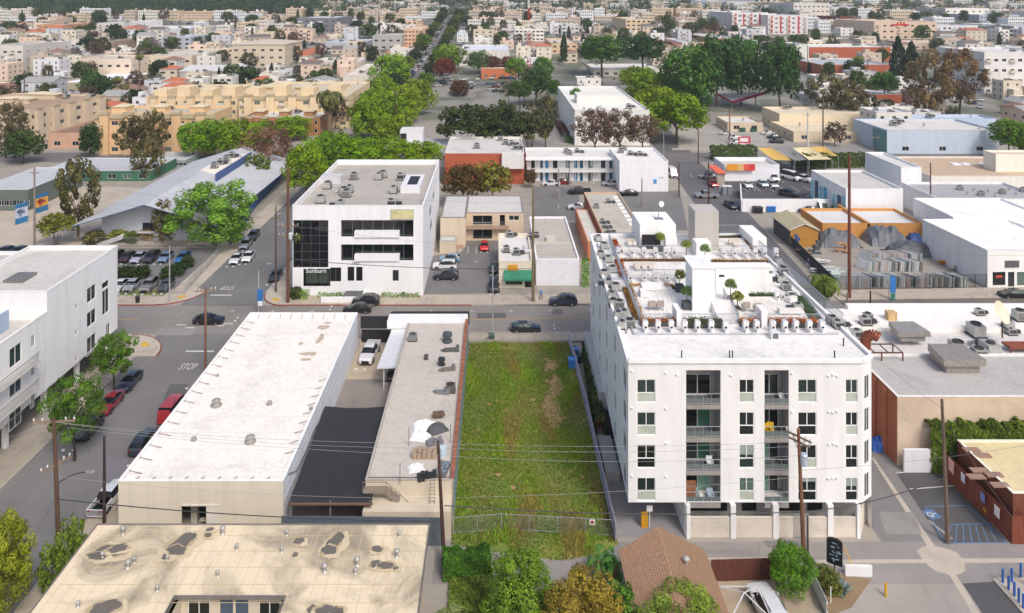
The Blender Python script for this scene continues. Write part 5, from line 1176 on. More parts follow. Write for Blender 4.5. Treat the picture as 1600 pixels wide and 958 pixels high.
planter('orange flowers in the trough right of the second chimney', (1200, 504), (1275, 504), 1.1, 'd5762a', leafc=1); planter('low green hedge behind the right sofa terrace', (1172, 459), (1246, 459), .8, '4f7a50'); planter('low green hedge down the right side of the right sofa terrace', (1246, 460), (1274, 496), .9, '4a7450')
planter('ochre planted strip behind the stair house', (1112, 405.5), (1200, 406), .5, 'b58a35'); planter('ochre planted trough right of the far right terrace', (1180, 392), (1166, 369), .8, 'a57a2c'); planter('dark green planting behind the far right terrace', (1112, 369), (1162, 368), .6, '4f5a30')
# white air handler hoods in a row
hd = MB(); hd.box(-.28, .28, -.3, .5, 0, .95); hd.prism([(-.32, -.35), (.32, -.35), (.26, .3), (-.26, .3)], .95, 1.35); hd.box(-.2, .2, -.75, -.3, .2, .55); hdm = hd.mesh('air_handler', M('ececec', 'metal'))
hd = MB(); hd.box(-.15, .15, -.02, 0, .3, .75); grm = hd.mesh('grille', DK)
pos = [(948 + i * 0, 0) for i in range(0)] + [(x, 519) for x in (1008, 1028, 1048.5, 1069.5, 1089.5, 1111, 1133, 1165, 1182, 1207, 1226, 1243, 1264, 1284)]
ordn = ['first', 'second', 'third', 'fourth', 'fifth', 'sixth', 'seventh', 'eighth', 'ninth', 'tenth', 'eleventh', 'twelfth', 'thirteenth', 'fourteenth']
for i, (x, y) in enumerate(pos):
 p = P(x, y, rz_); t = thing('air_handler', '%s white air handler hood from the left in the front roof row' % ordn[i], 'air handler', (p.x, p.y, rz_), 0, 'white air handlers along the front terrace edge'); t.scale = (.82, .82, .9); link('casing', hdm, t); link('grille', grm, t, (0, -.31, 0))
def hood_row(y, xs, lab, grp, s=.9):
 for i, x in enumerate(xs): p = P(x, y, rz_); t = thing('air_handler', lab % ordn[i], 'air handler', (p.x, p.y, rz_), 0, grp); t.scale = (s,) * 3; link('casing', hdm, t); link('grille', grm, t, (0, -.31, 0))
hood_row(441, (984, 1006, 1024, 1042, 1058), '%s hood from the left behind the sofa terrace', 'hoods behind the sofa terrace'); hood_row(401, (966, 987, 1006, 1024, 1040, 1052), '%s hood from the left behind the long table terrace', 'hoods behind the table terrace')
hood_row(402, (1130, 1147, 1164, 1180, 1194, 1212), '%s hood from the left behind the stair house', 'hoods behind the stair house'); hood_row(470, (1214, 1222), '%s small hood right of the stair house', 'hoods beside stair house', .8)
# railings
def railing(p0, p1, z=rz_ + .02, h_=1.15):
 a_, b_ = P(*p0, z), P(*p1, z); L = (b_ - a_).length; u = (b_ - a_) / L; q = MB(); q.bar((0, 0, h_), tuple(u * L + Vector((0, 0, h_))), .06); q.bar((0, 0, .12), tuple(u * L + Vector((0, 0, .12))), .04)
 for i in range(int(L / .16) + 1): p = u * (i * .16); q.bar(tuple(p), (p.x, p.y, h_), .022)
 q.build('railing', M('aab2bd', 'metal'), root, tuple(a_))
for s_ in (((951, 376), (1001, 508)), ((1001, 508), (1056, 508)), ((1066, 508), (1155, 508)), ((1155, 508), (1130, 466)), ((1160, 508), (1188, 508)), ((1200, 508), (1300, 508)), ((1170, 374), (1318, 508)), ((972, 436), (1068, 436)), ((962, 397), (1070, 397)), ((1112, 397), (1200, 398)), ((953, 376), (1000, 376)), ((1112, 364), (1168, 364)), ((940, 400), (965, 400)), ((951, 437), (975, 437))): railing(*s_)
q = MB(); q.box(0, .1, 0, .1, 0, .1)
a_ = P(1122, 500, rz_)
for i in range(7): q = MB(); q.box(-.1, 2.1, i * .55, i * .55 + .55, 0, .12 + i * .17); q.build('step', M('e3e0dd', 'concrete'), root, (a_.x, a_.y - 1.3, rz_))
# strip of lower plant roof on the left with ducts and units
r = random.Random(12)
for i, (px_, py_) in enumerate(((939, 402), (950, 409), (957, 425), (950, 447), (962, 453), (956, 466), (968, 480), (975, 495), (984, 510), (972, 512), (958, 478), (966, 497), (944, 388), (935, 376), (944, 432), (1220, 440), (1228, 452), (1236, 470), (1224, 427), (1246, 485), (1300, 505), (1310, 512), (1215, 412), (1100, 385), (1092, 378), (1108, 380))):
 p = P(px_, py_, rz_); o = link('air_conditioner', ac_mesh(i % 2), root, (p.x, p.y, rz_), R(r.choice([0, 90, 180])), (.85, .85, .75))
q = MB()
for (pa, pb_) in (((933, 380), (990, 520)), ((940, 384), (948, 440)), ((960, 455), (980, 520)), ((1222, 410), (1290, 505)), ((990, 521), (1310, 521)), ((1320, 500), (1350, 548))): q.bar(tuple(P(*pa, rz_ + .15)), tuple(P(*pb_, rz_ + .15)), .14, .14)
q.build('pipes', M('c9cace', 'metal'), root)
for (px_, py_) in ((1065, 561), (1140, 561), (1144.5, 561), (1304, 561), (1318, 541)): q = MB(); p = P(px_, py_, rz_); q.tube((0, 0, 0), (0, 0, .8), .06, .06, 6); q.build('vent_pipe', DK, root, (p.x, p.y, rz_))
q = MB(); p = P(1210, 529, rz_); q.box(-.4, .4, -.3, .3, 0, .75); o = q.build('roof_fan', M('efefed', 'metal'), root, (p.x, p.y, rz_)); q = MB(); q.box(-.28, .28, -.32, -.3, .1, .65); q.build('grille', M('777573', 'metal'), o)
# roof garden furniture
def sofa(label, px_, py_, L, rz=0, c='e4e2e0'):
 p = P(px_, py_, zd); t = thing('sofa', label, 'sofa', (p.x, p.y, zd), R(rz))
 for nm, bx in (('base', (-L / 2, L / 2, -.42, .42, .08, .32)), ('backrest', (-L / 2, L / 2, .3, .42, .32, .75)), ('armrest', (-L / 2, -L / 2 + .14, -.4, .3, .32, .58)), ('armrest', (L / 2 - .14, L / 2, -.4, .3, .32, .58))): q = MB(); q.box(*bx); q.build(nm, M(c, 'plain'), t)
 n_ = max(1, int(L / .75))
 for i in range(n_): w_ = (L - .3) / n_; q = MB(); q.box(-L / 2 + .15 + i * w_ + .01, -L / 2 + .15 + (i + 1) * w_ - .01, -.4, .28, .33, .46); q.build('cushion', M('f0eeec', 'plain'), t)
sofa('long white sofa at the back of the left roof terrace', 1020, 453, 2.6); sofa('short white sofa turned sideways on the left roof terrace', 1005, 462, 1.3, 90); sofa('grey backed white sofa on the right roof terrace', 1233, 490, 2.3, 180); sofa('white armchair behind the sofa on the right terrace', 1236, 472, 1.0, 200)
for (px_, py_, lb) in ((1018, 484, 'left of the two rope lounge chairs on the left terrace'), (1031, 484, 'right of the two rope lounge chairs on the left terrace'), (1165, 486, 'left of the two rope chairs on the right terrace'), (1183, 488, 'right of the two rope chairs on the right terrace')):
 p = P(px_, py_, zd); chair(lb, p.x, p.y, zd, 'a89b93', 180, 1.25)
def table(label, px_, py_, L, w_, seats):
 p = P(px_, py_, zd); t = thing('dining_table', label, 'table', (p.x, p.y, zd)); q = MB(); q.box(-L / 2, L / 2, -w_ / 2, w_ / 2, .7, .76); q.build('tabletop', M('d9cbb9', 'wood'), t)
 for x_ in (-L / 2 + .15, L / 2 - .15):
  for y_ in (-w_ / 2 + .1, w_ / 2 - .1): q = MB(); q.bar((x_, y_, 0), (x_, y_, .7), .09); q.build('leg', M('d9cbb9', 'wood'), t)
 for i in range(seats): x_ = -L / 2 + (i + .5) * L / seats; chair('%s chair at %s' % (ordn[i], label), p.x + x_, p.y - w_ / 2 - .3, zd, 'd8cfc5', 180, .9)
table('the pale long table on the middle left terrace', 1005, 420, 2.6, .9, 3); table('the pale table on the far right terrace', 1146, 383, 1.4, .9, 1); table('the small pale table on the farthest left terrace', 986, 383, 1.3, .8, 2)
def potted(label, px_, py_, pot, c='6e8b46', ht=2.3):
 p = P(px_, py_, rz_ + .02); t = thing('potted_tree', label, 'potted tree', (p.x, p.y, rz_ + .02)); q = MB(); q.box(-pot, pot, -pot, pot, 0, pot * 1.7); q.build('pot', M('4a4c50', 'plain'), t); q = MB(); q.tube((0, 0, pot * 1.7), (.05, 0, ht * .68), .06, .04); q.build('trunk', BARK, t)
 o = link('crown', crown('dense', 900, int(px_)), t, (.05, 0, ht * .62), 0, (.62, .62, .5)); setmat(o, M(c, 'leaf'))
potted('potted tree in a dark grey box left of the lift tower, nearer one', 1073, 482, .45); potted('potted tree with two dark boxes, behind the nearer one by the lift tower', 1062, 455, .45, '93994a'); potted('small tree at the corner of the stair house wall', 1141, 470, .3); potted('small bright tree at the left edge of the right terrace', 1152, 486, .28, '97a545', 1.8)
potted('potted tree in front of the penthouse door', 1031, 392, .4, '9aab52'); potted('potted tree between penthouse and grey screen', 1072, 407, .35, 'a0b058', 2.6); potted('small sparse tree on the narrow passage by the tower', 1101, 412, .3, '8aa060', 2.4); potted('leafy pot at the left of the far right terrace', 1117, 376, .35, '6d9a3f', 1.6)
q = MB(); p = P(1001, 376, zd); t = thing('putting_green', 'small square of artificial green turf on the far left terrace', 'turf', (P(1008, 384, zd).x, P(1008, 384, zd).y, zd)); q.box(-.9, .9, -1.1, 1.1, .005, .03); q.build('turf', M('5f8563', 'plain'), t)
q = MB(); p = P(1029, 342, zp); q.box(-.6, .6, -.5, .5, 0, .08); q.tube((0, 0, 0), (0, 0, 2.2), .05, .05, 6); t = thing('antenna', 'white antenna mast with round dish on the penthouse roof', 'antenna', (p.x, p.y, zp)); q.build('mast', METG, t)
q = MB(); q.lathe([(.02, 0), (.35, .08), (.42, .16), (.38, .16), (.02, .05)], n=14); o = q.build('dish', M('e6e6e6', 'plain'), t, (.3, -.1, 2.1)); o.rotation_euler = (R(80), 0, R(20))
# bins and shrubs in the side passage
for i, (px_, py_, c_, lb) in enumerate(((936, 665, '8a4a2c', 'brown bin in the passage beside the apartments'), (937, 652, '5d6164', 'dark grey bin behind the brown bin in the passage'))): p = P(px_, py_); tank(lb, p.x, p.y, c_, 1.15)
hedge('shrub_row', 'dark green shrubs between the panel fence and apartment wall', (11.9, 84), (12.7, 104), 1.0, 1.8, '4f6a2e', ls=.16, n=5200)
b = MB(); b.box(11.4, 12.9, 76.5, 83, .0, .9); tag(b.build('retaining_wall', M('a8a7a4', 'concrete'), None), 'pale concrete ramp wall beside the apartment driveway', 'wall')
# ================================================================ ACROSS THE BOULEVARD
def W(c): return M(c, 'wall')
def Rf(c): return M(c, 'roof')
DG = '14171a'
# --- three storey white office with dark glass corner
O = bpx('office_building', 'white three-storey office with black glass corner and dark ribbon windows at the junction', 457, 661, 464, 323, W('e9e9ea'), Rf('b3aca2'), pk=250)
O.wpx('F', 458, 344, 513, 418, style='grid', frame='4c5156', glass=DG, near=True); O.wpx('F', 474, 420, 516, 447.5, style='strip', frame='141517', glass='0d0f10', near=True, dep=1.2)
O.wpx('F', 533, 344, 646, 370, style='strip', frame='777b7e', glass=DG, near=True, dep=.9); O.wpx('F', 533, 382, 646, 407, style='strip', frame='777b7e', glass=DG, near=True, dep=.9)
O.wpx('F', 613.5, 422, 623, 439, frame='3a3a3a', near=True); O.wpx('F', 543, 417, 553.5, 439, style='fixed', frame='3a3a3a', glass=DG, name='door', near=True); O.wpx('F', 556.5, 417, 566.5, 439, style='fixed', frame='3a3a3a', glass=DG, name='door', near=True); O.wpx('F', 516, 418, 533, 440, style='slider', frame='55585a', glass=DG, near=True)
for q_ in ((671, 322, 674, 337), (672, 345, 675, 358), (676, 300, 679, 312)): O.wpx('R', *q_, style='fixed', frame='2a2c2e')
O.finish(par=1.0)
def fbox(B, px0, py0, px1, py1, y0, y1, name, m): a_ = B.fp('F', px0, py1); c_ = B.fp('F', px1, py0); q = MB(); q.box(a_[0], c_[0], y0, y1, a_[1], c_[1]); return q.build(name, m, B.root)
fbox(O, 554, 361.5, 624, 370.5, -.25, .8, 'balcony_front', O.wall); fbox(O, 554, 398, 624, 407.5, -.25, .8, 'balcony_front', O.wall)
sg = fbox(O, 611, 328, 646, 342, -.14, -.02, 'sign', M('cfc896', 'plain', .4)); fr_ = fbox(O, 610.3, 327.3, 646.7, 342.7, -.08, -.03, 'sign_frame', METG)
a_ = O.fp('F', 628, 335); text('VC', .9, M('8d9a6a', 'plain'), O.root, (a_[0] - 1.1, -.16, a_[1] + .35), (R(90), 0, 0))
a_ = O.fp('F', 494, 423); text('Sunburn', 1.05, M('e8e8ea', 'plain'), O.root, (a_[0], -.12, a_[1]), (R(90), 0, 0)); a_ = O.fp('F', 555.5, 411.5); text('1443', .7, M('77787a', 'metal'), O.root, (a_[0], -.04, a_[1]), (R(90), 0, 0))
q = MB(); a_ = O.fp('F', 508, 461); c_ = O.fp('F', 572, 452); q.box(a_[0], c_[0], -3.0, -2.7, 0, 1.0); q.box(c_[0] - .3, c_[0], -2.7, 0, 0, 1.0); q.build('porch_wall', O.wall, O.root); q = MB(); q.box(a_[0] + 3.5, c_[0] - .3, -2.7, 0, 0, .9); q.build('porch_floor', M('5c5c60', 'plain'), O.root)
q = MB(); 
for (z0, z1) in ((1.5, 2.1), (.7, 1.3)): q.box(0, 1.6, -.05, .05, z0, z1)
q.bar((.2, 0, 0), (.2, 0, 1.5), .1); q.bar((1.4, 0, 0), (1.4, 0, 1.5), .1); p = P(515, 452); tag(q.build('sign', M('eeeeee', 'plain'), None, (p.x, p.y, 0)), 'white two-board sign standing in the office planter', 'sign')
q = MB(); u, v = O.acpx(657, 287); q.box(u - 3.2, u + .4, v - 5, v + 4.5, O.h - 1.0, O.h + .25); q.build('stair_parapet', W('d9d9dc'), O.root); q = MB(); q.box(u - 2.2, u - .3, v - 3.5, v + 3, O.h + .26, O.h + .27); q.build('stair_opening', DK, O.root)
u, v = O.acpx(517, 282); q = MB(); q.box(u - 2, u + 2, v - .5, v + 2, O.h - 1, O.h + .4); q.build('stair_house', W('c9c8cc'), O.root)
for i, (x, y) in enumerate(((553, 276), (592, 276), (598, 273), (626, 277), (537, 299), (545, 296), (541, 303), (615, 297), (501, 312), (612, 318), (512, 290), (531, 320))): u, v = O.acpx(x, y); O.ac(u, v, i % 2, R(90 * (i % 3)), 1.25, z=O.h - 1.0)
hedge('hedge', 'low clipped hedge strip in front of the office porch', xy(497, 466), xy(570, 466), .8, .8, '6f9a3a'); hedge('hedge', 'low clipped hedge strip at the right front of the office', xy(596, 465), xy(656, 465), .7, .7, '6d9838')
hedge('hedge', 'round clipped bright green bush at the office corner', xy(470, 467), xy(482, 467), 1.3, 1.2, '7fa636'); shrub('dark spiky shrub beside the tall pole at the office corner', *P(462, 466), 1.1, 2, '5a6a3a')
for (x, yb, yt, lx, lb, c_) in ((466, 462, 366, .3, 'palm with a dark crown leaning on the black glass corner', '56663a'), (516, 452, 386, -.9, 'slim palm with drooping dry frond by the office lettering', '8a9440'), (527, 450, 397, .3, 'thin small palm left of the office doors', '7c9040')):
 p = P(x, yb); palm(lb, p.x, p.y, 0, (yb - yt) * p.y / F, 1.9, 18, c_, (lx, 0), feather=True, thick=.14, v=int(x))
# --- tan two storey flats, shed, market, panelled shop
Fl = bpx('apartment_building', 'tan two-storey flats with open walkway behind the market', 728, 818, 376, 333, W('cdb9a0'), Rf('cbc7c2'), pk=306)
Fl.wpx('F', 739, 337, 769, 351, style='strip', frame='c9c9c6', glass='30383c', near=True, dep=1.1); Fl.wpx('F', 781, 336, 789, 352, style='fixed', frame='3a3634', glass=DG, name='door', dep=1.1); Fl.wpx('F', 795, 337, 811, 344.5, style='strip', near=True); Fl.wpx('F', 739, 359, 769, 373, style='strip', frame='c9c9c6', glass='262c2e', near=True, dep=1.1)
Fl.finish(par=.1, par_m=M('8d877f', 'plain')); fbox(Fl, 728, 352, 795, 355.5, -1.3, .1, 'walkway', M('a58e79', 'plain'))
q = MB(); a_ = Fl.fp('F', 728, 352)[1]
for i in range(40): q.bar((i * .22, -1.25, a_), (i * .22, -1.25, a_ + 1), .03)
q.bar((0, -1.25, a_ + 1), (8.8, -1.25, a_ + 1), .05); q.build('railing', METG, Fl.root)
q = MB()
for i in range(12): q.box(-1.9, -.3, -1.3 - i * .32, -1.0 - i * .32, 0, a_ - i * a_ / 12)
q.build('stair', M('b08f78', 'plain'), Fl.root)
F2 = bpx('apartment_building', 'plain tan wing with grey sloping roof beside the office', 688, 727.5, 388, 341.6, W('cfbfa9'), Rf('c4c3c2'), pk=306); F2.finish(par=.1, par_m=M('77716a', 'plain'))
S_ = bpx('shed', 'small tan shed with grey lid roof left of the flats stair', 687, 712, 397, 378, W('d0c0aa'), Rf('bcc0c0'), dp=2.5); S_.finish(par=.05, par_m=M('a0a3a2', 'plain'))
q = MB(); q.lathe([(.02, 0), (.6, .15), (.9, .4), (.85, .4), (.02, .08)], n=14); t = thing('satellite_dish', 'blue satellite dish on the roof of the tan flats', 'dish', (P(772, 312, 5.7).x, 180, 5.7)); o = q.build('dish', M('5f80ad', 'plain'), t, (0, 0, 1)); o.rotation_euler = (R(70), 0, 0); q = MB(); q.tube((0, 0, -.2), (0, 0, 1), .07); q.build('mast', METG, t)
Mk = bpx('market', 'small cream corner market with green awning and orange sign', 779.5, 832, 450, 409, W('ddd3bf'), Rf('dcd9d3'), pk=365)
Mk.wpx('F', 790, 434, 816, 445, style='strip', frame='6a6a66', glass='1f2422', near=True); Mk.wpx('F', 820, 434, 830.5, 449.5, style='fixed', frame='3b3b39', glass=DG, name='door', near=True); Mk.finish(par=.5)
a_ = Mk.fp('F', 787, 433); c_ = Mk.fp('F', 831, 422); q = MB(); q.face([(a_[0], -1.1, a_[1]), (c_[0], -1.1, a_[1]), (c_[0], 0, c_[1]), (a_[0], 0, c_[1])]); q.face([(a_[0], -1.1, a_[1]), (a_[0], 0, c_[1]), (a_[0], 0, a_[1])]); q.face([(c_[0], -1.1, a_[1]), (c_[0], 0, a_[1]), (c_[0], 0, c_[1])]); q.box(a_[0], c_[0], -1.12, -1.08, a_[1] - .3, a_[1]); q.build('awning', M('2f7d62', 'plain'), Mk.root)
fbox(Mk, 794, 413.5, 808.6, 422, -.2, -.05, 'sign', M('d99a1c', 'plain')); q = MB(); q.tube((3, 6, 4.3), (6.5, 5.5, 4.5), .35, .35, 10); q.tube((4.6, 6, 4), (4.6, 6, 5.4), .3, .3, 8); q.build('duct', M('dadcdd', 'metal'), Mk.root)
for (u, v, k_) in ((1.4, 6.3, 0), (3.2, 5.0, 1), (7.3, 14, 0), (6.2, 13.5, 1), (2.2, 15, 1)): Mk.ac(u, v, k_)
Pn = bpx('shop', 'white shop with patterned panel front and cracked grey flat roof', 837.5, 905, 448, 407, W('ededf0'), Rf('b9b1a6'), pk=339); Pn.finish(par=.25)
q = MB()
for i in range(26):
 x = .1 + i * .285; q.box(x, x + .16, -.05, 0, .05, 4.5)
 for j in range(9): q.box(x + .03, x + .13, -.09, -.05, .2 + j * .48 + (i % 2) * .2, .42 + j * .48 + (i % 2) * .2)
tag(q.build('relief_panel', M('e4e4e8', 'plain'), Pn.root), kind='stuff'); q = MB(); q.box(2.5, 4.2, 10, 12, 4.35, 5.0); q.build('roof_box', W('c9c2b6'), Pn.root); q = MB(); q.box(.3, 7, 9, 9.15, 4.36, 4.5); q.build('roof_curb', W('cfc8bd'), Pn.root)
hedge('hedge', 'tall bright green hedge column squeezed between panelled shop and apartments', xy(909, 447), xy(921, 447), 1.2, 4.5, '6ea02a')
# --- long brick edged roof, parking, motel, brick block
K = Bld('shop', 'long brick-sided building with white pads along its grey roof', (20.6, 138), (28.6, 138), 34, 5, M('a8674a', 'brick'), Rf('bdb6a9'), z=0); K.finish(par=.3, par_m=M('c4a891', 'plain'))
for i in range(10): q = MB(); q.box(6.2, 7.3, 4 + i * 2.9, 5.2 + i * 2.9, 4.7, 4.9); q.build('roof_pad', M('ececec', 'plain'), K.root)
for (u, v, k_) in ((1, 8, 1), (1, 11, 1), (1.2, 22, 0), (4.5, 26, 1), (1.2, 5, 1)): K.ac(u, v, k_)
K2 = Bld('shed', 'small grey roofed lean-to with orange wall left of the brick edged building', (17.6, 141), (20.3, 141), 22, 3.6, M('c27a55', 'wall'), Rf('d2cdc2'), z=0); K2.finish(par=.1)
psheet('parking_lot', [(832, 292), (905, 290), (925, 410), (905, 345), (832, 345)][:2] + [(906, 345), (832, 345)], .012, ASP); psheet('parking_lot', [(968, 298), (1062, 298), (1075, 360), (985, 360)], .013, ASP); psheet('parking_lot', [(676, 400), (777, 385), (781, 458), (660, 460)], .013, ASP); psheet('parking_lot', [(730, 372), (780, 372), (780, 400), (720, 400)], .0135, ASP)
for i in range(5): p = P(757 - i * 13, 396); line((p.x, p.y), (p.x, p.y + 4), .1, .02, WHITE_L, world=True)
MoL = bpx('motel', 'two-storey white motel wing with blue and grey doors along open galleries', 823, 967, 284, 247, W('e6e6e6'), Rf('dfdcd6'), pk=231)
for (x0, x1, c_) in ((830, 836, 'g'), (844, 849, 'b'), (852, 857, 'b'), (864, 871, 'g'), (884, 891, 'g'), (897, 902, 'b'), (906, 911, 'b'), (919, 926, 'g'), (939, 946, 'g'), (952, 957, 'b')):
 for (y0, y1) in ((249, 263), (269, 283)):
  MoL.wpx('F', x0, y0, x1, y1, style='fixed', frame='4d86a5' if c_ == 'b' else '55585c', glass='3a7ea6' if c_ == 'b' else '3c4146', name='door' if c_ == 'b' else 'window')
MoL.finish(par=.3); fbox(MoL, 823, 264, 967, 267.5, -1.6, 0, 'gallery_floor', M('d7d7d5', 'plain')); fbox(MoL, 821, 245.5, 967, 248.5, -1.9, 0, 'eave', M('efefec', 'plain')); q = MB()
for i in range(12): q.bar((i * 2.2, -1.5, 0), (i * 2.2, -1.5, 6.2), .1)
q.build('gallery_post', M('dcdcdc', 'plain'), MoL.root); q = MB(); a_ = MoL.fp('F', 900, 264)[1]
for i in range(95): q.bar((i * .27, -1.55, a_ + .3), (i * .27, -1.55, a_ + 1.3), .035)
q.build('railing', M('3c4a55', 'metal'), MoL.root)
MoR = bpx('motel', 'blank white end block of the motel with a small blue wall sign', 968, 1044, 299.5, 252, W('e9e9ec'), Rf('e6e3de'), pk=231); MoR.finish(par=.3)
fbox(MoR, 1021, 280, 1026, 287, -.08, 0, 'sign', M('4f94c9', 'plain')); fbox(MoR, 1029, 276, 1037, 279, -.05, 0, 'sign', M('c3c5cb', 'plain'))
for B_, l_ in ((MoL, ((885, 240), (902, 240), (890, 243))), (MoR, ((970, 240), (985, 244), (975, 236), (1000, 245)))):
 for i, (x, y) in enumerate(l_): u, v = B_.acpx(x, y); B_.ac(u, v, i % 2, 0, 1.3)
Br = bpx('shop', 'low red brick block with white coping left of the motel', 695, 819, 288, 240, M('b25a3c', 'brick'), Rf('cfccc7'), pk=214); Br.finish(par=.4, par_m=W('d9d6cf'))
for i, (x, y) in enumerate(((790, 226), (800, 228), (782, 220), (806, 234), (745, 232))): u, v = Br.acpx(x, y); Br.ac(u, v, i % 2, 0, 1.4)
fbox(Br, 784, 238, 818, 262, -1.5, -.02, 'white_annex', W('d8d6d2'))
Wl = bpx('store', 'low white flat roof with a big rooftop box behind the green trees', 600, 697, 262, 232, W('b9b9bd'), Rf('dedede'), pk=217); Wl.finish(); q = MB(); q.box(4, 11, 6, 12, 5.5, 10); q.build('roof_box', W('d5d5d6'), Wl.root); q = MB(); q.box(4.1, 6, 5.95, 6, 6, 9); q.build('louvre', DK, Wl.root)
# --- school on the left
SW = W('cdd1d6'); Sc = Bld('school_building', 'school hall with wide pale grey gable roof and roof plant well', (-82, 153), (-60.5, 153), 52, 5.2, SW, M('bcbec2', 'roof'), z=0); Sc.win('F', 8.5, 2.0, 11.6, 3.7, 'slider', '30333a', '1f2328', near=True); Sc.finish(rt='gable', ridge='y', rh=3.2, eave=4, trim=M('5a6a8a', 'plain'))
q = MB(); q.box(10.2, 15.5, 26, 44, 6.6, 8.7); q.build('plant_well', W('e4ddd0'), Sc.root); q = MB(); q.box(15.6, 15.9, 21, 46, 6.2, 8.9); q.build('blue_screen', W('4c6290'), Sc.root)
for i in range(4): Sc.ac(12.8, 28 + i * 4, i % 2, 0, 1.3, z=8.7)
q = MB(); q.bar((1, -3.2, 0), (8, -.6, 2.2), .1, .9); q.box(8, 12, -1.4, -.1, 1.9, 2.05); q.build('ramp', M('c6c6c6', 'concrete'), Sc.root)
for (x0, x1, pb, pt, pk, lb, wc) in ((-40, 44, 330, 297, 262, 'grey shed-roofed school wing with green wall at the left edge', '5f6a62'), (66, 235, 284, 268, 247, 'long low school wing with green mural wall and grey roof', '3d6b52'), (235, 290, 262, 251, 238, 'short grey roofed school link behind the weeping tree', '8a9a96')):
 B_ = bpx('school_building', lb, x0, x1, pb, pt, W(wc), M('b9bcc0', 'roof'), pk=pk); B_.grid('F', 7, 1, 2.4, 1.3, 1.2, style='strip', frame='c8ccd0'); B_.finish(par=.1, par_m=M('c9ccd0', 'plain'))
for (x0, x1, yb, yt, c1, c2, lb) in ((24, 43.5, 352, 320, '2f78a8', 'c8cede', 'mural panel showing blue waves on the school yard fence'), (56, 75, 334, 305, '2a6a96', 'd09a3c', 'mural panel with orange and red shapes in the school yard')):
 a_, b2 = P(x0, yb), P(x1, yb - 6); t = thing('mural_panel', lb, 'mural', (a_.x, a_.y, 0), math.atan2(b2.y - a_.y, b2.x - a_.x)); L = (b2 - a_).length; h_ = (yb - yt) * a_.y / F
 for (z0, z1, c_) in ((0, .3, c1), (.3, .78, c2), (.78, 1, c1)): q = MB(); q.box(0, L, -.04, .04, z0 * h_ + .01, z1 * h_); q.build('panel', M(c_, 'concrete'), t)
 q = MB(); r = random.Random(3)
 for i in range(9): x, z = r.uniform(.3, L - 1.2), r.uniform(.34, .62) * h_; q.prism([(x, -.06), (x + .8, -.06), (x + .6, -.045), (x + .2, -.045)], z, z + r.uniform(.3, .8))
 q.build('shapes', M('a84a3a' if c2[0] == 'd' else '7a8aa8', 'plain'), t)
# --- right hand blocks
bpx('market', 'white store with orange awning and red banner across the east street', 1132, 1218, 284, 258.5, W('e8e8ec'), Rf('c9c4bc'), pk=246, ).finish(par=.9); B_ = [o for o in col.objects if o.name.startswith('market')][-1]
Sb = thing('banner', 'long orange to red banner on the white store wall', 'banner', P(1135, 284) + Vector((0, -.3, 0)))
for i, c_ in enumerate(('e0962a', 'dd9a30', 'd8b070', 'dd5a45', 'cf3838')): q = MB(); w_ = 1.55; q.box(i * w_, i * w_ + w_, 0, .1, 3.1 + .05 * (i % 2), 4.9); q.build('panel', M(c_, 'plain'), Sb)
a_ = P(1120, 292); q = MB(); q.prism([(0, 0), (2.4, -.4), (2.4, 9), (0, 9)], 3.5, 3.8); t = thing('awning', 'orange fabric awning at the left end of the white store', 'awning', (a_.x, a_.y, 0)); q.build('fabric', M('dd6a4a', 'plain'), t); q = MB(); q.box(.2, 2.2, .2, .5, 0, 3.5); q.build('support_wall', M('a89f92', 'wall'), t)
psheet('parking_lot', [(1140, 310), (1315, 310), (1290, 262), (1125, 262)], .013, ASPD)
for i in range(8): p = P(1150 + i * 20, 300); line((p.x, p.y), (p.x, p.y + 6), .12, .02, WHITE_L, world=True)
wallseg('wall', 'long white wall between the van parking lot and the dumpsters', [xy(1160, 331), xy(1322, 331)], 3.0, .3, W('e9e9ea')); wallseg('wall', 'short white wall running back at the left end of the dumpster wall', [xy(1159, 331), xy(1157, 300)], 2.2, .3, W('e6e6e6'))
Mb = bpx('warehouse', 'white warehouse with turquoise abstract mural at its left corner', 1322, 1411, 345, 296, W('e8e9ea'), Rf('c9c6c0'), pk=266); Mb.finish(par=.5); q = MB()
cs_ = ('8cc6d6', '3c5a70', '9fd4dc', 'e0e6e8', '4fa8c4')
for i in range(8): q = MB(); q.box(-.12, -.02, i * 2.4, i * 2.4 + 1.7, .2, 5.2 - .4 * (i % 3)); q.build('mural_shape', M(cs_[i % 5], 'concrete'), Mb.root)
bpx('warehouse', 'white stepped warehouse end beside the turquoise mural building', 1408, 1440, 320, 262, W('eaeaea'), Rf('d9d7d2'), pk=238).finish()
Wh = bpx('warehouse', 'tall white warehouse with a row of five dark windows at the right edge', 1467, 1640, 352, 312, W('e9e8e6'), Rf('a9a9ab'), pk=285)
for x in (1530, 1542.5, 1556, 1568.5, 1580): Wh.wpx('F', x, 325, x + 6, 336, style='grid', frame='bfbfbf', glass='3d4347')
Wh.finish(par=.4)
for i in range(12): u, v = Wh.acpx(1500 + i * 11, 297 + (i * 7) % 12); (Wh.ac if i % 3 == 0 else Wh.vent)(u, v)
B_ = bpx('warehouse', 'tan roofed warehouse with skylights behind the five-window one', 1455, 1640, 300, 276, W('e2ded6'), Rf('c3ab90'), pk=245); B_.finish(par=.3)
for x in (1492, 1508, 1536): u, v = B_.acpx(x, 258); q = MB(); q.box(-1, 1.4, -1, 1, 0, .3); q.build('skylight', M('e6e6ee', 'plain'), B_.root, (u, v, B_.h - .3))
bpx('warehouse', 'small white upper storey on the tan warehouse roof, far right', 1556, 1640, 290, 241, W('e9e4d8'), Rf('c9b8a4'), pk=235).finish()
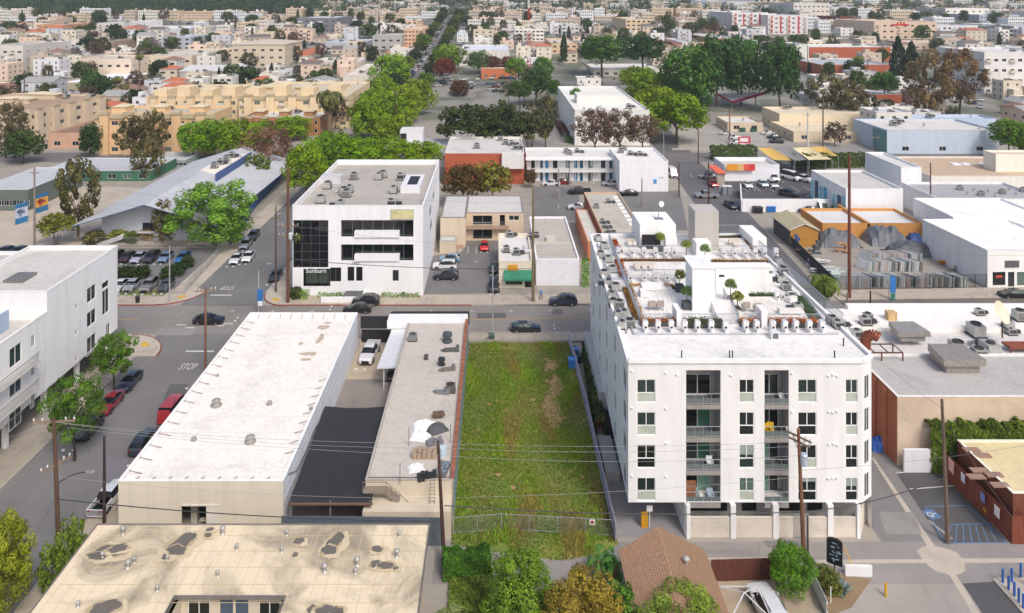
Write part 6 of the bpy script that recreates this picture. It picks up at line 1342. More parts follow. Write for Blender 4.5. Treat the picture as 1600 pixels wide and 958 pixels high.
Or = bpx('house', 'low building with ochre parapet and twin white roofs beside the marble yard', 1285, 1442, 372, 350, W('c98f4e'), Rf('d7d6d6'), pk=326); Or.finish(par=.5, par_m=W('cb9150')); q = MB(); q.box(9.5, 10, 0, 14, 2.2, 3.2); q.build('party_wall', W('c98f4e'), Or.root)
Wd = Bld('barn', 'timber shed with mustard gable end and tan roof at the marble yard', (59.6, 149), (65.2, 149), 9, 3.5, M('b08038', 'wood'), Rf('b3a98a'), z=0); Wd.finish(rt='gable', ridge='y', rh=1.2, eave=.3); q = MB()
for i in range(30): q.box(-.06, -.02, i * .3, i * .3 + .26, 0, 3.4)
q.build('plank_side', M('5b5852', 'wood'), Wd.root)
Sh = Bld('shop', 'white showroom with two display windows beside the marble yard', (xy(1543, 450)), (xy(1690, 447)), 18, 6.5, W('eae9e6'), Rf('f2f2f2'), z=0)
for q_ in ((1551, 425, 1571, 446), (1589, 425, 1610, 446)): Sh.wpx('F', *q_, style='fixed', frame='5a5a5a', glass='2c3534', near=True)
Sh.wpx('F', 1575, 425, 1585, 448, style='fixed', frame='5a5a5a', name='door', near=True); Sh.finish(par=.3); fbox(Sh, 1570, 407, 1592, 418, -.1, 0, 'sign', M('5e5e60', 'plain')); fbox(Sh, 1556, 430, 1566, 434, -.03, .03, 'poster', M('c04a3a', 'plain'))
L2 = Bld('shop', 'long white side hall behind the marble yard showroom', (xy(1490, 395)), (xy(1640, 395)), 14, 7.0, W('ecebe8'), Rf('f1f1f1'), z=0); L2.finish(par=.3)
# marble yard
fence('black iron bar fence along the front of the marble yard', [xy(1303, 453), xy(1435, 451.5), xy(1541, 449)], 2.3, 'bars', '1c1c1e', sp=2.0); fence('dark slatted metal fence down the left side of the marble yard', [xy(1303, 453), xy(1236, 386)], 2.2, 'board', '3b3b3e')
scl = ['dfe0df', 'c7d3cf', 'e6e4df', 'd2d6d8', 'a9b7b3', '5d6468', 'dccbc2', 'f0efec', '8c9794', 'cdbfb0']; tints = ['white', 'pale green', 'cream', 'light grey', 'sage', 'charcoal', 'rosy', 'bright white', 'grey green', 'beige']
sm = MB(); sm.box(-.04, .04, 0, 2.6, 0, 1.75); slabm = {}
def slab_row(x0, x1, y, n, nm, seed):
 r = random.Random(seed)
 for i in range(n):
  k_ = r.randrange(10); p = P(x0 + (x1 - x0) * i / (n - 1), y); m_ = slabm.setdefault(scl[k_], None)
  if m_ is None: q = MB(); q.box(-.05, .05, 0, 2.6, .05, 1.8); m_ = slabm[scl[k_]] = q.mesh('stone_slab', M(scl[k_], 'concrete', .3))
  o = link('stone_slab', m_, None, (p.x, p.y, 0), R(r.uniform(24, 34))); o.rotation_euler = (0, R(8), R(r.uniform(24, 34))); tag(o, '%s polished stone slab leaning in the %s of the marble yard' % (tints[k_], nm), 'stone slab', 'stone slabs in the ' + nm)
slab_row(1335, 1512, 450, 42, 'front row', 1); slab_row(1358, 1442, 425, 26, 'second row', 2); slab_row(1360, 1440, 412, 22, 'third row', 3)
def tarpheap(label, x0, x1, yb, dp, h_, c_):
 a_, b2 = P(x0, yb), P(x1, yb); q = MB(); n = 12; r = random.Random(int(x0)); L = b2.x - a_.x; g_ = [[(L * i / n, dp * j / 5, h_ * min(1, 4 * min(i / n, 1 - i / n)) ** .5 * min(1, 3 * min(j / 5, 1 - j / 5)) ** .5 * r.uniform(.75, 1.1)) for i in range(n + 1)] for j in range(6)]
 for j in range(5):
  for i in range(n): q.face([g_[j][i], g_[j][i + 1], g_[j + 1][i + 1], g_[j + 1][i]])
 return tag(q.build('tarpaulin', M(c_, 'plain', .5), None, (a_.x, a_.y, 0)), label, 'tarp')
tarpheap('dark grey tarp draped over stacks behind the timber shed', 1283, 1350, 388, 5, 3.0, '5d6166'); tarpheap('largest grey tarp mound in the middle of the marble yard', 1363, 1425, 386, 6, 3.4, '666a70'); tarpheap('low dark tarp mound at the right of the marble yard', 1395, 1480, 403, 5, 2.4, '54575b'); tarpheap('small blue tarp bundle by the ochre building', 1425, 1447, 379, 3, 1.5, '2f548c')
r = random.Random(8)
for i, (x, y, w_, h_, c_, lb) in enumerate(((1256, 400, 3, 1.4, 'c98f58', 'orange crate stack left of the tarps'), (1275, 398, 2.4, 2.6, '4d5458', 'dark machinery stack in front of the timber shed'), (1247, 392, 1, 3, '2e4f7c', 'blue upright container by the timber shed'), (1275, 415, 6, 1.2, 'cfd0cf', 'pale stacked stone bench by the side fence'), (1290, 428, 6, 1.1, 'c9cfcc', 'grey stone bench stack near the iron fence'), (1318, 397, 3, 2.2, 'b98a62', 'brown timber frame stack below the tarps'), (1315, 440, 3.5, 1.5, 'b9c9c3', 'pale green slab pack at the fence corner'), (1462, 402, 4, 1.5, 'c48a4a', 'orange rubble heap right of the slabs'), (1483, 408, 4, 1.3, '8d8670', 'olive grey rubble heap right of the slabs'), (1500, 425, 3, 1.2, 'b7aa98', 'beige stone scrap pile by the showroom'), (1478, 416, 3, 1.0, 'b5793f', 'second orange rubble heap behind the front slabs'))):
 p = P(x, y); t = thing('stone_stack', lb, 'stack', (p.x - w_ / 2, p.y, 0)); 
 for j in range(7): q = MB(); a_, b2 = r.uniform(0, w_ - .8), r.uniform(0, .8); q.box(a_, a_ + r.uniform(.5, w_ - a_), b2, b2 + .5, h_ * j / 7, h_ * (j + 1) / 7 - .02); q.build('piece', M(c_, 'concrete'), t)
# dumpsters, toilets, people
def dumpster(label, px_, py_, c_, openlid=False):
 p = P(px_, py_); t = thing('dumpster', label, 'dumpster', (p.x, p.y, 0)); q = MB(); q.prism([(-1, -.6), (1, -.6), (1, .7), (-1, .7)], .15, 1.4); q.box(-1.1, -1, -.1, .1, .8, .95); q.box(1, 1.1, -.1, .1, .8, .95); q.build('body', M(c_, 'plain', .4), t); q = MB()
 if openlid: q.box(-.95, .95, .7, .8, 1.3, 2.5)
 else: q.box(-1.03, 1.03, -.65, .75, 1.4, 1.5)
 q.build('lid', M('25272a', 'plain', .5), t)
dumpster('black dumpster at the left end of the white wall', 1184, 333, '1d1f22'); dumpster('blue dumpster with its lid open', 1204, 331, '2468b0', True); dumpster('blue dumpster with closed lid, right of the open one', 1233, 330, '2a62ab'); dumpster('green dumpster at the small shop beyond the street, left one', 1160, 206, '2c5a45'); dumpster('green dumpster at the small shop beyond the street, right one', 1178, 206, '2b5743')
for i, x in enumerate((1131.5, 1139.5)):
 p = P(x, 304); t = thing('portable_toilet', ('left' if i == 0 else 'right') + ' one of two grey portable toilets by the white store', 'portable toilet', (p.x, p.y, 0)); q = MB(); q.box(-.6, .6, -.6, .6, 0, 2.1); q.build('cabin', M('6a6f78', 'plain'), t); q = MB(); q.box(-.62, .62, -.62, .62, 2.1, 2.3); q.build('roof', M('d8dadc', 'plain'), t); q = MB(); q.box(-.45, .45, -.63, -.6, .1, 1.95); q.build('door', M('7c828c', 'plain'), t)
def person(label, x, y, z, top, leg, rz=0, s=1):
 vs = [(0, 0, .95), (0, 0, 1.2), (0, 0, 1.42), (0, 0, 1.52), (0, -.02, 1.66), (.17, 0, 1.40), (.24, -.03, 1.13), (.22, -.12, .88), (-.17, 0, 1.40), (-.25, .02, 1.13), (-.24, .02, .86), (.1, 0, .9), (.12, .12, .5), (.12, .20, .08), (.12, .06, .04), (-.1, 0, .9), (-.11, -.12, .5), (-.11, -.2, .08), (-.11, -.34, .04)]
 es = [(0, 1), (1, 2), (2, 3), (3, 4), (2, 5), (5, 6), (6, 7), (2, 8), (8, 9), (9, 10), (0, 11), (11, 12), (12, 13), (13, 14), (0, 15), (15, 16), (16, 17), (17, 18)]; rad = [.14, .13, .14, .05, .10, .07, .05, .04, .07, .05, .04, .09, .065, .045, .05, .09, .065, .045, .05]
 me = bpy.data.meshes.new('body'); me.from_pydata([(a * s, b_ * s, c_ * s) for a, b_, c_ in vs], es, []); o = bpy.data.objects.new('person', me); col.objects.link(o); o.location = (x, y, z); o.rotation_euler = (0, 0, rz); mo = o.modifiers.new('skin', 'SKIN'); sv = me.skin_vertices[0].data
 for i, q in enumerate(rad): sv[i].radius = (q * s, q * s)
 sv[0].use_root = True; o.modifiers.new('sub', 'SUBSURF').levels = 1
 m_, nt, bs = newmat('clothes_and_skin'); g_ = N(nt, 'ShaderNodeTexCoord'); sx = N(nt, 'ShaderNodeSeparateXYZ'); nt.links.new(g_.outputs['Object'], sx.inputs[0]); mr = N(nt, 'ShaderNodeMath', operation='MULTIPLY'); mr.inputs[1].default_value = .5; nt.links.new(sx.outputs[2], mr.inputs[0])
 cr = ramp(nt, mr.outputs[0], [(0, (.02, .02, .02)), (.04, rgb(leg)), (.47, rgb(top)), (.755, (.35, .2, .13)), (.84, (.03, .02, .015))]); cr.color_ramp.interpolation = 'CONSTANT'; nt.links.new(cr.outputs[0], bs.inputs['Base Color']); me.materials.append(m_); return tag(o, label, 'person')
p = P(845.5, 469); person('person in a light blue top and dark trousers walking on the sidewalk', p.x, p.y, .14, '6f9fd0', '1c1d24', R(-30)); p = P(1118, 292); person('person in dark clothes standing by the orange awning', p.x, p.y, 0, '38424a', '22242a')
# east side: brick hall, white roofs, brown fenced building, vines
E1 = Bld('brick_building', 'brick building with grey low-pitched roof and vine-covered tan front', (43.1, 79), (86, 79), 9.5, 7.4, M('cdb9a3', 'concrete'), Rf('b5b2af'), z=0); E1.finish(par=.15, par_m=M('e4e2de', 'plain'))
q = MB(); q.box(-.08, -.01, .1, 9.4, .1, 7.3); q.build('brick_side', M('a05c40', 'brick'), E1.root)
for y in (2, 4.2, 7): q = MB(); q.box(-.3, -.08, y, y + .6, 0, 7.1); q.build('pilaster', M('a56446', 'brick'), E1.root)
q = MB(); q.prism([(8.5, 5.3), (12.3, 5.3), (12.3, 8.6), (8.5, 8.6)], 7.3, 8.2); q.prism([(8.0, 4.9), (12.8, 4.9), (12.4, 8.8), (8.4, 8.8)], 8.2, 9.0); q.build('roof_hood', M('a39c94', 'metal'), E1.root)
E2 = Bld('warehouse', 'wide white roofed hall crowded with roof plant right of the apartments', (43.5, 88.7), (90, 88.7), 13.4, 6.9, W('c9c7c4'), Rf('d3d0cc'), z=0); E2.finish(par=.25, par_m=M('dddcda', 'wall'))
zE = 6.65; q = MB(); q.box(-6, 46, 7.2, 13.1, zE, 7.3); q.build('upper_roof_step', Rf('efebe4'), E2.root); q = MB(); q.box(5, 46, 12.6, 13.5, 7.3, 7.9); q.build('front_parapet', W('e9e9e9'), E2.root)
for (x, y, k_, s_) in ((1497, 546, 0, 1.5), (1547, 548, 1, 1.6), (1530, 552, 0, 1.2), (1525, 517, 0, 1.5), (1352, 507, 1, 1.0), (1594, 500, 0, 1.3), (1356, 500, 0, .9), (1470, 545, 1, .7), (1580, 515, 1, .8), (1530, 492, 1, .8), (1340, 520, 1, 1), (1575, 512, 0, 1)):
 p = P(x, y, 7.3); link('air_conditioner', ac_mesh(k_), E2.root, (p.x - 43.5, p.y - 88.7, 6.7 if p.y < 95.9 else 7.31), R(90 * (x % 2)), (s_,) * 3)
for (x0, x1, y0, y1, lb) in ((1402, 1438, 516, 530, 0),): p = P(1420, 528, 7.3); q = MB(); q.box(-1.5, 1.5, -1, 1.4, 0, .7); q.prism([(-2, -1.3), (2, -1.3), (1.6, 1.8), (-1.6, 1.8)], .7, 1.3); q.build('roof_hood', M('a5a19b', 'metal'), E2.root, (p.x - 43.5, p.y - 88.7, 7.31))
p = P(1392, 499, 7.3); q = MB(); q.box(-.6, .6, -.5, .5, 0, 1.1); q.build('roof_box', M('c9a97c', 'wood'), E2.root, (p.x - 43.5, p.y - 88.7, 7.31)); p = P(1585, 548, 6.7); 
for i in range(3): q = MB(); q.box(-1 + i * 2.4, 1.3 + i * 2.4, -.7, .9, .5, .75); q.bar((-1 + i * 2.4, -.7, 0), (-1 + i * 2.4, -.7, .5), .1); q.build('brown_tray', M('8a4a33', 'wood'), E2.root, (p.x - 43.5, p.y - 88.7, 6.7))
p = P(1566, 528, 7.3); t = thing('satellite_dish', 'large cream satellite dish on the white roofed hall', 'dish', (p.x, p.y, 7.3)); q = MB(); q.tube((0, 0, 0), (0, 0, 3), .09); q.build('mast', M('54403a', 'metal'), t); q = MB(); q.lathe([(.05, 0), (.8, .12), (1.4, .42), (1.38, .46), (.75, .18), (.05, .06)], n=20); o = q.build('dish', M('e2cfb8', 'plain'), t, (-.5, -.1, 3.2)); o.rotation_euler = (R(62), 0, R(35))
p = P(1356, 560, 6.9); t = thing('duct_platform', 'rust-brown frame carrying a big curved exhaust duct', 'exhaust duct', (43.2, 87.2, 7.4)); q = MB()
for x in (0, 1.7, 3.3, 5): 
 q.bar((x, 0, .8), (x, 2.2, .8), .1)
for y in (0, 2.2): q.bar((0, y, .8), (5, y, .8), .12)
for (x, y) in ((0, 0), (5, 0), (2.5, 0), (0, 2.2), (5, 2.2)): q.bar((x, y, -.5), (x, y, .8), .12)
q.build('frame', M('6e3e2e', 'metal'), t); q = MB(); p = Vector((1.2, 1.3, .8)); R0 = .62
for i in range(1, 9): a_ = i / 8 * 2.2; n_ = Vector((2.0 - .8 * math.cos(a_), 1.3 - .4 * (1 - math.cos(a_)), 1.5 + 1.0 * math.sin(a_))); q.tube(p, n_, R0, R0, 14, cap=(i in (1, 8))); p = n_
q.build('duct', M('8a4b36', 'metal'), t)
hedge('vine', 'dense green vine spilling over the tan wall of the brick building', (46, 78.6), (60, 78.6), 1.6, 4.8, '5f7a28', n=14000, ls=.2); hedge('vine', 'lower run of vine along the tan wall toward the right edge', (60, 78.6), (80, 78.6), 1.6, 3.9, '67822c', n=13000, ls=.2)
wallseg('wall', 'low white wall under the vine left of the alley pole', [(43.2, 78), (48.3, 78)], 2.4, .3, W('d9dade'))
E3 = Bld('garage_building', 'low building with yellow-beige roof behind a reddish board fence', (48.4, 68.9), (80, 68.9), 8.3, 3.8, M('7a4632', 'wood'), Rf('d6c79c'), z=0); E3.finish(par=.06, par_m=M('e8e4d4', 'plain'))
for (x, y, k_) in ((1518, 703, 1), (1530, 735, 0), (1535, 712, 1), (1553, 742, 1), (1562, 758, 1), (1525, 745, 1)): p = P(x, y, 3.8); q = MB(); q.box(-.8, .8, -.35, .35, 0, .12); q.build('roof_hatch', M('97786a', 'plain'), E3.root, (p.x - 48.4, p.y - 68.9, 3.76))
fence('tall reddish brown board fence along the handicapped bays', [(47.0, 77.5), (47.4, 67.6), (62, 67.6)], 2.6, 'board', '7e3f2a')
for (x, y, s_, c_, lb) in ((1491, 711, .9, 'd8a8a0', 'pinkish notice on the brown fence nearest the alley pole'), (1509, 733, .6, 'd4d8e6', 'pale blue notice on the brown fence, second of four'), (1539, 764, .6, '7f8fc8', 'blue notice on the brown fence, third of four'), (1561, 791, .7, 'e4e0dc', 'white notice on the brown fence nearest the camera')):
 d = 47.2 * F / (x - VX); z = H - y * d / F; q = MB(); q.box(0, .02, -s_ / 2, s_ / 2, -s_ * .7, s_ * .7); tag(q.build('notice', M(c_, 'plain'), None, (46.85 + .015 * (77.5 - d), d, max(.8, min(2, z)))), lb, 'notice')
# ================================================================ CARS
for a_ in (('black sedan driving right along the boulevard at the junction', 326, 507, 0, 'sedan', '14161a'), ('dark navy sedan driving right past the grass lot', 821, 519, 0, 'sedan', '181c2c'), ('black sedan moving left just behind the white warehouse corner', 559, 489, 180, 'sedan', '1a1c1f'),
 ('dark grey suv parked at the kerb before the office hedge', 572, 477, 180, 'suv', '2a2c2f'), ('dark blue grey suv parked at the kerb by the panelled shop', 880, 477, 180, 'suv', '2b3244'), ('black sedan on the boulevard before the showroom', 1583, 465, 180, 'sedan', '111215'),
 ('navy car parked under the left street tree nearest the corner', 203, 604, -88, 'sedan', '1b2036'), ('red sedan with grey hood parked between the two street trees', 172, 638, -88, 'sedan', '8e1f30'), ('black car half hidden by the nearer street tree', 139, 676, -88, 'sedan', '14171c'),
 ('white pickup truck with open black bed beside the dark pole', 170, 788, 88, 'pickup', 'dfe0e2'), ('dark suv tucked beside the white warehouse wall', 227, 700, 88, 'suv', '2a3038'), ('red van half hidden by the white warehouse', 271, 650, 88, 'van', 'a83236'),
 ('dark sedan on the side street beside the office', 431, 437, -86, 'sedan', '2b2d2c'), ('white car with raised hood, left of the pair by the school fence', 369, 409, -85, 'sedan', 'd9d8dc'), ('white car with raised hood, right of the pair by the school fence', 388, 407, -85, 'sedan', 'e6e6e8'),
 ('silver grey suv behind the white hood-up pair', 384, 388, -86, 'suv', '7f8790'), ('dark suv farther up behind the silver grey one', 396, 374, -86, 'suv', '33363a'),
 ('light blue hatchback, farthest of the three beside the office', 703, 409, 180, 'hatch', '7aa0bd'), ('white suv, middle of the three beside the office', 695, 421, 180, 'suv', 'e6e7ea'), ('dark blue grey suv, nearest of the three beside the office', 697, 436, 180, 'suv', '2d3440'),
 ('bright red car in front of the tan flats', 757, 391, -90, 'hatch', 'cc1618'), ('black car squeezed against the market wall', 772, 452, -90, 'suv', '1c1f26'), ('small dark car behind the one at the market wall', 772, 425, -90, 'hatch', '2a2b33')): cpx(*a_, sc_=.88 if a_[4] in ('van', 'pickup') else .97)
far_c = (('grey pickup truck crossing the east street by the toilets', 1104, 310, 180, 'pickup', '8f949a'), ('dark blue sedan on the right side of the east street', 1142, 325, -84, 'sedan', '1f2838'), ('red car beside the orange awning', 1114, 292, -88, 'hatch', 'a8232a'), ('grey car behind the red one by the orange awning', 1106, 279, 180, 'sedan', '8c9094'),
 ('white van at the kerb beside the motel end block', 1050, 276, -88, 'van', 'e6e6e8'), ('white coupe in the van parking lot nearest the store', 1168, 293, -95, 'sedan', 'e2e2e4'), ('pale aqua car in the van parking lot', 1192, 292, -90, 'hatch', 'b4cdd0'), ('silver suv in the van parking lot', 1207, 293, -92, 'suv', 'aeb0b4'),
 ('white shuttle bus in the van parking lot', 1236, 282, -62, 'van', 'ececec'), ('small white truck right of the shuttle bus', 1255, 284, -60, 'pickup', 'e2e2e2'), ('dark van parked behind the dumpster wall', 1233, 307, -40, 'suv', '24272c'), ('white pickup left of the shuttle bus, by the store corner', 1208, 283, -90, 'pickup', 'd7d8da'),
 ('black sedan parked behind the timber shed', 1264, 333, 170, 'sedan', '23262b'), ('white van parked by the ochre building', 1282, 331, -90, 'van', 'e9e9ea'), ('silver suv right of the white van by the ochre building', 1304, 331, 180, 'suv', 'aeb1b5'),
 ('black suv in the corner of the motel yard', 905, 304, 180, 'pickup', '202327'), ('black sedan right of the long brick edged roof', 982, 306, 180, 'sedan', '17191c'), ('white sedan beside the orange lean-to wall', 903, 328, 180, 'sedan', 'e0e0e2'), ('silver sedan under the motel gallery', 955, 290, 180, 'sedan', 'b7b9bc'), ('dark red car under the motel gallery', 878, 288, 180, 'sedan', '7c1c24'), ('white car at the left of the motel gallery', 861, 291, 180, 'sedan', 'dfdfe1'),
 ('white car on the small shop lot, left one', 1134, 211, 170, 'sedan', 'd6d6d8'), ('white car behind the red sign', 1149, 218, 180, 'sedan', 'd9dadc'), ('silver car behind the red sign', 1149, 226, 180, 'sedan', 'b5b7ba'), ('white car on the small shop lot, right side', 1200, 211, 175, 'sedan', 'd5d8da'), ('dark blue car on the small shop lot, right side', 1209, 217, 175, 'sedan', '2c3844'), ('charcoal car nearest the cream building corner', 1213, 224, 175, 'suv', '31373c'),
 ('white suv parked under the dark spreading trees', 836, 203, 175, 'suv', 'd9d9db'), ('dark sedan on the avenue, upper right', 1523, 163, -125, 'sedan', '2b3040'), ('white sedan on the avenue ahead of the dark one', 1533, 158, -125, 'sedan', 'e4e4e6'), ('silver sedan on the avenue beside the white one', 1532, 169, -125, 'sedan', 'bfc0c2'), ('white car alone on the avenue, right edge', 1573, 176, -125, 'suv', 'e8e8ea'), ('dark car at the right edge of the avenue', 1598, 191, -125, 'sedan', '2b2d30'),
 ('silver suv parked at the left street under a lamp post', 20, 247, 180, 'suv', 'b8bbc0'))
for a_ in far_c: cpx(*a_, parts=False, sc_=1.05)
cc = ['b9bcc0', 'd9dadb', '1e2023', 'd2d5d6', '2a1f24', '3a2328', 'a9acc0', '35353a', '6f86a0', '2f6aa5']; cn_ = ['silver', 'white', 'black', 'pale grey', 'dark plum', 'dark maroon', 'lavender grey', 'charcoal', 'steel blue', 'bright blue']
for i, x in enumerate((97, 116, 136, 160, 180, 199, 217, 237, 259, 286)): cpx('%s car in the far row of the car park' % cn_[i], x, 408, -88, ('sedan', 'suv', 'hatch')[i % 3], cc[i])
for i, (x, c_, n_) in enumerate(((187, 'dcdee0', 'white coupe'), (206, 'a9acb0', 'silver car'), (233, '8a8484', 'big grey suv'), (260, '3a3c42', 'charcoal car'), (150, '45484d', 'dark car'))): cpx('%s in the near row of the car park, hedge behind it' % n_, x, 453, -86, ('sedan', 'hatch', 'suv', 'hatch', 'sedan')[i], c_)
for i, x in enumerate((8, 30, 52)): cpx('dark car behind the rear wing of the white apartments, %s of three' % ordn[i], x, 396, 180, 'sedan', '2c2e33', parts=False)
psheet('parking_lot', [(150, 458), (300, 458), (345, 388), (0, 388), (0, 458)], .012, ASP); psheet('school_yard', [(-200, 384), (350, 384), (395, 300), (-200, 280)], .011, M('b3a798', 'asphalt'))
# parking lot beyond the trees with many cars
psheet('parking_lot', [(688, 225), (760, 225), (745, 165), (810, 165), (810, 108), (728, 108), (690, 160)], .014, M('98938d', 'asphalt')); psheet('lane', [(868, 225), (892, 225), (868, 160), (850, 160)], .014, M('9d9890', 'asphalt')); psheet('parking_lot', [(1060, 232), (1170, 234), (1230, 232), (1200, 196), (1060, 196)], .014, M('a19c95', 'asphalt'))
r = random.Random(31); pc = ['dcdcdc', '2a2d33', '8f9398', '3f5f7c', 'b8babd', '701f24', '2c4f48', 'e8e8e8']; pn = ['white', 'black', 'grey', 'blue', 'silver', 'red', 'dark green', 'pale']
for i, (x, y) in enumerate(((683, 133), (690, 118), (697, 115), (704, 113), (697, 121), (710, 110), (690, 127), (725, 124), (731, 129), (733, 137), (736, 133), (766, 131), (766, 139), (775, 135), (776, 142), (747, 123), (768, 122), (786, 122), (779, 129), (799, 122), (700, 125), (712, 113), (655, 97), (662, 93), (668, 89), (645, 112), (632, 128))):
 k_ = i % 8; cpx('%s car in the far orange-garage lot, %s' % (pn[k_], ['near the street', 'by the round brown tree', 'by the orange wall', 'in the middle row'][(i // 7) % 4]), x, y + 2, r.choice([0, 180, -90, -100]), ('sedan', 'suv', 'pickup')[i % 3], pc[k_], parts=False, group='cars in the far parking lot')
# ================================================================ TREES NEAR TO FAR
g_ = lambda *a, **k: tpx(*a, **k)
def tn(label, x, yc, wpx, hpx_, y, **k):
 wpx *= 1.06; hpx_ *= 1.05; k['low'] = None; k.pop('low')     # crown centre given, placed at depth y
 z = H - (yc + hpx_ / 2) * y / F; ht = hpx_ * y / F + max(0, z); k.setdefault('low', max(.05, z / ht if ht else .1)); return tree(label, (x - VX) * y / F, y, 0, wpx / 2 * y / F, ht, **k)
g_('feathery green street tree nearer the crossarm pole, by the white apartments', 116, 722, 590, 84, kind='sparse', c='5c8428', n=5200, bark='3a3028'); g_('feathery green street tree nearer the corner, by the white apartments', 178, 612, 522, 66, kind='sparse', c='5d8a2a', n=5200, v=1, bark='3a3028')
tn('tall yellow-green tree cut by the left frame edge', 2, 892, 84, 140, 60, kind='broad', c='8f9f2e', n=13000, bark='6a5a48'); tn('slim young tree at the left wall of the scorched beige roof, nearer one', 78, 905, 36, 80, 61.5, kind='sparse', c='7f9836', n=1500); tn('slim young tree with pale top behind the scorched beige roof', 112, 868, 44, 95, 63, kind='sparse', c='8aa03a', n=1800, v=1)
tn('rounded mid green tree at the bottom centre', 812, 932, 98, 116, 58, kind='broad', c='86a234', n=15000, v=1); tn('orange and yellow flowering tree at the bottom centre', 912, 962, 122, 92, 56, kind='broad', c='a09038', n=16000, v=2); tn('soft light green tree before the shingle house', 1066, 972, 118, 70, 55, kind='broad', c='8fa23e', n=13000, v=3)
tn('green willow-like tree left of the shingle house corner', 968, 950, 60, 70, 57, kind='sparse', c='5f8a34', n=2600, v=2); g_('dense bright green tree behind the black sign', 1236, 932, 855, 66, kind='dense', c='6a9a2c', n=12000, low=.12)
p = P(700, 985, 3); palm('fan palm at the bottom beside the scorched beige roof', p.x, p.y, 0, 3.4, 2.6, 40, '8a9a5c', v=1, thick=.25); p = P(672, 975, 3); palm('second smaller fan palm below the hedge at the bottom', p.x + .4, p.y, 0, 2.6, 2.0, 30, '93a264'); p = P(745, 990, 3); palm('third fan palm nearest the bottom edge', p.x, p.y, 0, 2.4, 2.2, 30, '9aa860')
for i, (x, y) in enumerate(((935, 900), (950, 890), (962, 905))): p = P(x, y); palm('banana-like plant %s in the row left of the shingle house' % ordn[i], p.x, p.y, 0, 1.4, 1.7, 10, '5d9140', feather=True)
hedge('hedge', 'boxy dark green hedge at the alley edge by the leaning pole', xy(692, 897), xy(766, 890), 1.8, 1.5, '527a28', n=6500); hedge('ground_cover', 'weedy green ground cover behind the boxy hedge', xy(702, 935), xy(770, 935), 5, .35, '6f8634', n=5200)
shrub('reddish green shrub left of the black sign', *P(1292, 916), .9, 1.7, '6f7c38', n=1400); shrub('olive shrub below the black sign', *P(1302, 926), .7, 1.2, '7a8440', n=900)
p = P(1316, 924); t = thing('agave', 'big blue grey agave beside the black sign', 'agave', (p.x, p.y, 0)); b = MB(); r = random.Random(2)
for i in range(34): a = i * 2.4; e = .25 + .9 * (i % 7) / 7; u = Vector((math.cos(a) * math.cos(e), math.sin(a) * math.cos(e), math.sin(e))); s_ = Vector((-math.sin(a), math.cos(a), 0)) * .09; L = r.uniform(.9, 1.25); b.face([s_ * .6, u * L * .5 + s_, u * L, u * L * .5 - s_, -s_ * .6], 0, r.random())
b.build('leaves', M('7c9599', 'leaf'), t, tint=True)
wallseg('wall', 'low white wall beside the agave planting', [xy(1320, 899), xy(1362, 900)], .9, .25, W('dedfe0'))
# school grounds
g_('tall brown-green eucalyptus with twisting trunk on the school yard', 122, 371, 247, 66, kind='eucalyptus', c='6a6a38', n=3600, low=.2, bark='5e4a3c'); g_('olive round-topped tree with forked trunk before the eucalyptus', 88, 385, 328, 58, kind='umbrella', c='868a34', n=2600, low=.3, bark='8a7868')
tn('big spreading bright green tree at the school hall corner', 335, 335, 128, 92, 150, kind='sparse', c='79a83a', n=6500, v=3); tn('weeping brown-green tree against the school hall front', 254, 338, 32, 50, 151, kind='eucalyptus', c='7d7440', n=1500, v=1); tn('drooping brown-green tree by the school hall roof edge', 230, 252, 46, 60, 206, kind='eucalyptus', c='6d6a3c', n=2200, v=2)
tn('dusky brown bare-looking tree left of the bright hedge trees', 420, 232, 76, 68, 210, kind='brown', c='8a6c52', n=3200); tn('small green tree by the fence beside the school roof', 402, 262, 40, 40, 195, kind='sparse', c='6f8a3c', n=1200)
for i, (x, y, c_, w_) in enumerate(((148, 378, '7d7a48', 34), (187, 374, '93a040', 34), (233, 372, 'b5a030', 26), (262, 372, '9a9038', 30), (205, 378, '7a8a48', 20))): p = P(x, y + 2); shrub(['grey green', 'lime', 'yellow flowering', 'mottled yellow', 'small olive'][i] + ' shrub in the school front border', p.x, p.y, 0, w_ / 2 * p.y / F, 2.6, c_, n=800, v=i)
for i, (x, y, w_) in enumerate(((175, 436, 26), (198, 434, 24), (222, 434, 26), (276, 430, 26), (292, 418, 20), (262, 436, 24))): p = P(x, y); shrub('dark green shrub, %s from the left in the car park divider' % ordn[i], p.x, p.y, 0, w_ / 2 * p.y / F, 2.3, '42582a', n=700, v=i, group='shrubs in the car park divider')
sheet('grass_verge', [xy(172, 461), xy(292, 462), xy(352, 396), xy(343, 396), xy(285, 453), xy(172, 452)], .03, GR); fence('chain link fence around the car park beside the junction', [xy(172, 459), xy(288, 460), xy(352, 388)], 1.8, 'link', 'a2a5a8', sp=3)
fence('chain link fence between car park and school', [xy(150, 386), xy(345, 386)], 2.0, 'link', 'a2a5a8', sp=4); fence('bright blue board fence along the side street by the school', [xy(359, 385), xy(398, 326), xy(452, 262)], 2.4, 'panel', '3a619c', sp=3)
hedge('hedge', 'shrubs along the white wall foot behind the left street trees', (-54.6, 98), (-54.6, 102), .9, 2.4, '5d7f2c')
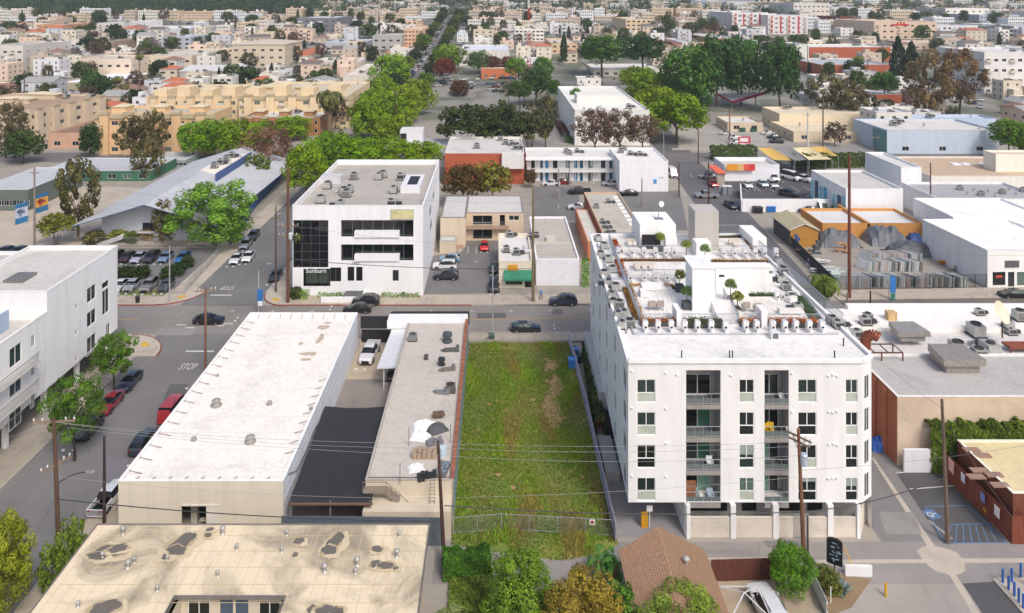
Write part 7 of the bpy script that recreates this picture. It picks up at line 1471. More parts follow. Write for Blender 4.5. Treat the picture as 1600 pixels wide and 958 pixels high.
# bright ficus rows and big mid distance trees  (label, x centre, y centre, w, h, depth)
FI = '86aa20'
for a_ in (('bright lime tree nearest behind the office, left end of the row', 478, 262, 66, 66, 178), ('large lime tree second in the row behind the office', 520, 240, 84, 62, 190), ('lime tree third in the row behind the office', 566, 242, 70, 50, 196), ('lime tree fourth in the row behind the office', 612, 240, 66, 44, 199), ('lime tree at the right end of the row behind the office', 660, 240, 62, 36, 203)): tn(*a_, kind='dense', c=FI, n=5200, v=int(a_[1]))
for i, a_ in enumerate(((302, 216, 44, 46, 228), (335, 213, 52, 50, 232), (372, 214, 56, 52, 228), (408, 208, 44, 36, 250), (456, 206, 50, 36, 262))): tn('bright green street tree, %s from the left before the peach apartments' % ordn[i], *a_, kind='dense', c='7da424', n=3600, v=i)
for i, a_ in enumerate(((575, 196, 56, 62, 262), (600, 184, 60, 58, 280), (588, 168, 56, 50, 300), (632, 170, 52, 56, 300), (652, 150, 50, 50, 320), (615, 206, 60, 44, 255), (596, 140, 44, 40, 345), (612, 110, 56, 50, 400))): tn('big lime green tree %s in the avenue clump left of the grey lot' % ordn[i], *a_, kind='dense', c='84a626', n=3400, v=i, group='lime street trees of the left avenue')
for a_ in (('dark spreading pine-like tree left of the grey lane', 735, 186, 100, 74, 232, 'umbrella', '47542c'), ('dark spreading tree middle of the clump by the grey lane', 785, 186, 80, 74, 236, 'umbrella', '4a552e'), ('olive spreading tree right of the clump by the grey lane', 828, 190, 66, 68, 238, 'umbrella', '5d6038'), ('rounded dark green tree above the spreading clump', 838, 127, 50, 40, 345, 'dense', '51692f'), ('small round green tree left of the white hall', 866, 137, 18, 24, 330, 'dense', '4f7a2a'),
 ('leafless brown tree before the white hall, left one', 930, 198, 62, 56, 228, 'brown', '7a6450'), ('leafless brown tree before the white hall, middle one', 968, 198, 60, 52, 230, 'brown', '7d6752'), ('leafless brown tree before the white hall, right one', 1004, 202, 52, 44, 228, 'brown', '806550'),
 ('largest round lime tree by the white hall', 1058, 176, 82, 58, 258, 'dense', '7c9c1c'), ('round lime tree behind the largest one', 1026, 158, 66, 44, 285, 'dense', '86a626'), ('round lime tree second from the top by the white hall', 1012, 134, 60, 40, 325, 'dense', '7a9a24'), ('round lime tree farthest up by the white hall', 998, 120, 60, 30, 360, 'dense', '809e28'),
 ('tall dark green tree left of the playground, front one', 1075, 122, 76, 96, 315, 'broad', '527c2c'), ('tall very dark tree behind the playground, second', 1120, 100, 66, 86, 340, 'broad', '446a30'), ('tall green tree behind the playground, third', 1158, 104, 62, 86, 345, 'broad', '4f7c30'), ('tall dark tree with visible trunk right of the playground', 1218, 110, 60, 84, 325, 'broad', '42682c'),
 ('green tree clump above the white flat roof, left', 940, 76, 66, 42, 430, 'broad', '4f7a26'), ('dark green tree clump above the white flat roof, right', 1004, 76, 60, 38, 430, 'broad', '36602a'), ('brown drooping pepper tree beyond the cream building, left', 1292, 140, 60, 50, 300, 'eucalyptus', '74744a'), ('brown drooping pepper tree beyond the cream building, right', 1326, 148, 60, 46, 295, 'eucalyptus', '787448'),
 ('tall dark conifer before the pink building, left', 1403, 92, 34, 70, 380, 'cypress', '34502c'), ('tall dark conifer before the pink building, right', 1424, 96, 34, 62, 375, 'cypress', '365230'), ('large rust-brown tree by the avenue, left half', 1452, 124, 64, 90, 305, 'eucalyptus', '8a764e'), ('large rust-brown tree by the avenue, right half', 1500, 116, 66, 80, 315, 'eucalyptus', '8c744c'),
 ('green bush tree beside the brick hall corner', 1382, 127, 38, 26, 330, 'broad', '4f7a30'), ('bright green trees at the right edge below the avenue, left', 1576, 208, 44, 40, 232, 'dense', '6f9a2a'), ('bright green trees at the right edge below the avenue, right', 1604, 216, 40, 44, 228, 'dense', '6a962a'),
 ('brownish round tree before the flats with satellite dish', 724, 281, 58, 44, 178, 'broad', '6e5f34'), ('yellow-green round tree before the motel', 770, 279, 50, 46, 180, 'broad', '8a8838'), ('purple brown tree in front of the motel left end', 829, 276, 18, 22, 196, 'broad', '6f5a3e'),
 ('red-brown tree before the pilastered warehouse, left one', 770, 98, 22, 20, 440, 'dense', '7c4a34'), ('red-brown tree before the pilastered warehouse, right one', 792, 99, 20, 20, 440, 'dense', '7a4632'), ('sage green tree before the pilastered warehouse', 748, 94, 34, 26, 440, 'broad', '66854a'), ('lime tree on the avenue left of the pilastered warehouse', 700, 88, 44, 36, 450, 'dense', '7da02c'), ('rust tree at the corner of the far parking lot', 694, 104, 30, 26, 410, 'dense', '8a5236'), ('bright round tree right of the radio mast foot', 848, 104, 30, 28, 400, 'dense', '5f8e30'), ('lime round tree left of the radio mast foot', 806, 104, 34, 26, 400, 'dense', '7a9c34'), ('round dark green tree on the lane behind the mast', 812, 140, 34, 26, 320, 'dense', '55702e'), ('tall pointed cypress behind the radio mast', 881, 72, 16, 42, 470, 'cypress', '3d5a30'), ('silver bare tree in the far parking lot', 795, 140, 24, 26, 330, 'brown', '8c8478'),
 ('pepper tree by the grey lane behind the red brick block', 852, 176, 40, 56, 250, 'eucalyptus', '66683c'), ('small street tree by the lane right of the clump', 900, 150, 20, 22, 300, 'dense', '5f8a34'), ('two-lobed brown round tree in the far parking lot', 718, 138, 28, 24, 372, 'dense', '6f4f38'), ('dusty olive tree at the left edge by the tan block', 18, 200, 56, 80, 235, 'brown', '6d6844'), ('dark green tree by the carport at the left', 36, 225, 50, 40, 225, 'broad', '46602e'), ('dark green round tree beside the peach building corner', 140, 218, 30, 44, 235, 'broad', '3f5e2c'),
 ('tree with sparse brown crown before the peach apartments, left', 205, 210, 44, 54, 225, 'sparse', '5f5a3a'), ('tree with sparse brown crown before the peach apartments, right', 240, 204, 40, 60, 228, 'sparse', '6a6440')):
 tn(*a_[:6], kind=a_[6], c=a_[7], n=3600 if a_[3] > 55 else 2200, v=int(a_[1]))
for (lb, x, yb, yt, fr, c_, kw) in (('stout date palm beside the cream apartments', 515, 212, 150, 7, '6a7040', dict(feather=True, n=44, thick=.8)), ('tall fan palm with brown skirt left of the cream apartments', 184, 170, 122, 3.2, '6f7440', dict(skirt=True, n=30)), ('taller slim palm above the fan palm pair', 218, 162, 87, 2.8, '6b7440', dict(n=26)), ('second fan palm with brown skirt left of the cream apartments', 194, 168, 134, 3, '747840', dict(skirt=True, n=30)), ('fan palm in front of the brick halls', 1342, 118, 90, 4, '7f8a44', dict(n=30)), ('fan palm cluster at the right rear corner of the apartments, taller', 1288, 492, 440, 3.4, '6f7f34', dict(feather=True, n=34)), ('fan palm at the right rear corner of the apartments, lower', 1268, 470, 455, 3.0, '5f7034', dict(feather=True, n=26)), ('pale slim palm over the white rooftops, upper left', 185, 96, 75, 2.6, '6d7040', dict(n=24))):
 g2 = PT(x, yb); palm(lb, g2.x, g2.y, g2.z, (yb - yt) * g2.y / F, fr, c=c_, **kw)
hedge('hedge', 'long dark green hedge below the shade sails', xy(1240, 262), xy(1388, 259), 3.5, 3.8, '4c6a2c', ls=.3, n=5200); hedge('hedge', 'flowering hedge with white blossom behind the white store', xy(1112, 250), xy(1180, 248), 3, 4.2, '5f7440', ls=.3, n=3200); hedge('hedge', 'green hedge strip at the foot of the white hall', xy(884, 222), xy(916, 224), 3, 1.8, '5a7a34', ls=.25, n=1500)
hedge('flower_bed', 'dark red flower bed along the left wall of the white hall', xy(873, 196), xy(884, 214), 2.5, 1.8, '7a3c34', ls=.25, n=1800)
# shade sails, playground sculpture, small red sign
for i, (pts, c_, lb) in enumerate((([(1183, 231), (1205, 231), (1240, 251), (1209, 250)], 'd9b35c', 'yellow shade sail, leftmost of the row'), ([(1207, 231), (1236, 231), (1262, 250), (1242, 251)], '8a8884', 'grey shade sail between the yellow and cream ones'), ([(1238, 231), (1262, 230), (1300, 249), (1264, 250)], 'e3d2a6', 'cream shade sail in the middle of the row'), ([(1262, 230), (1288, 229), (1310, 244), (1290, 243)], 'd8b260', 'yellow shade sail, rightmost of the row'))):
 v_ = [P(x, y, 4.2 + .5 * (k_ % 2)) for k_, (x, y) in enumerate(pts)]; b = MB(); o_ = v_[0]; n = 5; gg = [[v_[0].lerp(v_[1], i_ / n).lerp(v_[3].lerp(v_[2], i_ / n), j_ / n) - o_ - Vector((0, 0, .9 * math.sin(math.pi * i_ / n) * math.sin(math.pi * j_ / n))) for i_ in range(n + 1)] for j_ in range(n + 1)]
 for j_ in range(n):
  for i_ in range(n): b.face([gg[j_][i_], gg[j_][i_ + 1], gg[j_ + 1][i_ + 1], gg[j_ + 1][i_]])
 t = thing('shade_sail', lb, 'shade sail', tuple(o_)); b.build('fabric', M(c_, 'plain'), t); b = MB(); [b.bar(tuple(q - o_), (q.x - o_.x, q.y - o_.y, -o_.z), .14) for q in v_]; b.build('posts', METG, t)
psheet('shaded_lot', [(1180, 246), (1400, 246), (1350, 228), (1180, 229)], .017, M('8e8b88', 'asphalt'))
p = P(1120, 168); t = thing('play_structure', 'red and white winged canopy over the blue playground', 'canopy', (p.x, p.y, 0)); b = MB(); b.face([(0, 0, 6.5), (6, -4, 3.2), (8, 8, 5.5)]); b.face([(6, -4, 3.2), (24, -2, 8), (8, 8, 5.5)]); b.build('canopy', M('ded8dc', 'plain'), t); b = MB(); b.bar((0, 0, 6.2), (6, -4, 2.9), .4, .9); b.bar((6, -4, 2.9), (24, -2, 7.7), .4, 1.2); b.build('red_edge', M('8e2f48', 'plain'), t); b = MB(); [b.bar((x, y, 0), (x, y, z), .5) for x, y, z in ((6, -3.5, 3), (18, 0, 6), (3, 1, 5))]; b.build('mast', METG, t)
for (x0, x1, y_, c_) in ((690, 812, 158, 'b8b0a4'), (690, 815, 131, 'bdb2a0'), (862, 896, 168, 'b5ada2'), (1050, 1180, 232, 'b8afa2')): psheet('kerb_strip', [(x0, y_ + 2.4), (x1, y_ + 2.4), (x1, y_), (x0, y_)], .04, M(c_, 'concrete'))
psheet('planting_strip', [(694, 159), (732, 159), (730, 154), (698, 154)], .05, M('c9805a', 'concrete'))
psheet('playground', [(1105, 172), (1180, 176), (1172, 160), (1120, 160)], .03, M('2f62a0', 'concrete')); psheet('playground', [(1110, 148), (1250, 148), (1262, 160), (1110, 160)], .028, M('c9a87c', 'concrete'))
b = MB(); b.box(-1.9, 1.9, -.15, .15, 3.2, 6.6); p = P(1163, 246); t = thing('sign', 'red and white roadside sign board on a post behind the hedge', 'sign', (p.x, p.y, 0)); b.build('board', M('c03a4a', 'plain'), t); b = MB(); b.box(-1.7, 1.7, -.18, -.15, 3.5, 4.5); b.box(-1.5, 1.2, -.18, -.15, 5.0, 6.2); b.build('white_field', M('e8e0e2', 'plain'), t); b = MB(); b.bar((0, 0, 0), (0, 0, 3.2), .3); b.build('post', METG, t)
# ================================================================ POLES
def pp_(label, x, yb, yt, **k): g2 = PT(x, yb); k.setdefault('z', g2.z); return pole(label, g2.x, g2.y, (yb - yt) * g2.y / F, **k), g2
pp_('tall wooden pole with crossarm and curved lamp arm by the left sidewalk', 93, 885, 655, r=.2, arms=((12.7, 3.6, 5), (8.9, 2.6, 60)), lean=(-.5, 0), lamp=(7.2, 2.6, 5))
pp_('bare dark pole beside the white pickup truck', 163, 822, 685, r=.15, c='3b2c2a'); pp_('brown wooden pole behind the warehouse edge near the stop line', 321, 590, 452, r=.16, c='7a5644', arms=((11.4, 2.6, 15),)); pp_('leaning dark wooden pole between grey fence and hedge', 694, 877, 690, r=.17, lean=(-.55, 0), c='4c342c', transformer=None)
pp_('brown pole with pale transformer before the white apartments', 1256, 868, 672, r=.18, lean=(-.5, 0), c='7a5440', arms=((10.6, 2.4, -50), (10.1, 2.0, -50)), transformer=(8.1, 'c3cede')); pp_('short dark steel post behind the bushy green tree', 1262, 872, 808, r=.1, c='4e5052'); pp_('grey wooden pole at the edge of the handicapped bays', 1481, 850, 625, r=.17, lean=(-.55, 0), c='6b5b4c')
pp_('very tall rust-brown pole before the marble yard', 1327, 468, 243, r=.26, c='75402f'); pp_('short grey post on the near side of the boulevard', 1324, 508, 458, r=.2, c='8a7c68', z=0); pp_('short dark red post right of the very tall pole', 1360, 492, 455, r=.15, c='4a2a28', z=0); pp_('thick tall wooden pole at the office corner', 450, 475, 262, r=.26, c='6a4636', arms=((12.8, 3.4, 0), (11.2, 3.0, 0)), transformer=(10.6, 'd4dde2'))
pp_('thin wooden pole on the side street opposite the office', 431, 458, 323, r=.15, c='5b4a40', arms=((13, 2.0, 60),)); pp_('wooden pole on the school yard', 54, 392, 262, r=.2, c='8a7c70', arms=((15.5, 2, 0),)); pp_('mossy brown pole between the market and the panelled shop', 833, 472, 290, r=.23, c='7c7050')
for (x, yb, yt, lb, c_) in ((1107, 322, 254, 'dark red pole left of the grey pickup truck', '4a2422'), (1061, 308, 254, 'brown pole at the motel corner', '5c3c30'), (1091, 257, 203, 'brown pole by the junction beyond the motel', '55382f'), (1454, 342, 255, 'brown pole before the white stepped warehouse', '6d4a40'), (1368, 242, 212, 'dark pole beside the light blue building', '4b4644'), (1286, 235, 160, 'wooden pole with transformer above the cream building', '6a5c52'), (1262, 238, 176, 'white metal pole before the cream building', 'c9c9c6'), (1140, 222, 170, 'white-topped pole beside the playground', '8a6a58'), (1380, 112, 70, 'dark pole before the brick halls, right', '4a3c36'), (1262, 108, 72, 'dark pole at the white end of the brick halls', '4a4240'), (1356, 128, 95, 'slim dark pole before the lower brick hall', '3f3838'), (560, 216, 178, 'pole with crossarms in the lime avenue', '4f4030'), (618, 210, 142, 'dark wooden pole rising out of the lime trees', '4a3c30'), (819, 168, 104, 'dark pole beside the radio mast', '403a36'), (873, 312, 264, 'thin pole in the motel yard', '8f8a82'), (890, 300, 255, 'lamp post in the motel yard', '9a9a9a'), (1003, 326, 280, 'pole behind the penthouse', '8a8480'), (38, 180, 110, 'dark pole over the rooftops at the left', '5a524a'), (480, 85, 50, 'tall dark pole left of the weeping green column', '4a423c')): pp_(lb, x, yb, yt, r=.17 if yb > 240 else .26, c=c_, arms=((max(4, (yb - yt) * 57500 / yb / F - .8), 2.2, 0),) if yb < 300 and 'lamp' not in lb else ())
for (x, yb, yt, lb, lp) in ((770, 527, 417, 'grey street lamp on the kerb in front of the grass lot', (10.2, 2.2, 180)), (265, 474, 384, 'grey street lamp beside the car park fence', (10.4, 2, 180)), (404, 490, 424, 'white street lamp with blue banner on the office corner', (6.8, 1.4, 20)), (27, 246, 192, 'white street lamp at the left edge with twin heads', (10.8, 1.5, 0)), (1037, 250, 206, 'grey street lamp above the motel roof', (9, 1.6, 180))): pp_(lb, x, yb, yt, r=.1, c='a9abad', lamp=lp, name='street_lamp', cat='street lamp', z=0)
def banner(lb, x, y0, y1, yb, c1, c2):
 g2 = P(x, yb); z1, z0 = H - y0 * g2.y / F, H - y1 * g2.y / F; t = thing('banner', lb, 'banner', (g2.x + .1, g2.y, 0)); b = MB(); b.box(0, .9, -.03, .03, z0 + (z1 - z0) * .3, z1); b.build('cloth', M(c1, 'plain'), t); b = MB(); b.box(.1, .8, -.03, .03, z0, z0 + (z1 - z0) * .28); b.build('lower_cloth', M(c2, 'plain'), t)
banner('small blue banner on the street lamp at the office corner', 401, 452, 478, 490, '2c6fae', 'd6dfe8'); banner('blue and green pennant banner before the marble yard', 1390, 432, 468, 470, '2f76bf', '2c7a6c'); pp_('slim white pole carrying the blue and green banner', 1389, 470, 428, r=.06, c='c9c9c6', name='pole', cat='pole', z=0)
# radio mast, red and white lattice
g2 = PT(826, 112); t = thing('radio_mast', 'tall red and white lattice radio mast above the centre', 'radio mast', tuple(g2)); hh = 118 * g2.y / F
for s_ in range(6):
 b = MB(); z0, z1 = hh * s_ / 6, hh * (s_ + 1) / 6; w0, w1 = 1.3 - .14 * s_, 1.3 - .14 * (s_ + 1); cs = lambda w: [(w, 0), (-w / 2, w * .87), (-w / 2, -w * .87)]
 A_, B2 = cs(w0), cs(w1)
 for k_ in range(3): b.bar((*A_[k_], z0), (*B2[k_], z1), .34)
 for m_ in range(5):
  for k_ in range(3): f0, f1 = m_ / 5, (m_ + 1) / 5; pa, pb2 = Vector((*A_[k_], z0)).lerp(Vector((*B2[k_], z1)), f0), Vector((*A_[(k_ + 1) % 3], z0)).lerp(Vector((*B2[(k_ + 1) % 3], z1)), f1); b.bar(pa, pb2, .1)
 b.build('mast_section', M('a83a30' if s_ % 2 == 0 else 'e2e0dc', 'plain'), t)
# wires
def wz(x, y, dep): return ((x - VX) * dep / F, dep, H - y * dep / F)
WL = ((60, 663, 65, -30, 690, 62, 'leftmost short line from the crossarm pole toward the frame edge'), (88, 660, 65, 690, 693, 65.5, 'upper line from crossarm pole to leaning pole over the beige roof'), (100, 662, 65, 690, 700, 65.6, 'second line from crossarm pole to leaning pole'), (105, 668, 65, 691, 712, 65.5, 'third line from crossarm pole to leaning pole'), (90, 780, 65, 694, 815, 65.6, 'low dark cable past the warehouse front door'), (92, 745, 65, 693, 778, 65.5, 'middle line across the warehouse front'),
 (690, 693, 65.5, 1246, 690, 67, 'upper line over the grass lot'), (691, 700, 65.6, 1246, 697, 67, 'second line over the grass lot'), (692, 712, 65.5, 1247, 712, 67, 'third line over the grass lot'), (694, 778, 65.5, 1250, 745, 67, 'rising line from the leaning pole to the transformer pole'), (694, 790, 65.5, 1253, 800, 67, 'heavy black cable sagging over the apartment driveway'), (1253, 800, 67, 1480, 745, 67.6, 'heavy black cable from transformer pole to the handicapped bay pole'), (1248, 735, 67, 1640, 690, 68, 'thin line from the transformer pole toward the right edge'), (1474, 640, 67.6, 1330, 520, 100, 'service line from the bay pole over the brick building'), (1474, 650, 67.6, 1640, 880, 63, 'line descending from the bay pole to the lower right'),
 (450, 300, 121, 833, 318, 122, 'upper line along the office front'), (450, 352, 121, 833, 392, 122, 'line crossing the office ribbon windows'), (450, 405, 121, 835, 420, 122, 'dark cable across the office door line'), (833, 398, 122, 1327, 385, 124, 'cable from the mossy pole toward the very tall pole'), (1327, 370, 124, 1640, 392, 125, 'cable over the marble yard'), (1327, 388, 124, 1640, 398, 125, 'second cable over the marble yard'), (321, 460, 97, 90, 658, 65, 'long diagonal line over the side street, upper'), (321, 470, 97, 100, 668, 65, 'long diagonal line over the side street, middle'), (321, 480, 97, 95, 700, 65, 'long diagonal line over the side street, lower'), (450, 268, 121, 321, 458, 97, 'line linking the office corner pole and the warehouse pole'),
 (54, 275, 165, 431, 330, 126, 'upper line across the school yard'), (54, 300, 165, 431, 342, 126, 'middle line across the school yard'), (54, 325, 165, 431, 400, 126, 'lower line across the school yard'), (450, 270, 121, 560, 182, 262, 'line rising from the office corner pole to the lime avenue'), (450, 280, 121, 568, 184, 262, 'second line rising to the lime avenue'), (450, 262, 121, 700, 300, 190, 'line over the office roof'), (1061, 262, 210, 1107, 262, 190, 'short line by the motel corner'), (1107, 256, 190, 1454, 262, 170, 'line over the van parking lot'), (1286, 170, 245, 1454, 258, 170, 'line from the cream building pole'))
for i, (x0, y0, d0, x1, y1, d1, lb) in enumerate(WL): wire(lb + (', seen as a thin dark thread' if len(lb.split()) < 6 else ''), wz(x0, y0, d0), wz(x1, y1, d1), sag=.35 + .1 * (i % 3), r=.05 if 'heavy' in lb or 'dark cable' in lb else .014, c='222326' if 'heavy' in lb or 'dark' in lb else '8a8c8c' if i < 10 else '5c5d60')
# ================================================================ BOTTOM RIGHT YARD AND SHINGLE HOUSE
zr_, ze = 4.8, 2.8; t = thing('house', 'tan shingle roofed house gable at the bottom right of centre', 'house', (10.5, 50, 0)); b = MB(); b.prism([(.5, 0), (6.9, 0), (6.9, 12.6), (.5, 12.6)], 0, 2.75); b.face([(.5, 12.6, 2.75), (3.4, 12.6, 4.6), (6.9, 12.6, 2.75)]); b.build('wall', W('c9b49a'), t)
for side, (xe, xr_) in enumerate(((0, 3.4), (7.4, 3.4))):
 tl = MB(); n = 17; r = random.Random(side)
 for i in range(n):
  f0, f1 = i / n, (i + 1.25) / n
  for j in range(44):
   y0 = j * .3 + (.15 if i % 2 else 0); xa, xb = xe + (xr_ - xe) * f0, xe + (xr_ - xe) * min(1, f1); za, zb = ze + (zr_ - ze) * f0 + .07 + r.uniform(0, .02), ze + (zr_ - ze) * min(1, f1) + .03; tl.face([(xa, y0, za), (xa, min(13.1, y0 + .285), za), (xb, min(13.1, y0 + .285), zb), (xb, y0, zb)]); tl.face([(xa, y0, za), (xa, y0, za - .06), (xa, y0 + .285, za - .06), (xa, y0 + .285, za)])
 rs_ = MB(); rs_.face([(xe, 0, ze), (xe, 13.1, ze), (xr_, 13.1, zr_), (xr_, 0, zr_)]); ro = rs_.build('roof', M('8a6b52', 'plain'), t); tag(tl.build('shingles', M('b08a6c', 'wood') if side == 0 else M('94765c', 'wood'), ro), kind='stuff')
for (x, y) in ((1072, 884),): d_ = P(x, y, 3.9); link('vent', vent_mesh(), t, (d_.x - 10.5, d_.y - 50, 3.85))
fence('dark reddish wooden double gate along the alley by the shingle house', [xy(1111, 909), xy(1214, 906)], 1.9, 'board', '5d3228', name='gate', cat='gate'); wallseg('wall', 'pale flat coping strip in front of the reddish gate', [xy(1107, 882), xy(1212, 881)], .5, .3, CON2)
fence('thin white wire fence leaning beside the yard at the bottom right', [xy(1262, 900), xy(1292, 965)], 1.4, 'board', 'd5d8de'); sheet('yard', [xy(1110, 908), xy(1260, 905), (24, 50), (17, 50)], .015, M('ab9c86', 'concrete')); cpx('old white suv with rusty roof in the yard at the bottom', 1202, 968, 96, 'suv', 'cfd1d4', sc_=1.05)
b = MB(); p = P(1163, 985); t = thing('canopy_frame', 'white tube frame of a bare canopy in the bottom yard', 'canopy frame', (p.x, p.y, 0))
for (x, y) in ((-1.6, -1.6), (1.6, -1.6), (1.6, 1.6), (-1.6, 1.6)): b.bar((x, y, 0), (x, y, 2.2), .06); b.bar((x, y, 2.2), (0, 0, 3.0), .07)
for q0, q1 in (((-1.6, -1.6), (1.6, -1.6)), ((1.6, -1.6), (1.6, 1.6)), ((1.6, 1.6), (-1.6, 1.6)), ((-1.6, 1.6), (-1.6, -1.6))): b.bar((*q0, 2.2), (*q1, 2.2), .07)
b.build('frame', M('e9e9e9', 'metal'), t); a_ = Bld('shed', 'small orange gabled roof at the bottom edge beside the white fence', (21.9, 52), (26.0, 52), 3.6, 2.4, W('6a2f28'), M('c08a5c', 'roof'), z=0); a_.finish(rt='gable', ridge='y', rh=.5, eave=.2)
p = P(1304, 906); t = thing('shop_sign', 'black arched sign board with pale blue brush lettering on a post', 'sign', (p.x, p.y, 0), R(-30)); t.scale = (.66, .66, .8); b = MB(); b.prism([(-.95, -.14), (.95, -.14), (.95, .14), (-.95, .14)], 1.7, 4.1); n = 10; b.face([(math.cos(R(180 * i / n)) * .95, -.14, 4.1 + math.sin(R(180 * i / n)) * .4) for i in range(n + 1)][::-1]); b.face([(math.cos(R(180 * i / n)) * .95, .14, 4.1 + math.sin(R(180 * i / n)) * .4) for i in range(n + 1)])
for i in range(n): a0, a1 = R(180 * i / n), R(180 * (i + 1) / n); b.face([(math.cos(a0) * .95, -.14, 4.1 + math.sin(a0) * .4), (math.cos(a0) * .95, .14, 4.1 + math.sin(a0) * .4), (math.cos(a1) * .95, .14, 4.1 + math.sin(a1) * .4), (math.cos(a1) * .95, -.14, 4.1 + math.sin(a1) * .4)])
b.build('board', M('17191c', 'plain', .4), t); b = MB(); b.bar((0, 0, 0), (0, 0, 1.7), .14); b.build('post', DK, t); b = MB(); r = random.Random(6)
for i in range(26): z = r.choice((4.0, 3.6, 3.15, 2.7, 2.3)) + r.uniform(-.1, .1); x = r.uniform(-.75, .45); b.bar((x, -.16, z), (x + r.uniform(.1, .4), -.16, z + r.uniform(-.22, .1)), .02, r.uniform(.03, .1))
b.build('brush_strokes', M('8fa9b8', 'plain'), t)
def post(lb, x, yb, h_, c_, r_=.11, lean=(0, 0)): p = P(x, yb); b = MB(); b.tube((0, 0, 0), (lean[0], lean[1], h_), r_, r_, 8); return tag(b.build('bollard', M(c_, 'plain', .5), None, (p.x, p.y, 0)), lb, 'bollard')
post('yellow bollard on the pale pavement near the bottom', 1384, 932, 1.1, 'd3a11c'); post('yellow bollard beside the reddish fence upper end', 1510, 774, 1.3, 'd3a11c'); post('leaning yellow post at the reddish fence foot', 1548, 812, .9, 'cf9d20', .08, (-.5, .3)); post('leaning yellow guy guard right of the black sign', 1339, 900, 2.2, 'd0a33a', .05, (-.9, .5)); post('thin white marker post in the agave bed', 1298, 942, 1.3, 'd9dcd6', .05)
for i, (x, y) in enumerate(((1567, 912), (1576, 923), (1581, 911), (1585, 933), (1592, 943), (1595, 903), (1599, 952), (1604, 916))): post('blue bollard on the pad at the right edge, %s counting from the left' % ordn[i], x, y, 1.25, '2a5fa8', .1)
b = MB(); b.lathe([(.3, 0), (.36, .9), (.4, .92), (.2, 1.1), (.02, 1.1)], n=12); p = P(215, 474); tag(b.build('litter_bin', DK, None, (p.x, p.y, .14)), 'black litter bin on the sidewalk before the car park fence', 'bin')
b = MB(); f_tarp(b); p = P(1371, 700); o = tag(b.build('rubbish_bag', M('2a62b8', 'plain', .4), None, (p.x, p.y, 0)), 'bright blue rubbish bag heap in the passage behind the apartments', 'rubbish bags'); o.scale = (.7, 1, 1.6)
for (x0, x1, y0, y1, c_) in ((745, 790, 489, 498, '5c5a59'), (862, 880, 483, 491, '636160'), (240, 300, 512, 524, '8a8683'), (600, 700, 505, 514, '827e7a'), (255, 285, 600, 625, '5d5b5c'), (150, 190, 715, 760, '77747a'), (380, 420, 415, 432, '747274'), (1200, 1260, 845, 856, '757270'), (1100, 1180, 858, 866, '827f7c'), (1385, 1440, 800, 835, '8b8884')): psheet('road_patch', [(x0, y1), (x1, y1), (x1 + (VX - x1) * .02, y0), (x0 + (VX - x0) * .02, y0)], .0155, M(c_, 'asphalt'))
psheet('dirt_bed', [(1262, 900), (1318, 898), (1362, 905), (1330, 950), (1290, 965)], .02, M('8a7458', 'concrete'))
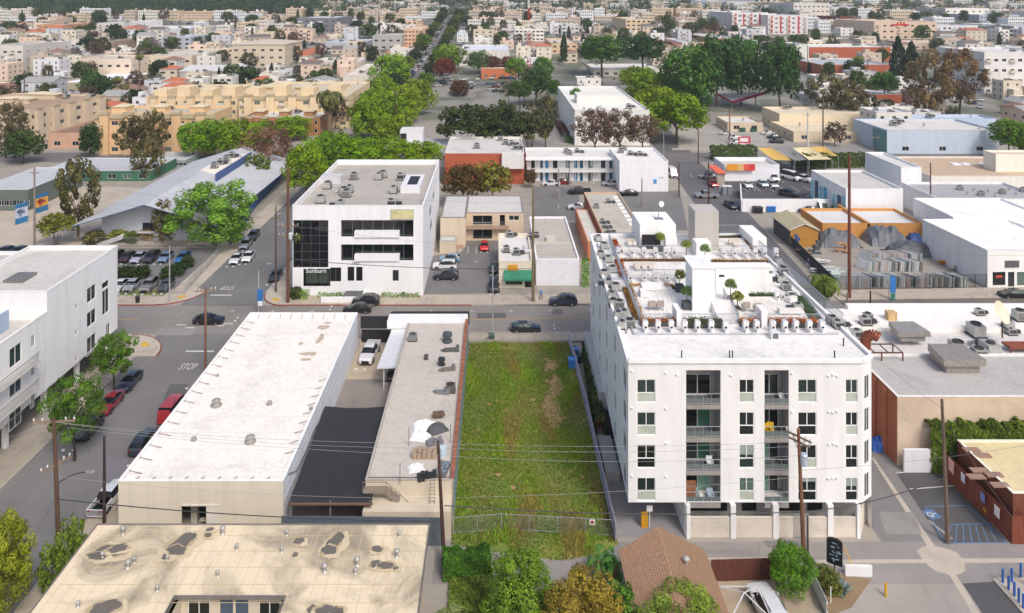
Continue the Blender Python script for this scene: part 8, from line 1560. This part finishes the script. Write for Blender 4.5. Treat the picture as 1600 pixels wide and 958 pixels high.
# ================================================================ MIDDLE DISTANCE AND FAR BUILDINGS
BOX = []
def reg(B): BOX.append((B.o.x + B.w / 2, B.o.y + B.dp / 2, B.w / 2, B.dp / 2)); return B
FAR = [  # label, xl, xr, base y, top y, roof back y, wall, roof, roof type, windows front, floors, windows side, base y right
('peach three-storey apartments with balconies and mansard roof, upper left', 148, 335, 242, 178, 166, 'dbb88c', 'c4b69c', 'flat', 9, 3, 3, 0),
('long cream apartments with stepped roofs behind the peach block', 228, 372, 196, 152, 132, 'dcc6a0', 'c9bba4', 'flat', 8, 3, 3, 0), ('cream apartments with arched windows left of the date palm', 373, 545, 200, 150, 128, 'e0caa4', 'cbbfa8', 'flat', 9, 3, 3, 0),
('brown roofed low flats below the cream apartments', 380, 500, 212, 184, 172, 'a5764f', 'cfd0cf', 'flat', 7, 2, 2, 0), ('long tan apartment block running back at the left edge', 46, 166, 226, 172, 148, 'cdbba2', 'a98f78', 'flat', 9, 3, 4, 196), ('salmon building on stilts over a carport, left', 75, 132, 232, 208, 186, 'cba58c', '8d6f5e', 'flat', 2, 1, 2, 0),
('pinkish low roof house behind the tan block', -30, 60, 178, 160, 145, 'd6c2ac', 'cfc8bd', 'flat', 5, 1, 2, 0), ('bright white flat roof with shaded porch, upper left', 88, 168, 148, 130, 113, 'b9ad98', 'efefef', 'flat', 5, 1, 2, 0), ('cream stucco building with square windows above the white roof', 124, 205, 122, 92, 86, 'd8c8b4', 'cdbfae', 'flat', 6, 2, 2, 0),
('white stucco building with balconies at the left edge, upper', -20, 36, 112, 72, 64, 'd2ccc4', 'bdb6ac', 'flat', 5, 3, 3, 0), ('pale grey pitched roof hall right of the grey tree', 282, 372, 130, 112, 104, 'b9b4ac', 'c9c9c7', 'gable', 5, 1, 3, 0), ('tan house block between grey hall and palm', 225, 300, 112, 88, 76, 'd2c4ae', 'cfc6b8', 'flat', 5, 2, 2, 0),
('blue grey flat-roofed three-storey block, upper left', 252, 298, 79, 58, 54, 'aeb2bb', 'c4c4c8', 'flat', 4, 3, 3, 0), ('orange stucco block with balconies at the upper left', 57, 98, 58, 39, 36, 'c9946c', 'd2c4b4', 'flat', 4, 3, 3, 0), ('white balconied block right of the dark round trees', 152, 194, 58, 36, 32, 'cfcdc8', 'd4d0c8', 'flat', 4, 3, 3, 0),
('wide white flat-roofed hall, upper left', 198, 290, 56, 45, 36, 'c9cbd0', 'ededed', 'flat', 6, 1, 3, 0), ('brown balconied long block behind the grey tree', 140, 176, 82, 66, 60, 'a58c74', '8f857c', 'flat', 5, 3, 3, 0), ('cream gabled mansion block with dark windows, left of centre', 362, 445, 106, 70, 64, 'cbbda6', 'c4b8a6', 'hip', 6, 3, 3, 0),
('white cottage with terracotta hip roof, left of centre', 444, 480, 98, 88, 76, 'e4ddd0', 'b5694a', 'hip', 3, 1, 2, 0), ('charcoal modern block with white balconies, upper centre left', 464, 526, 51, 28, 25, '77797e', 'dcdcdc', 'flat', 6, 3, 4, 0), ('long blue grey roofed hall below the charcoal block', 500, 566, 80, 68, 61, 'b4b8bf', 'b9bec8', 'flat', 7, 1, 3, 0),
('grey commercial block with broad windows left of the pink hotel', 582, 628, 78, 56, 52, 'a9aaa6', 'bfbfbb', 'flat', 4, 2, 3, 0), ('white house with terracotta hip roof, left of the lime avenue', 600, 632, 92, 84, 74, 'e2dcd0', 'bf7a5a', 'hip', 4, 1, 2, 0), ('salmon stepped four-storey hotel, upper centre', 632, 660, 72, 46, 42, 'd9b394', 'd8c0a8', 'flat', 5, 4, 4, 0), ('peach rear wing of the salmon hotel', 612, 652, 48, 34, 31, 'dcb998', 'd5bea8', 'flat', 5, 3, 3, 0),
('low pale flat roofs left of the lime avenue, nearer', 536, 598, 136, 118, 100, 'd6cec2', 'ddd3c6', 'flat', 5, 1, 2, 0), ('low pale flat roof behind the lime hedge trees', 484, 560, 108, 98, 90, 'cfc8be', 'd9d4cb', 'flat', 5, 1, 2, 0), ('orange garage building in the far parking lot', 752, 806, 124, 108, 103, 'c9734a', 'd9cfc0', 'flat', 4, 1, 1, 0), ('white pilastered warehouse behind the orange garages', 718, 796, 103, 79, 70, 'd8d4ce', 'd5dae2', 'flat', 5, 1, 2, 0),
('white round-fronted house left of the pilastered warehouse', 714, 730, 66, 52, 47, 'd2dce0', 'd8dce0', 'flat', 2, 2, 2, 0), ('beige apartment beside the tall cypress, right of the mast', 862, 902, 84, 68, 60, 'd4b896', 'cfc4b4', 'flat', 4, 2, 2, 0), ('white building with terracotta band right of the mast', 826, 862, 84, 76, 68, 'dcd6ca', 'b98a70', 'hip', 4, 1, 2, 0),
('big white hall with louvred roof box in the middle of the picture', 898, 1015, 228, 173, 116, 'e2e0da', 'e9e6df', 'flat', 0, 1, 0, 0), ('long low white roof behind the white hall', 928, 1036, 120, 109, 88, 'd5cfc4', 'e0dbd0', 'flat', 8, 1, 2, 0), ('white cubic house between the dark tree masses', 1066, 1082, 84, 66, 60, 'd9d8d6', 'dadada', 'flat', 2, 2, 1, 0), ('white house with long terracotta hip roof, right of centre', 1024, 1066, 86, 72, 64, 'e6ded0', 'b9704e', 'hip', 5, 2, 2, 0),
('brown brick apartments with blue grey roof beyond the dark trees', 1115, 1160, 74, 60, 53, 'b58a6a', 'c6c6c8', 'flat', 4, 2, 3, 0), ('cream four-storey block with tower stair, upper right of centre', 978, 1018, 55, 30, 25, 'd8c2a0', 'd9cdb8', 'flat', 5, 4, 3, 0), ('white modern apartments with red accents, upper right', 1144, 1200, 50, 20, 16, 'dad8d8', 'dcdcdc', 'flat', 7, 4, 3, 0), ('white modern apartments with pink panels, right half', 1200, 1262, 54, 24, 18, 'd9d4d6', 'dcdcdc', 'flat', 7, 4, 3, 0),
('white grid-fronted block on the horizon, upper right', 1240, 1296, 28, 5, 2, 'd6d2cc', 'd9d9d9', 'flat', 8, 3, 3, 0), ('long blue grey slab block on the skyline, right of centre', 1080, 1180, 12, 1, -3, '9faab8', 'b0b8c2', 'flat', 14, 2, 2, 0), ('maroon walled store with yellow roof edge, upper right', 1312, 1340, 36, 26, 20, '6f3f3a', 'c99c50', 'flat', 0, 1, 0, 0), ('white commercial block with navy window bands, upper right', 1294, 1338, 22, 11, 8, 'cfd0d4', 'd6d6d6', 'flat', 3, 1, 1, 0),
('large brick hall with white roof edge, right', 1265, 1392, 96, 74, 69, 'b3603e', 'e2e0dc', 'flat', 0, 1, 0, 0), ('white end block joined to the brick hall', 1244, 1264, 104, 70, 66, 'd8d8cc', 'd9d8d2', 'flat', 0, 1, 0, 0), ('lower brick hall with grey barrel roof and white stripe', 1284, 1394, 124, 102, 91, 'b0603f', 'b2b6ba', 'flat', 0, 1, 0, 0), ('cream low industrial roofs behind the brick hall', 1230, 1352, 70, 62, 55, 'd2c4aa', 'd8cbb4', 'flat', 6, 1, 2, 0),
('small brick building with teal door left of the rust tree', 1362, 1409, 176, 148, 131, 'b5603e', 'd5d3cf', 'flat', 0, 1, 0, 0), ('cream stepped office with dark window strip, front part', 1240, 1342, 222, 206, 190, 'd6c5a8', 'dccdb2', 'flat', 3, 1, 2, 0), ('cream stepped office, tall rear part with window strips', 1218, 1420, 205, 178, 167, 'ddceb2', 'dccfb8', 'flat', 9, 1, 2, 0), ('small cream kiosk with white roof beside the dumpsters', 1137, 1192, 206, 192, 182, 'cdbda4', 'd8d5d0', 'flat', 2, 1, 1, 0),
('light blue industrial building with stepped parapet, right', 1386, 1560, 241, 204, 186, 'bcc8d6', 'd6d2cc', 'flat', 3, 1, 0, 0), ('pale blue rear volume of the blue industrial building', 1424, 1556, 214, 186, 179, 'b4c4d8', 'c8ccd4', 'flat', 2, 1, 0, 0), ('white curved apartments with dark balconies at the right edge', 1538, 1650, 148, 82, 74, 'dcd9d6', 'd9d6d2', 'flat', 9, 4, 4, 0),
('long pink apartments with red rooftop lettering, upper right', 1366, 1464, 62, 34, 25, 'd6bfa8', 'd5c0ac', 'flat', 9, 3, 3, 0), ('white and charcoal apartments right of the pink block', 1464, 1528, 62, 40, 35, 'd9dadd', 'c9cacb', 'flat', 8, 3, 3, 0), ('dark fronted apartments at the upper right edge', 1528, 1584, 60, 41, 37, '55585e', 'cfcfcf', 'flat', 7, 3, 3, 0), ('white block at the extreme upper right edge', 1584, 1640, 58, 41, 36, 'dcdcdc', 'cfcfcf', 'flat', 5, 2, 2, 0),
('pinkish long row of shops below the pink apartments', 1428, 1500, 78, 68, 63, 'd2b8a8', 'd0c2b4', 'flat', 7, 1, 2, 0), ('white hillside villa with terraces, upper right', 1477, 1546, 28, 13, 9, 'dedbd2', 'dedbd2', 'flat', 7, 2, 2, 0), ('lavender grey stepped apartments, far upper right', 1530, 1592, 36, 23, 19, 'b5b8c4', 'c4c6cc', 'flat', 9, 2, 2, 0)]
for (lb, xl_, xr_, pb_, pt_, pk_, wc, rc, rt, nf, fl, ns, pbr) in FAR:
 a_ = PT(xl_, pb_); zt_ = a_.z + (pb_ - pt_) * a_.y / F; d1 = F * (H - zt_) / pk_ if pk_ > 0 and zt_ < H - 1 else a_.y + 22; dp = min(70, max(8, d1 - a_.y))
 brick = 'brick' in lb and 'cream' not in lb and 'behind' not in lb
 B_ = reg(bpx('apartment_building' if fl > 1 else 'building', lb, xl_, xr_, pb_, pt_, M(wc, 'brick') if brick else W(wc), Rf(rc) if rt == 'flat' else M(rc, 'plain'), dp=dp, pbr=pbr or None)); sd = 'L' if (xl_ + xr_) / 2 > VX else 'R'; px = F / a_.y; big = px * 1.5 > 6
 gl = r.choice(['20262a', '2c2a28', '353a3c'])
 if nf: B_.grid('F', nf, fl, min(2.2, B_.w / nf * .5), 1.4, obj=big, glass=gl, frame='d6d3cd')
 if ns: B_.grid(sd, ns + 2, fl, 1.3, 1.3, obj=big, glass=gl, frame='d6d3cd')
 B_.finish(rt=rt, par=.6, rh=2.2 if rt != 'flat' else None, par_m=None if 'brick' not in lb else W('d9d6cf'))
 if 'balcon' in lb or 'apartments' in lb and fl > 2:
  for j in range(fl):
   for i in range(0, nf, 3): u = B_.w * (i + .5) / nf; q = MB(); q.box(u - 1.5, u + 1.5, -1.1, -.01, B_.h / fl * j + .2, B_.h / fl * j + 1.3); q.build('balcony', M('cfc4b4' if 'charcoal' not in lb else 'e2e2e2', 'plain'), B_.root)
 if rt == 'flat':
  for i in range(max(1, int(B_.w / 9))): (B_.ac if i % 2 else B_.vent)(r.uniform(2, B_.w - 2), r.uniform(2, B_.dp - 2), **({'k': i % 2} if i % 2 else {}), sc_=1.5)
 if 'big white hall' in lb: q = MB(); q.box(3, B_.w * .8, 20, 30, B_.h - .6, B_.h + 2.6); q.build('roof_box', W('dedcd4'), B_.root)
 if 'pilastered' in lb:
  for i in range(6): q = MB(); q.box(i * B_.w / 5.2, i * B_.w / 5.2 + .9, -.4, 0, 0, B_.h - 1.5); q.build('pilaster', W('e6e4e0'), B_.root)
 if 'lettering' in lb: q = MB(); q.box(B_.w * .28, B_.w * .55, 1, 1.3, B_.h - 3.4, B_.h - 2.2); [q.box(B_.w * (.36 + .05 * k_), B_.w * (.385 + .05 * k_), 1, 1.3, B_.h - 2.2, B_.h - .6) for k_ in range(3)]; q.build('lettering', M('c42a2a', 'plain'), B_.root, (0, -1.4, 0))
 if 'red accents' in lb or 'pink panels' in lb: [(lambda q: (q.box(u_ * B_.w, u_ * B_.w + 1.3, -.3, 0, 1, B_.h - 1), q.build('accent_panel', M('b8404a', 'plain'), B_.root)))(MB()) for u_ in (.08, .3, .52, .75)]
 if 'light blue ind' in lb: q = MB(); q.box(-.1, 0, 0, 9, .2, B_.h - .5); q.build('teal_side', W('6f9a94'), B_.root)
 if 'arched' in lb or 'mansard' in lb: q = MB(); [q.lathe([(1.2, -.3), (1.2, .3)], (B_.w * u_, -.1, B_.h * .62), 12) for u_ in ()]; q.box(-.3, B_.w + .3, -.5, -.02, B_.h - 1.6, B_.h - .2); q.build('cornice', M('b6a88a', 'plain'), B_.root)
 if 'peach three' in lb or 'cream apartments' in lb or 'long tan' in lb:
  for i in range(5): u = B_.w * (i + .28) / 5; q = MB(); q.box(u, u + B_.w * .07, -1.3, -.01, 0, B_.h - .3, 0, 1); q.box(u - .2, u + B_.w * .07 + .2, -1.5, .3, B_.h - .3, B_.h + .5, 1); q.build('bay', [B_.wall, M('b0a184', 'plain')], B_.root)
  for i in range(3): u = B_.w * (i + .2) / 3; q = MB(); q.box(u, u + B_.w * .12, B_.dp * .35, B_.dp * .7, B_.h - .6, B_.h + 1.2); k9 = len(q.v); c9 = (u + B_.w * .06, B_.dp * .52, B_.h + 2.2); e9 = [(u - .3, B_.dp * .33, B_.h + 1.2), (u + B_.w * .12 + .3, B_.dp * .33, B_.h + 1.2), (u + B_.w * .12 + .3, B_.dp * .72, B_.h + 1.2), (u - .3, B_.dp * .72, B_.h + 1.2)]; [q.face([e9[z9], e9[(z9 + 1) % 4], c9], 1) for z9 in range(4)]; q.build('roof_turret', [B_.wall, M('cfc0a0', 'plain')], B_.root)
 if 'cream apartments with arched' in lb or 'long cream' in lb:
  for i in range(4): q = MB(); q.box(B_.w * i / 4 + 2, B_.w * i / 4 + 7, 3, 12, B_.h - .6, B_.h + 2.4 + (i % 2)); q.build('roof_turret', W('e0cba6'), B_.root)
for o_ in [o for o in col.objects if o.parent is None and o.location.y > 180 and o.name.split('.')[0] in ('office_building', 'motel', 'shop', 'store', 'school_building', 'warehouse')]: BOX.append((o_.location.x + 12, o_.location.y + 8, 14, 14))
# hillside and blocks filled with individual buildings, one per lot
r = random.Random(77)
LM = [(78, 48, 'orange block'), (173, 46, 'white balconied block'), (275, 68, 'blue grey block'), (18, 92, 'left edge white block'), (400, 88, 'cream gabled block'), (495, 38, 'charcoal block'), (645, 58, 'salmon hotel'), (605, 66, 'grey commercial block'), (826, 60, 'radio mast'), (880, 75, 'tall cypress'), (757, 90, 'pilastered warehouse'), (998, 42, 'cream tower-stair block'), (1045, 78, 'terracotta hip house'), (1172, 36, 'red-accented apartments'), (1268, 15, 'white grid block'), (1325, 85, 'brick hall'), (1415, 46, 'pink apartments'), (1496, 50, 'charcoal-and-white flats'), (1560, 112, 'curved white apartments'), (1510, 20, 'hillside villa'), (315, 120, 'grey pitched hall'), (128, 130, 'bright white porch roof'), (290, 170, 'long cream apartments'), (460, 170, 'arched-window apartments'), (1120, 5, 'skyline slab'), (1138, 66, 'brown brick apartments'), (940, 80, 'green tree clump'), (545, 74, 'long blue grey hall'), (725, 140, 'far parking lot')]
WCs = [('d9d5cc', 'off-white'), ('ddd4c2', 'cream'), ('d0c4b0', 'beige'), ('dcdde0', 'white'), ('c2b4a4', 'taupe'), ('dcc4b0', 'peach'), ('c3c5c8', 'grey'), ('e2dfd8', 'bright white')]
RCs = [('dedcd8', 'white flat roof', 'flat'), ('bdb8b0', 'grey flat roof', 'flat'), ('d2c6b2', 'tan flat roof', 'flat'), ('8b6c5c', 'brown hip roof', 'hip'), ('b5694a', 'terracotta hip roof', 'hip'), ('9b9a98', 'grey gable roof', 'gable'), ('6d6460', 'dark gable roof', 'gable'), ('c9cbd0', 'pale flat roof', 'flat')]
def where(px_, py_):
 a_ = sorted(LM, key=lambda q: (q[0] - px_) ** 2 + ((q[1] - py_) * 2.2) ** 2)[0]; dx, dy = px_ - a_[0], py_ - a_[1]; d_ = math.hypot(dx, dy * 2.2); nr = 'close ' if d_ < 45 else 'well ' if d_ > 110 else ''
 s_ = ('right' if dx > 0 else 'left') if abs(dx) > abs(dy) * 2.2 else ('below' if dy > 0 else 'above')
 e_ = '' if s_ in ('below', 'above') else ' of' + (' and above' if dy < -6 else ' and below' if dy > 6 else '')
 return '%s%s%s the %s' % (nr, s_, e_, a_[2])
def blocked(x, y, w, d, pad=3):
 px_, py_ = topx(x, y, T(y))
 if py_ > 20 and (any(abs(x - a_) < w + c_ + pad and abs(y - b_) < d + e_ + pad for a_, b_, c_, e_ in BOX)): return True
 for xr0, xr1 in ((SL - 3, SR + 3),):
  if xr0 < x + w and x - w < xr1: return True
 if any(abs(x - tx) < w + tr * .8 and abs(y - ty) < d + tr * .8 for tx, ty, tr in TREES): return True
 if any(yy - 1 < y + d and y - d < yy + 13 for yy in (402, 560, 700)): return True
 if py_ > 98 and 545 < px_ < 900: return True
 if px_ > 1380 and py_ > 78 and abs(px_ - (1440 + (py_ - 110) * 1.3)) < 60: return True
 return py_ > 100 and 930 < px_ < 1260
seen, n_b, far_b, DONE = {}, 0, MB(), []
y = 255.0; lots = []; CP = []
while y < 1000:
 st = 18 + (y - 255) * .010; x = -800 - r.uniform(0, 10)
 while x < 760:
  w = r.uniform(10, 26) * (1.25 if r.random() < .25 else 1); lots.append((x + w / 2, y + r.uniform(-2, 2), w / 2, min(st * .5 - 1.5, r.uniform(6, 10)))); x += w + r.uniform(1, 5)
 y += st
for i in range(3600): yy = r.uniform(262, 640); lots.append((r.uniform(-.7, .72) * yy, yy, r.uniform(4, 8), r.uniform(4, 7)))
lots.sort(key=lambda q: q[1])
for (x, y, w, d) in lots:
 px_, py_ = topx(x, y - d, T(y - d))
 if not (-60 < px_ < 1660) or py_ < 4 or blocked(x, y, w, d, 1): continue
 hill = y > 780
 if r.random() < (.5 if hill else .05): continue
 if any(abs(x - a_) < w + c_ + .8 and abs(y - b_) < d + e_ + .8 for a_, b_, c_, e_ in DONE): continue
 DONE.append((x, y, w, d))
 if hill and (px_ < 500 or y > 985): continue
 wc, wn2 = r.choice(WCs); rc, rn, rt = r.choice(RCs if r.random() < .5 else RCs[:3]); fl = r.choice([1, 1, 2, 2, 3, 3] if not hill else [1, 2, 2]); h = fl * 3.0 + .6
 if n_b < 290 and py_ > 9:
  base = '%s %s block, %s, %s' % (wn2, ['one-storey', 'two-storey', 'three-storey'][fl - 1], rn, where(px_, py_ - 4)); wd_ = base.split(); base = ' '.join(wd_[:16])
  B_ = Bld('house' if rt != 'flat' else 'apartment_building', base, (x - w, y - d), (x + w, y - d), 2 * d, h, W(wc), Rf(rc) if rt == 'flat' else M(rc, 'plain'), group=wn2 + ' buildings on the hillside')
  B_.grid('F', max(2, int(w / r.choice((1.6, 2, 2.8)))), fl, r.choice((.9, 1.3, 2.1)), 1.25, obj=False, glass=r.choice(['20262a', '35302c', '2f3638']), frame='cfcac0'); B_.grid('L' if x > 0 else 'R', max(2, int(d / 2)), fl, 1.2, 1.2, obj=False, glass='262a2c', frame='cfcac0')
  B_.finish(rt=rt, par=.5, rh=1.8 if rt != 'flat' else None, base=3, ridge=r.choice('xy'), eave=.4)
  if rt == 'flat':
   for i in range(2): B_.ac(r.uniform(1, 2 * w - 1), r.uniform(1, 2 * d - 1), i, 0, 1.2)
   if r.random() < .4: a0 = r.uniform(.2, .5) * w; q = MB(); q.box(a0, a0 + w * .5, d * .4, d * 1.2, h - .5, h + 2); q.build('stair_house', B_.wall, B_.root)
   if r.random() < .5: q = MB(); s9 = r.choice((-1, 1)); q.box(w - w * .5, w + w * .5, -3 - 2 * r.random(), 0, -3, h * .6, 0, 1); q.build('wing', [B_.wall, B_.roofm], B_.root)
   if fl > 1 and r.random() < .6:
    for j in range(fl): q = MB(); q.box(w * .7, w * 1.3, -1, -.01, j * 3 + .2, j * 3 + 1.2); q.build('balcony', M('c4bcb0', 'plain'), B_.root)
  n_b += 1
 else:
  z = T(y); k_ = len(far_b.f); far_b.box(x - w, x + w, y - d, y + d, z - 4, z + h, r.randrange(4), 4 + r.randrange(3))
  for i in range(3): a0, b0 = x + r.uniform(-w + 1, w - 2), y + r.uniform(-d + 1, d - 2); far_b.box(a0, a0 + r.uniform(.8, 3), b0, b0 + r.uniform(.8, 2.5), z + h, z + h + r.uniform(.5, 2), r.randrange(4))
  for i in range(int(w)):
   for j in range(fl): far_b.face([(x - w + 1 + i * 2, y - d - .05, z + 1 + j * 3), (x - w + 2.1 + i * 2, y - d - .05, z + 1 + j * 3), (x - w + 2.1 + i * 2, y - d - .05, z + 2.3 + j * 3), (x - w + 1 + i * 2, y - d - .05, z + 2.3 + j * 3)], 7)
tag(far_b.build('distant_buildings', [W('d9d5cc'), W('d0bda4'), W('c2b4a4'), W('dcdde0'), Rf('dedcd8'), M('8b6c5c', 'plain'), M('b5694a', 'plain'), M('2a2e30', 'glass')], None), 'far small houses scattered over the wooded hills at the horizon', 'houses', kind='stuff')
# trees between the buildings: individuals first, the far wood as one mass
kinds = [('dense', '4f6a2c', 'green'), ('broad', '5a6a34', 'olive green'), ('broad', '3a522a', 'dark green'), ('brown', '6f5f4c', 'bare brown'), ('eucalyptus', '5c6040', 'grey green'), ('cypress', '31452a', 'slim dark')]
n_t = 0; cand = []
for i in range(3600): yy = 250 + 800 * r.random() ** .8; cand.append((r.uniform(-.72, .75) * yy, yy))
wood = MB(); tn_seen = {}
for i in range(26):
 y = 345 + i * 17 + r.uniform(-4, 4); s_ = i % 2; kd = kinds[i % 3]
 if T(y) < 46: tree('%s street tree on the %s side of the far street, row %s' % (kd[2], ('left', 'right')[s_], (['nearest', 'middle', 'farthest'][i // 9])), (-53, -37.5)[s_], y, T(y), r.uniform(3.8, 5.5), r.uniform(8, 11), kind=kd[0], c='6d8a30' if i % 3 == 0 else kd[1], n=1500, v=i, low=.15, group='trees lining the far street')
hilltint = r
def blob(x, y, z, rad, k, ls):
 t0 = r.uniform(.1, .75)
 for _ in range(k):
  d_ = Vector((r.gauss(0, 1), r.gauss(0, 1), abs(r.gauss(0, 1)))).normalized(); p = Vector((x, y, z)) + Vector((d_.x * rad, d_.y * rad, d_.z * rad * 1.5)) * r.uniform(.6, 1); leafquad(wood, p, d_ + Vector((r.uniform(-.5, .5), r.uniform(-.5, .5), .3)), ls * r.uniform(.6, 1.3), min(1, max(0, t0 + r.uniform(-.2, .2))), r)
for (x, y) in cand:
 px_, py_ = topx(x, y, T(y))
 if py_ < -5 or not (-20 < px_ < 1620): continue
 if (SL - 1 < x < SR + 1) or (py_ > 98 and 545 < px_ < 900) or (py_ > 100 and 900 < px_ < 1260) or (px_ > 1380 and py_ > 72 and abs(px_ - (1440 + (py_ - 110) * 1.3)) < 62): continue
 if any(abs(x - a_) < c_ and abs(y - b_) < e_ for a_, b_, c_, e_ in BOX): continue
 if y < 760:
  if n_t >= 260 or any(abs(x - a_) < c_ * .8 and abs(y - b_) < e_ * .8 for a_, b_, c_, e_ in DONE if abs(y - b_) < 14 and abs(x - a_) < 20 and r.random() < .93): continue
  kd, cl, nm = kinds[min(5, int(r.random() ** 1.1 * 6))]; rad = r.uniform(3, 6.5) * (.45 if kd == 'cypress' else 1); ht = r.uniform(7, 13)
  lb = ' '.join(('%s %s tree, %s' % ('broad' if rad > 4.6 else 'small', nm, where(px_, py_ - 5))).split()[:16]); 
  tree(lb, x, y, T(y), rad, ht, kind=kd, c=cl, n=800, v=n_t % 4, low=.12, group=nm + ' trees among the hillside houses'); n_t += 1
 elif r.random() < .8: blob(x, y, T(y), r.uniform(5, 8), 70, 1.0)
for i in range(5200):
 x = r.uniform(-950, 950); y = r.uniform(790, 1120); px_, py_ = topx(x, y, T(y))
 if -30 < px_ < 1630 and py_ > -40 and (px_ < 480 or y > 990 or r.random() < .22) and not any(abs(x - a_) < c_ + 2 and -6 < b_ - y < 60 for a_, b_, c_, e_ in BOX if b_ > 780): blob(x, y, T(y) - 1, r.uniform(5, 10), 48, 1.35)
tag(wood.build('woods', M('48603a', 'leaf'), None, tint=True), 'dark wooded hills along the top edge', 'woods', kind='stuff')
gs = wood; wood = MB()
for i in range(3000):
 y = 250 + 520 * r.random(); x = r.uniform(-.71, .73) * y; px_, py_ = topx(x, y, T(y))
 if (SL - 1 < x < SR + 1) or (py_ > 98 and 545 < px_ < 930) or (px_ > 1380 and py_ > 72) or (1030 < px_ < 1270 and py_ > 140) or any(abs(x - a_) < c_ + .6 and abs(y - b_) < e_ + .6 for a_, b_, c_, e_ in BOX + DONE if abs(y - b_) < 60): continue
 blob(x, y, T(y) - .3, r.uniform(.8, 2.4), 16, .5)
tag(wood.build('garden_shrubs', M('56682f', 'leaf'), None, tint=True), 'low garden shrubs filling gaps between the hillside buildings', 'shrubs', kind='stuff')
sc_n = 0
for i in range(260):
 s_ = i % 5; y = r.uniform(252, 700)
 if s_ < 3: x = -48.7 if s_ else -42; a_ = 90
 else: y = r.choice((403.5, 562, 702)); x = r.uniform(-.6, .6) * y; a_ = 0
 px_, py_ = topx(x, y, T(y))
 if any(abs(x - tx) < 6 and abs(y - ty) < 6 for tx, ty, _ in CP): continue
 CP.append((x, y, 0)); k_ = r.randrange(8); car('%s car on a hillside street, %s' % (pn[k_], where(px_, py_)), x, y, a_ + r.choice([0, 180]), ('sedan', 'suv', 'hatch')[i % 3], pc[k_], z=.35, parts=False, group=pn[k_] + ' cars along the hillside streets')
# even thin air
hz_ = MB(); hz_.box(-2500, 2500, -60, 2700, -2, 170); m_ = bpy.data.materials.new('haze'); m_.use_nodes = True; nt = m_.node_tree; nt.nodes.clear(); ou = nt.nodes.new('ShaderNodeOutputMaterial'); vo = nt.nodes.new('ShaderNodeVolumePrincipled'); vo.inputs['Color'].default_value = (.82, .85, .9, 1); vo.inputs['Density'].default_value = .0002; vo.inputs['Anisotropy'].default_value = .2; nt.links.new(vo.outputs[0], ou.inputs['Volume'])
HAZE = True
if HAZE: tag(hz_.build('haze', m_), kind='stuff')
# tell look-alikes apart by their order in the view
dup = {}
for o in col.objects:
 if o.parent is None and 'label' in o: dup.setdefault(o['label'], []).append(o)
allo = ordn + ['fifteenth', 'sixteenth', 'seventeenth', 'eighteenth', 'nineteenth', 'twentieth']
for lb, os_ in dup.items():
 if len(os_) < 2: continue
 os_.sort(key=lambda o: topx(o.location.x, o.location.y, o.location.z)[0])
 for i, o in enumerate(os_):
  s_ = (['left one', 'right one'][i] if len(os_) == 2 else allo[min(i, 19)] + ' from left'); w_ = lb.split(); k_ = 16 - len(s_.split())
  if len(w_) > k_: w_ = [q for q in w_ if q not in ('a', 'close', 'well')][:k_]
  o['label'] = ' '.join(w_) + ', ' + s_
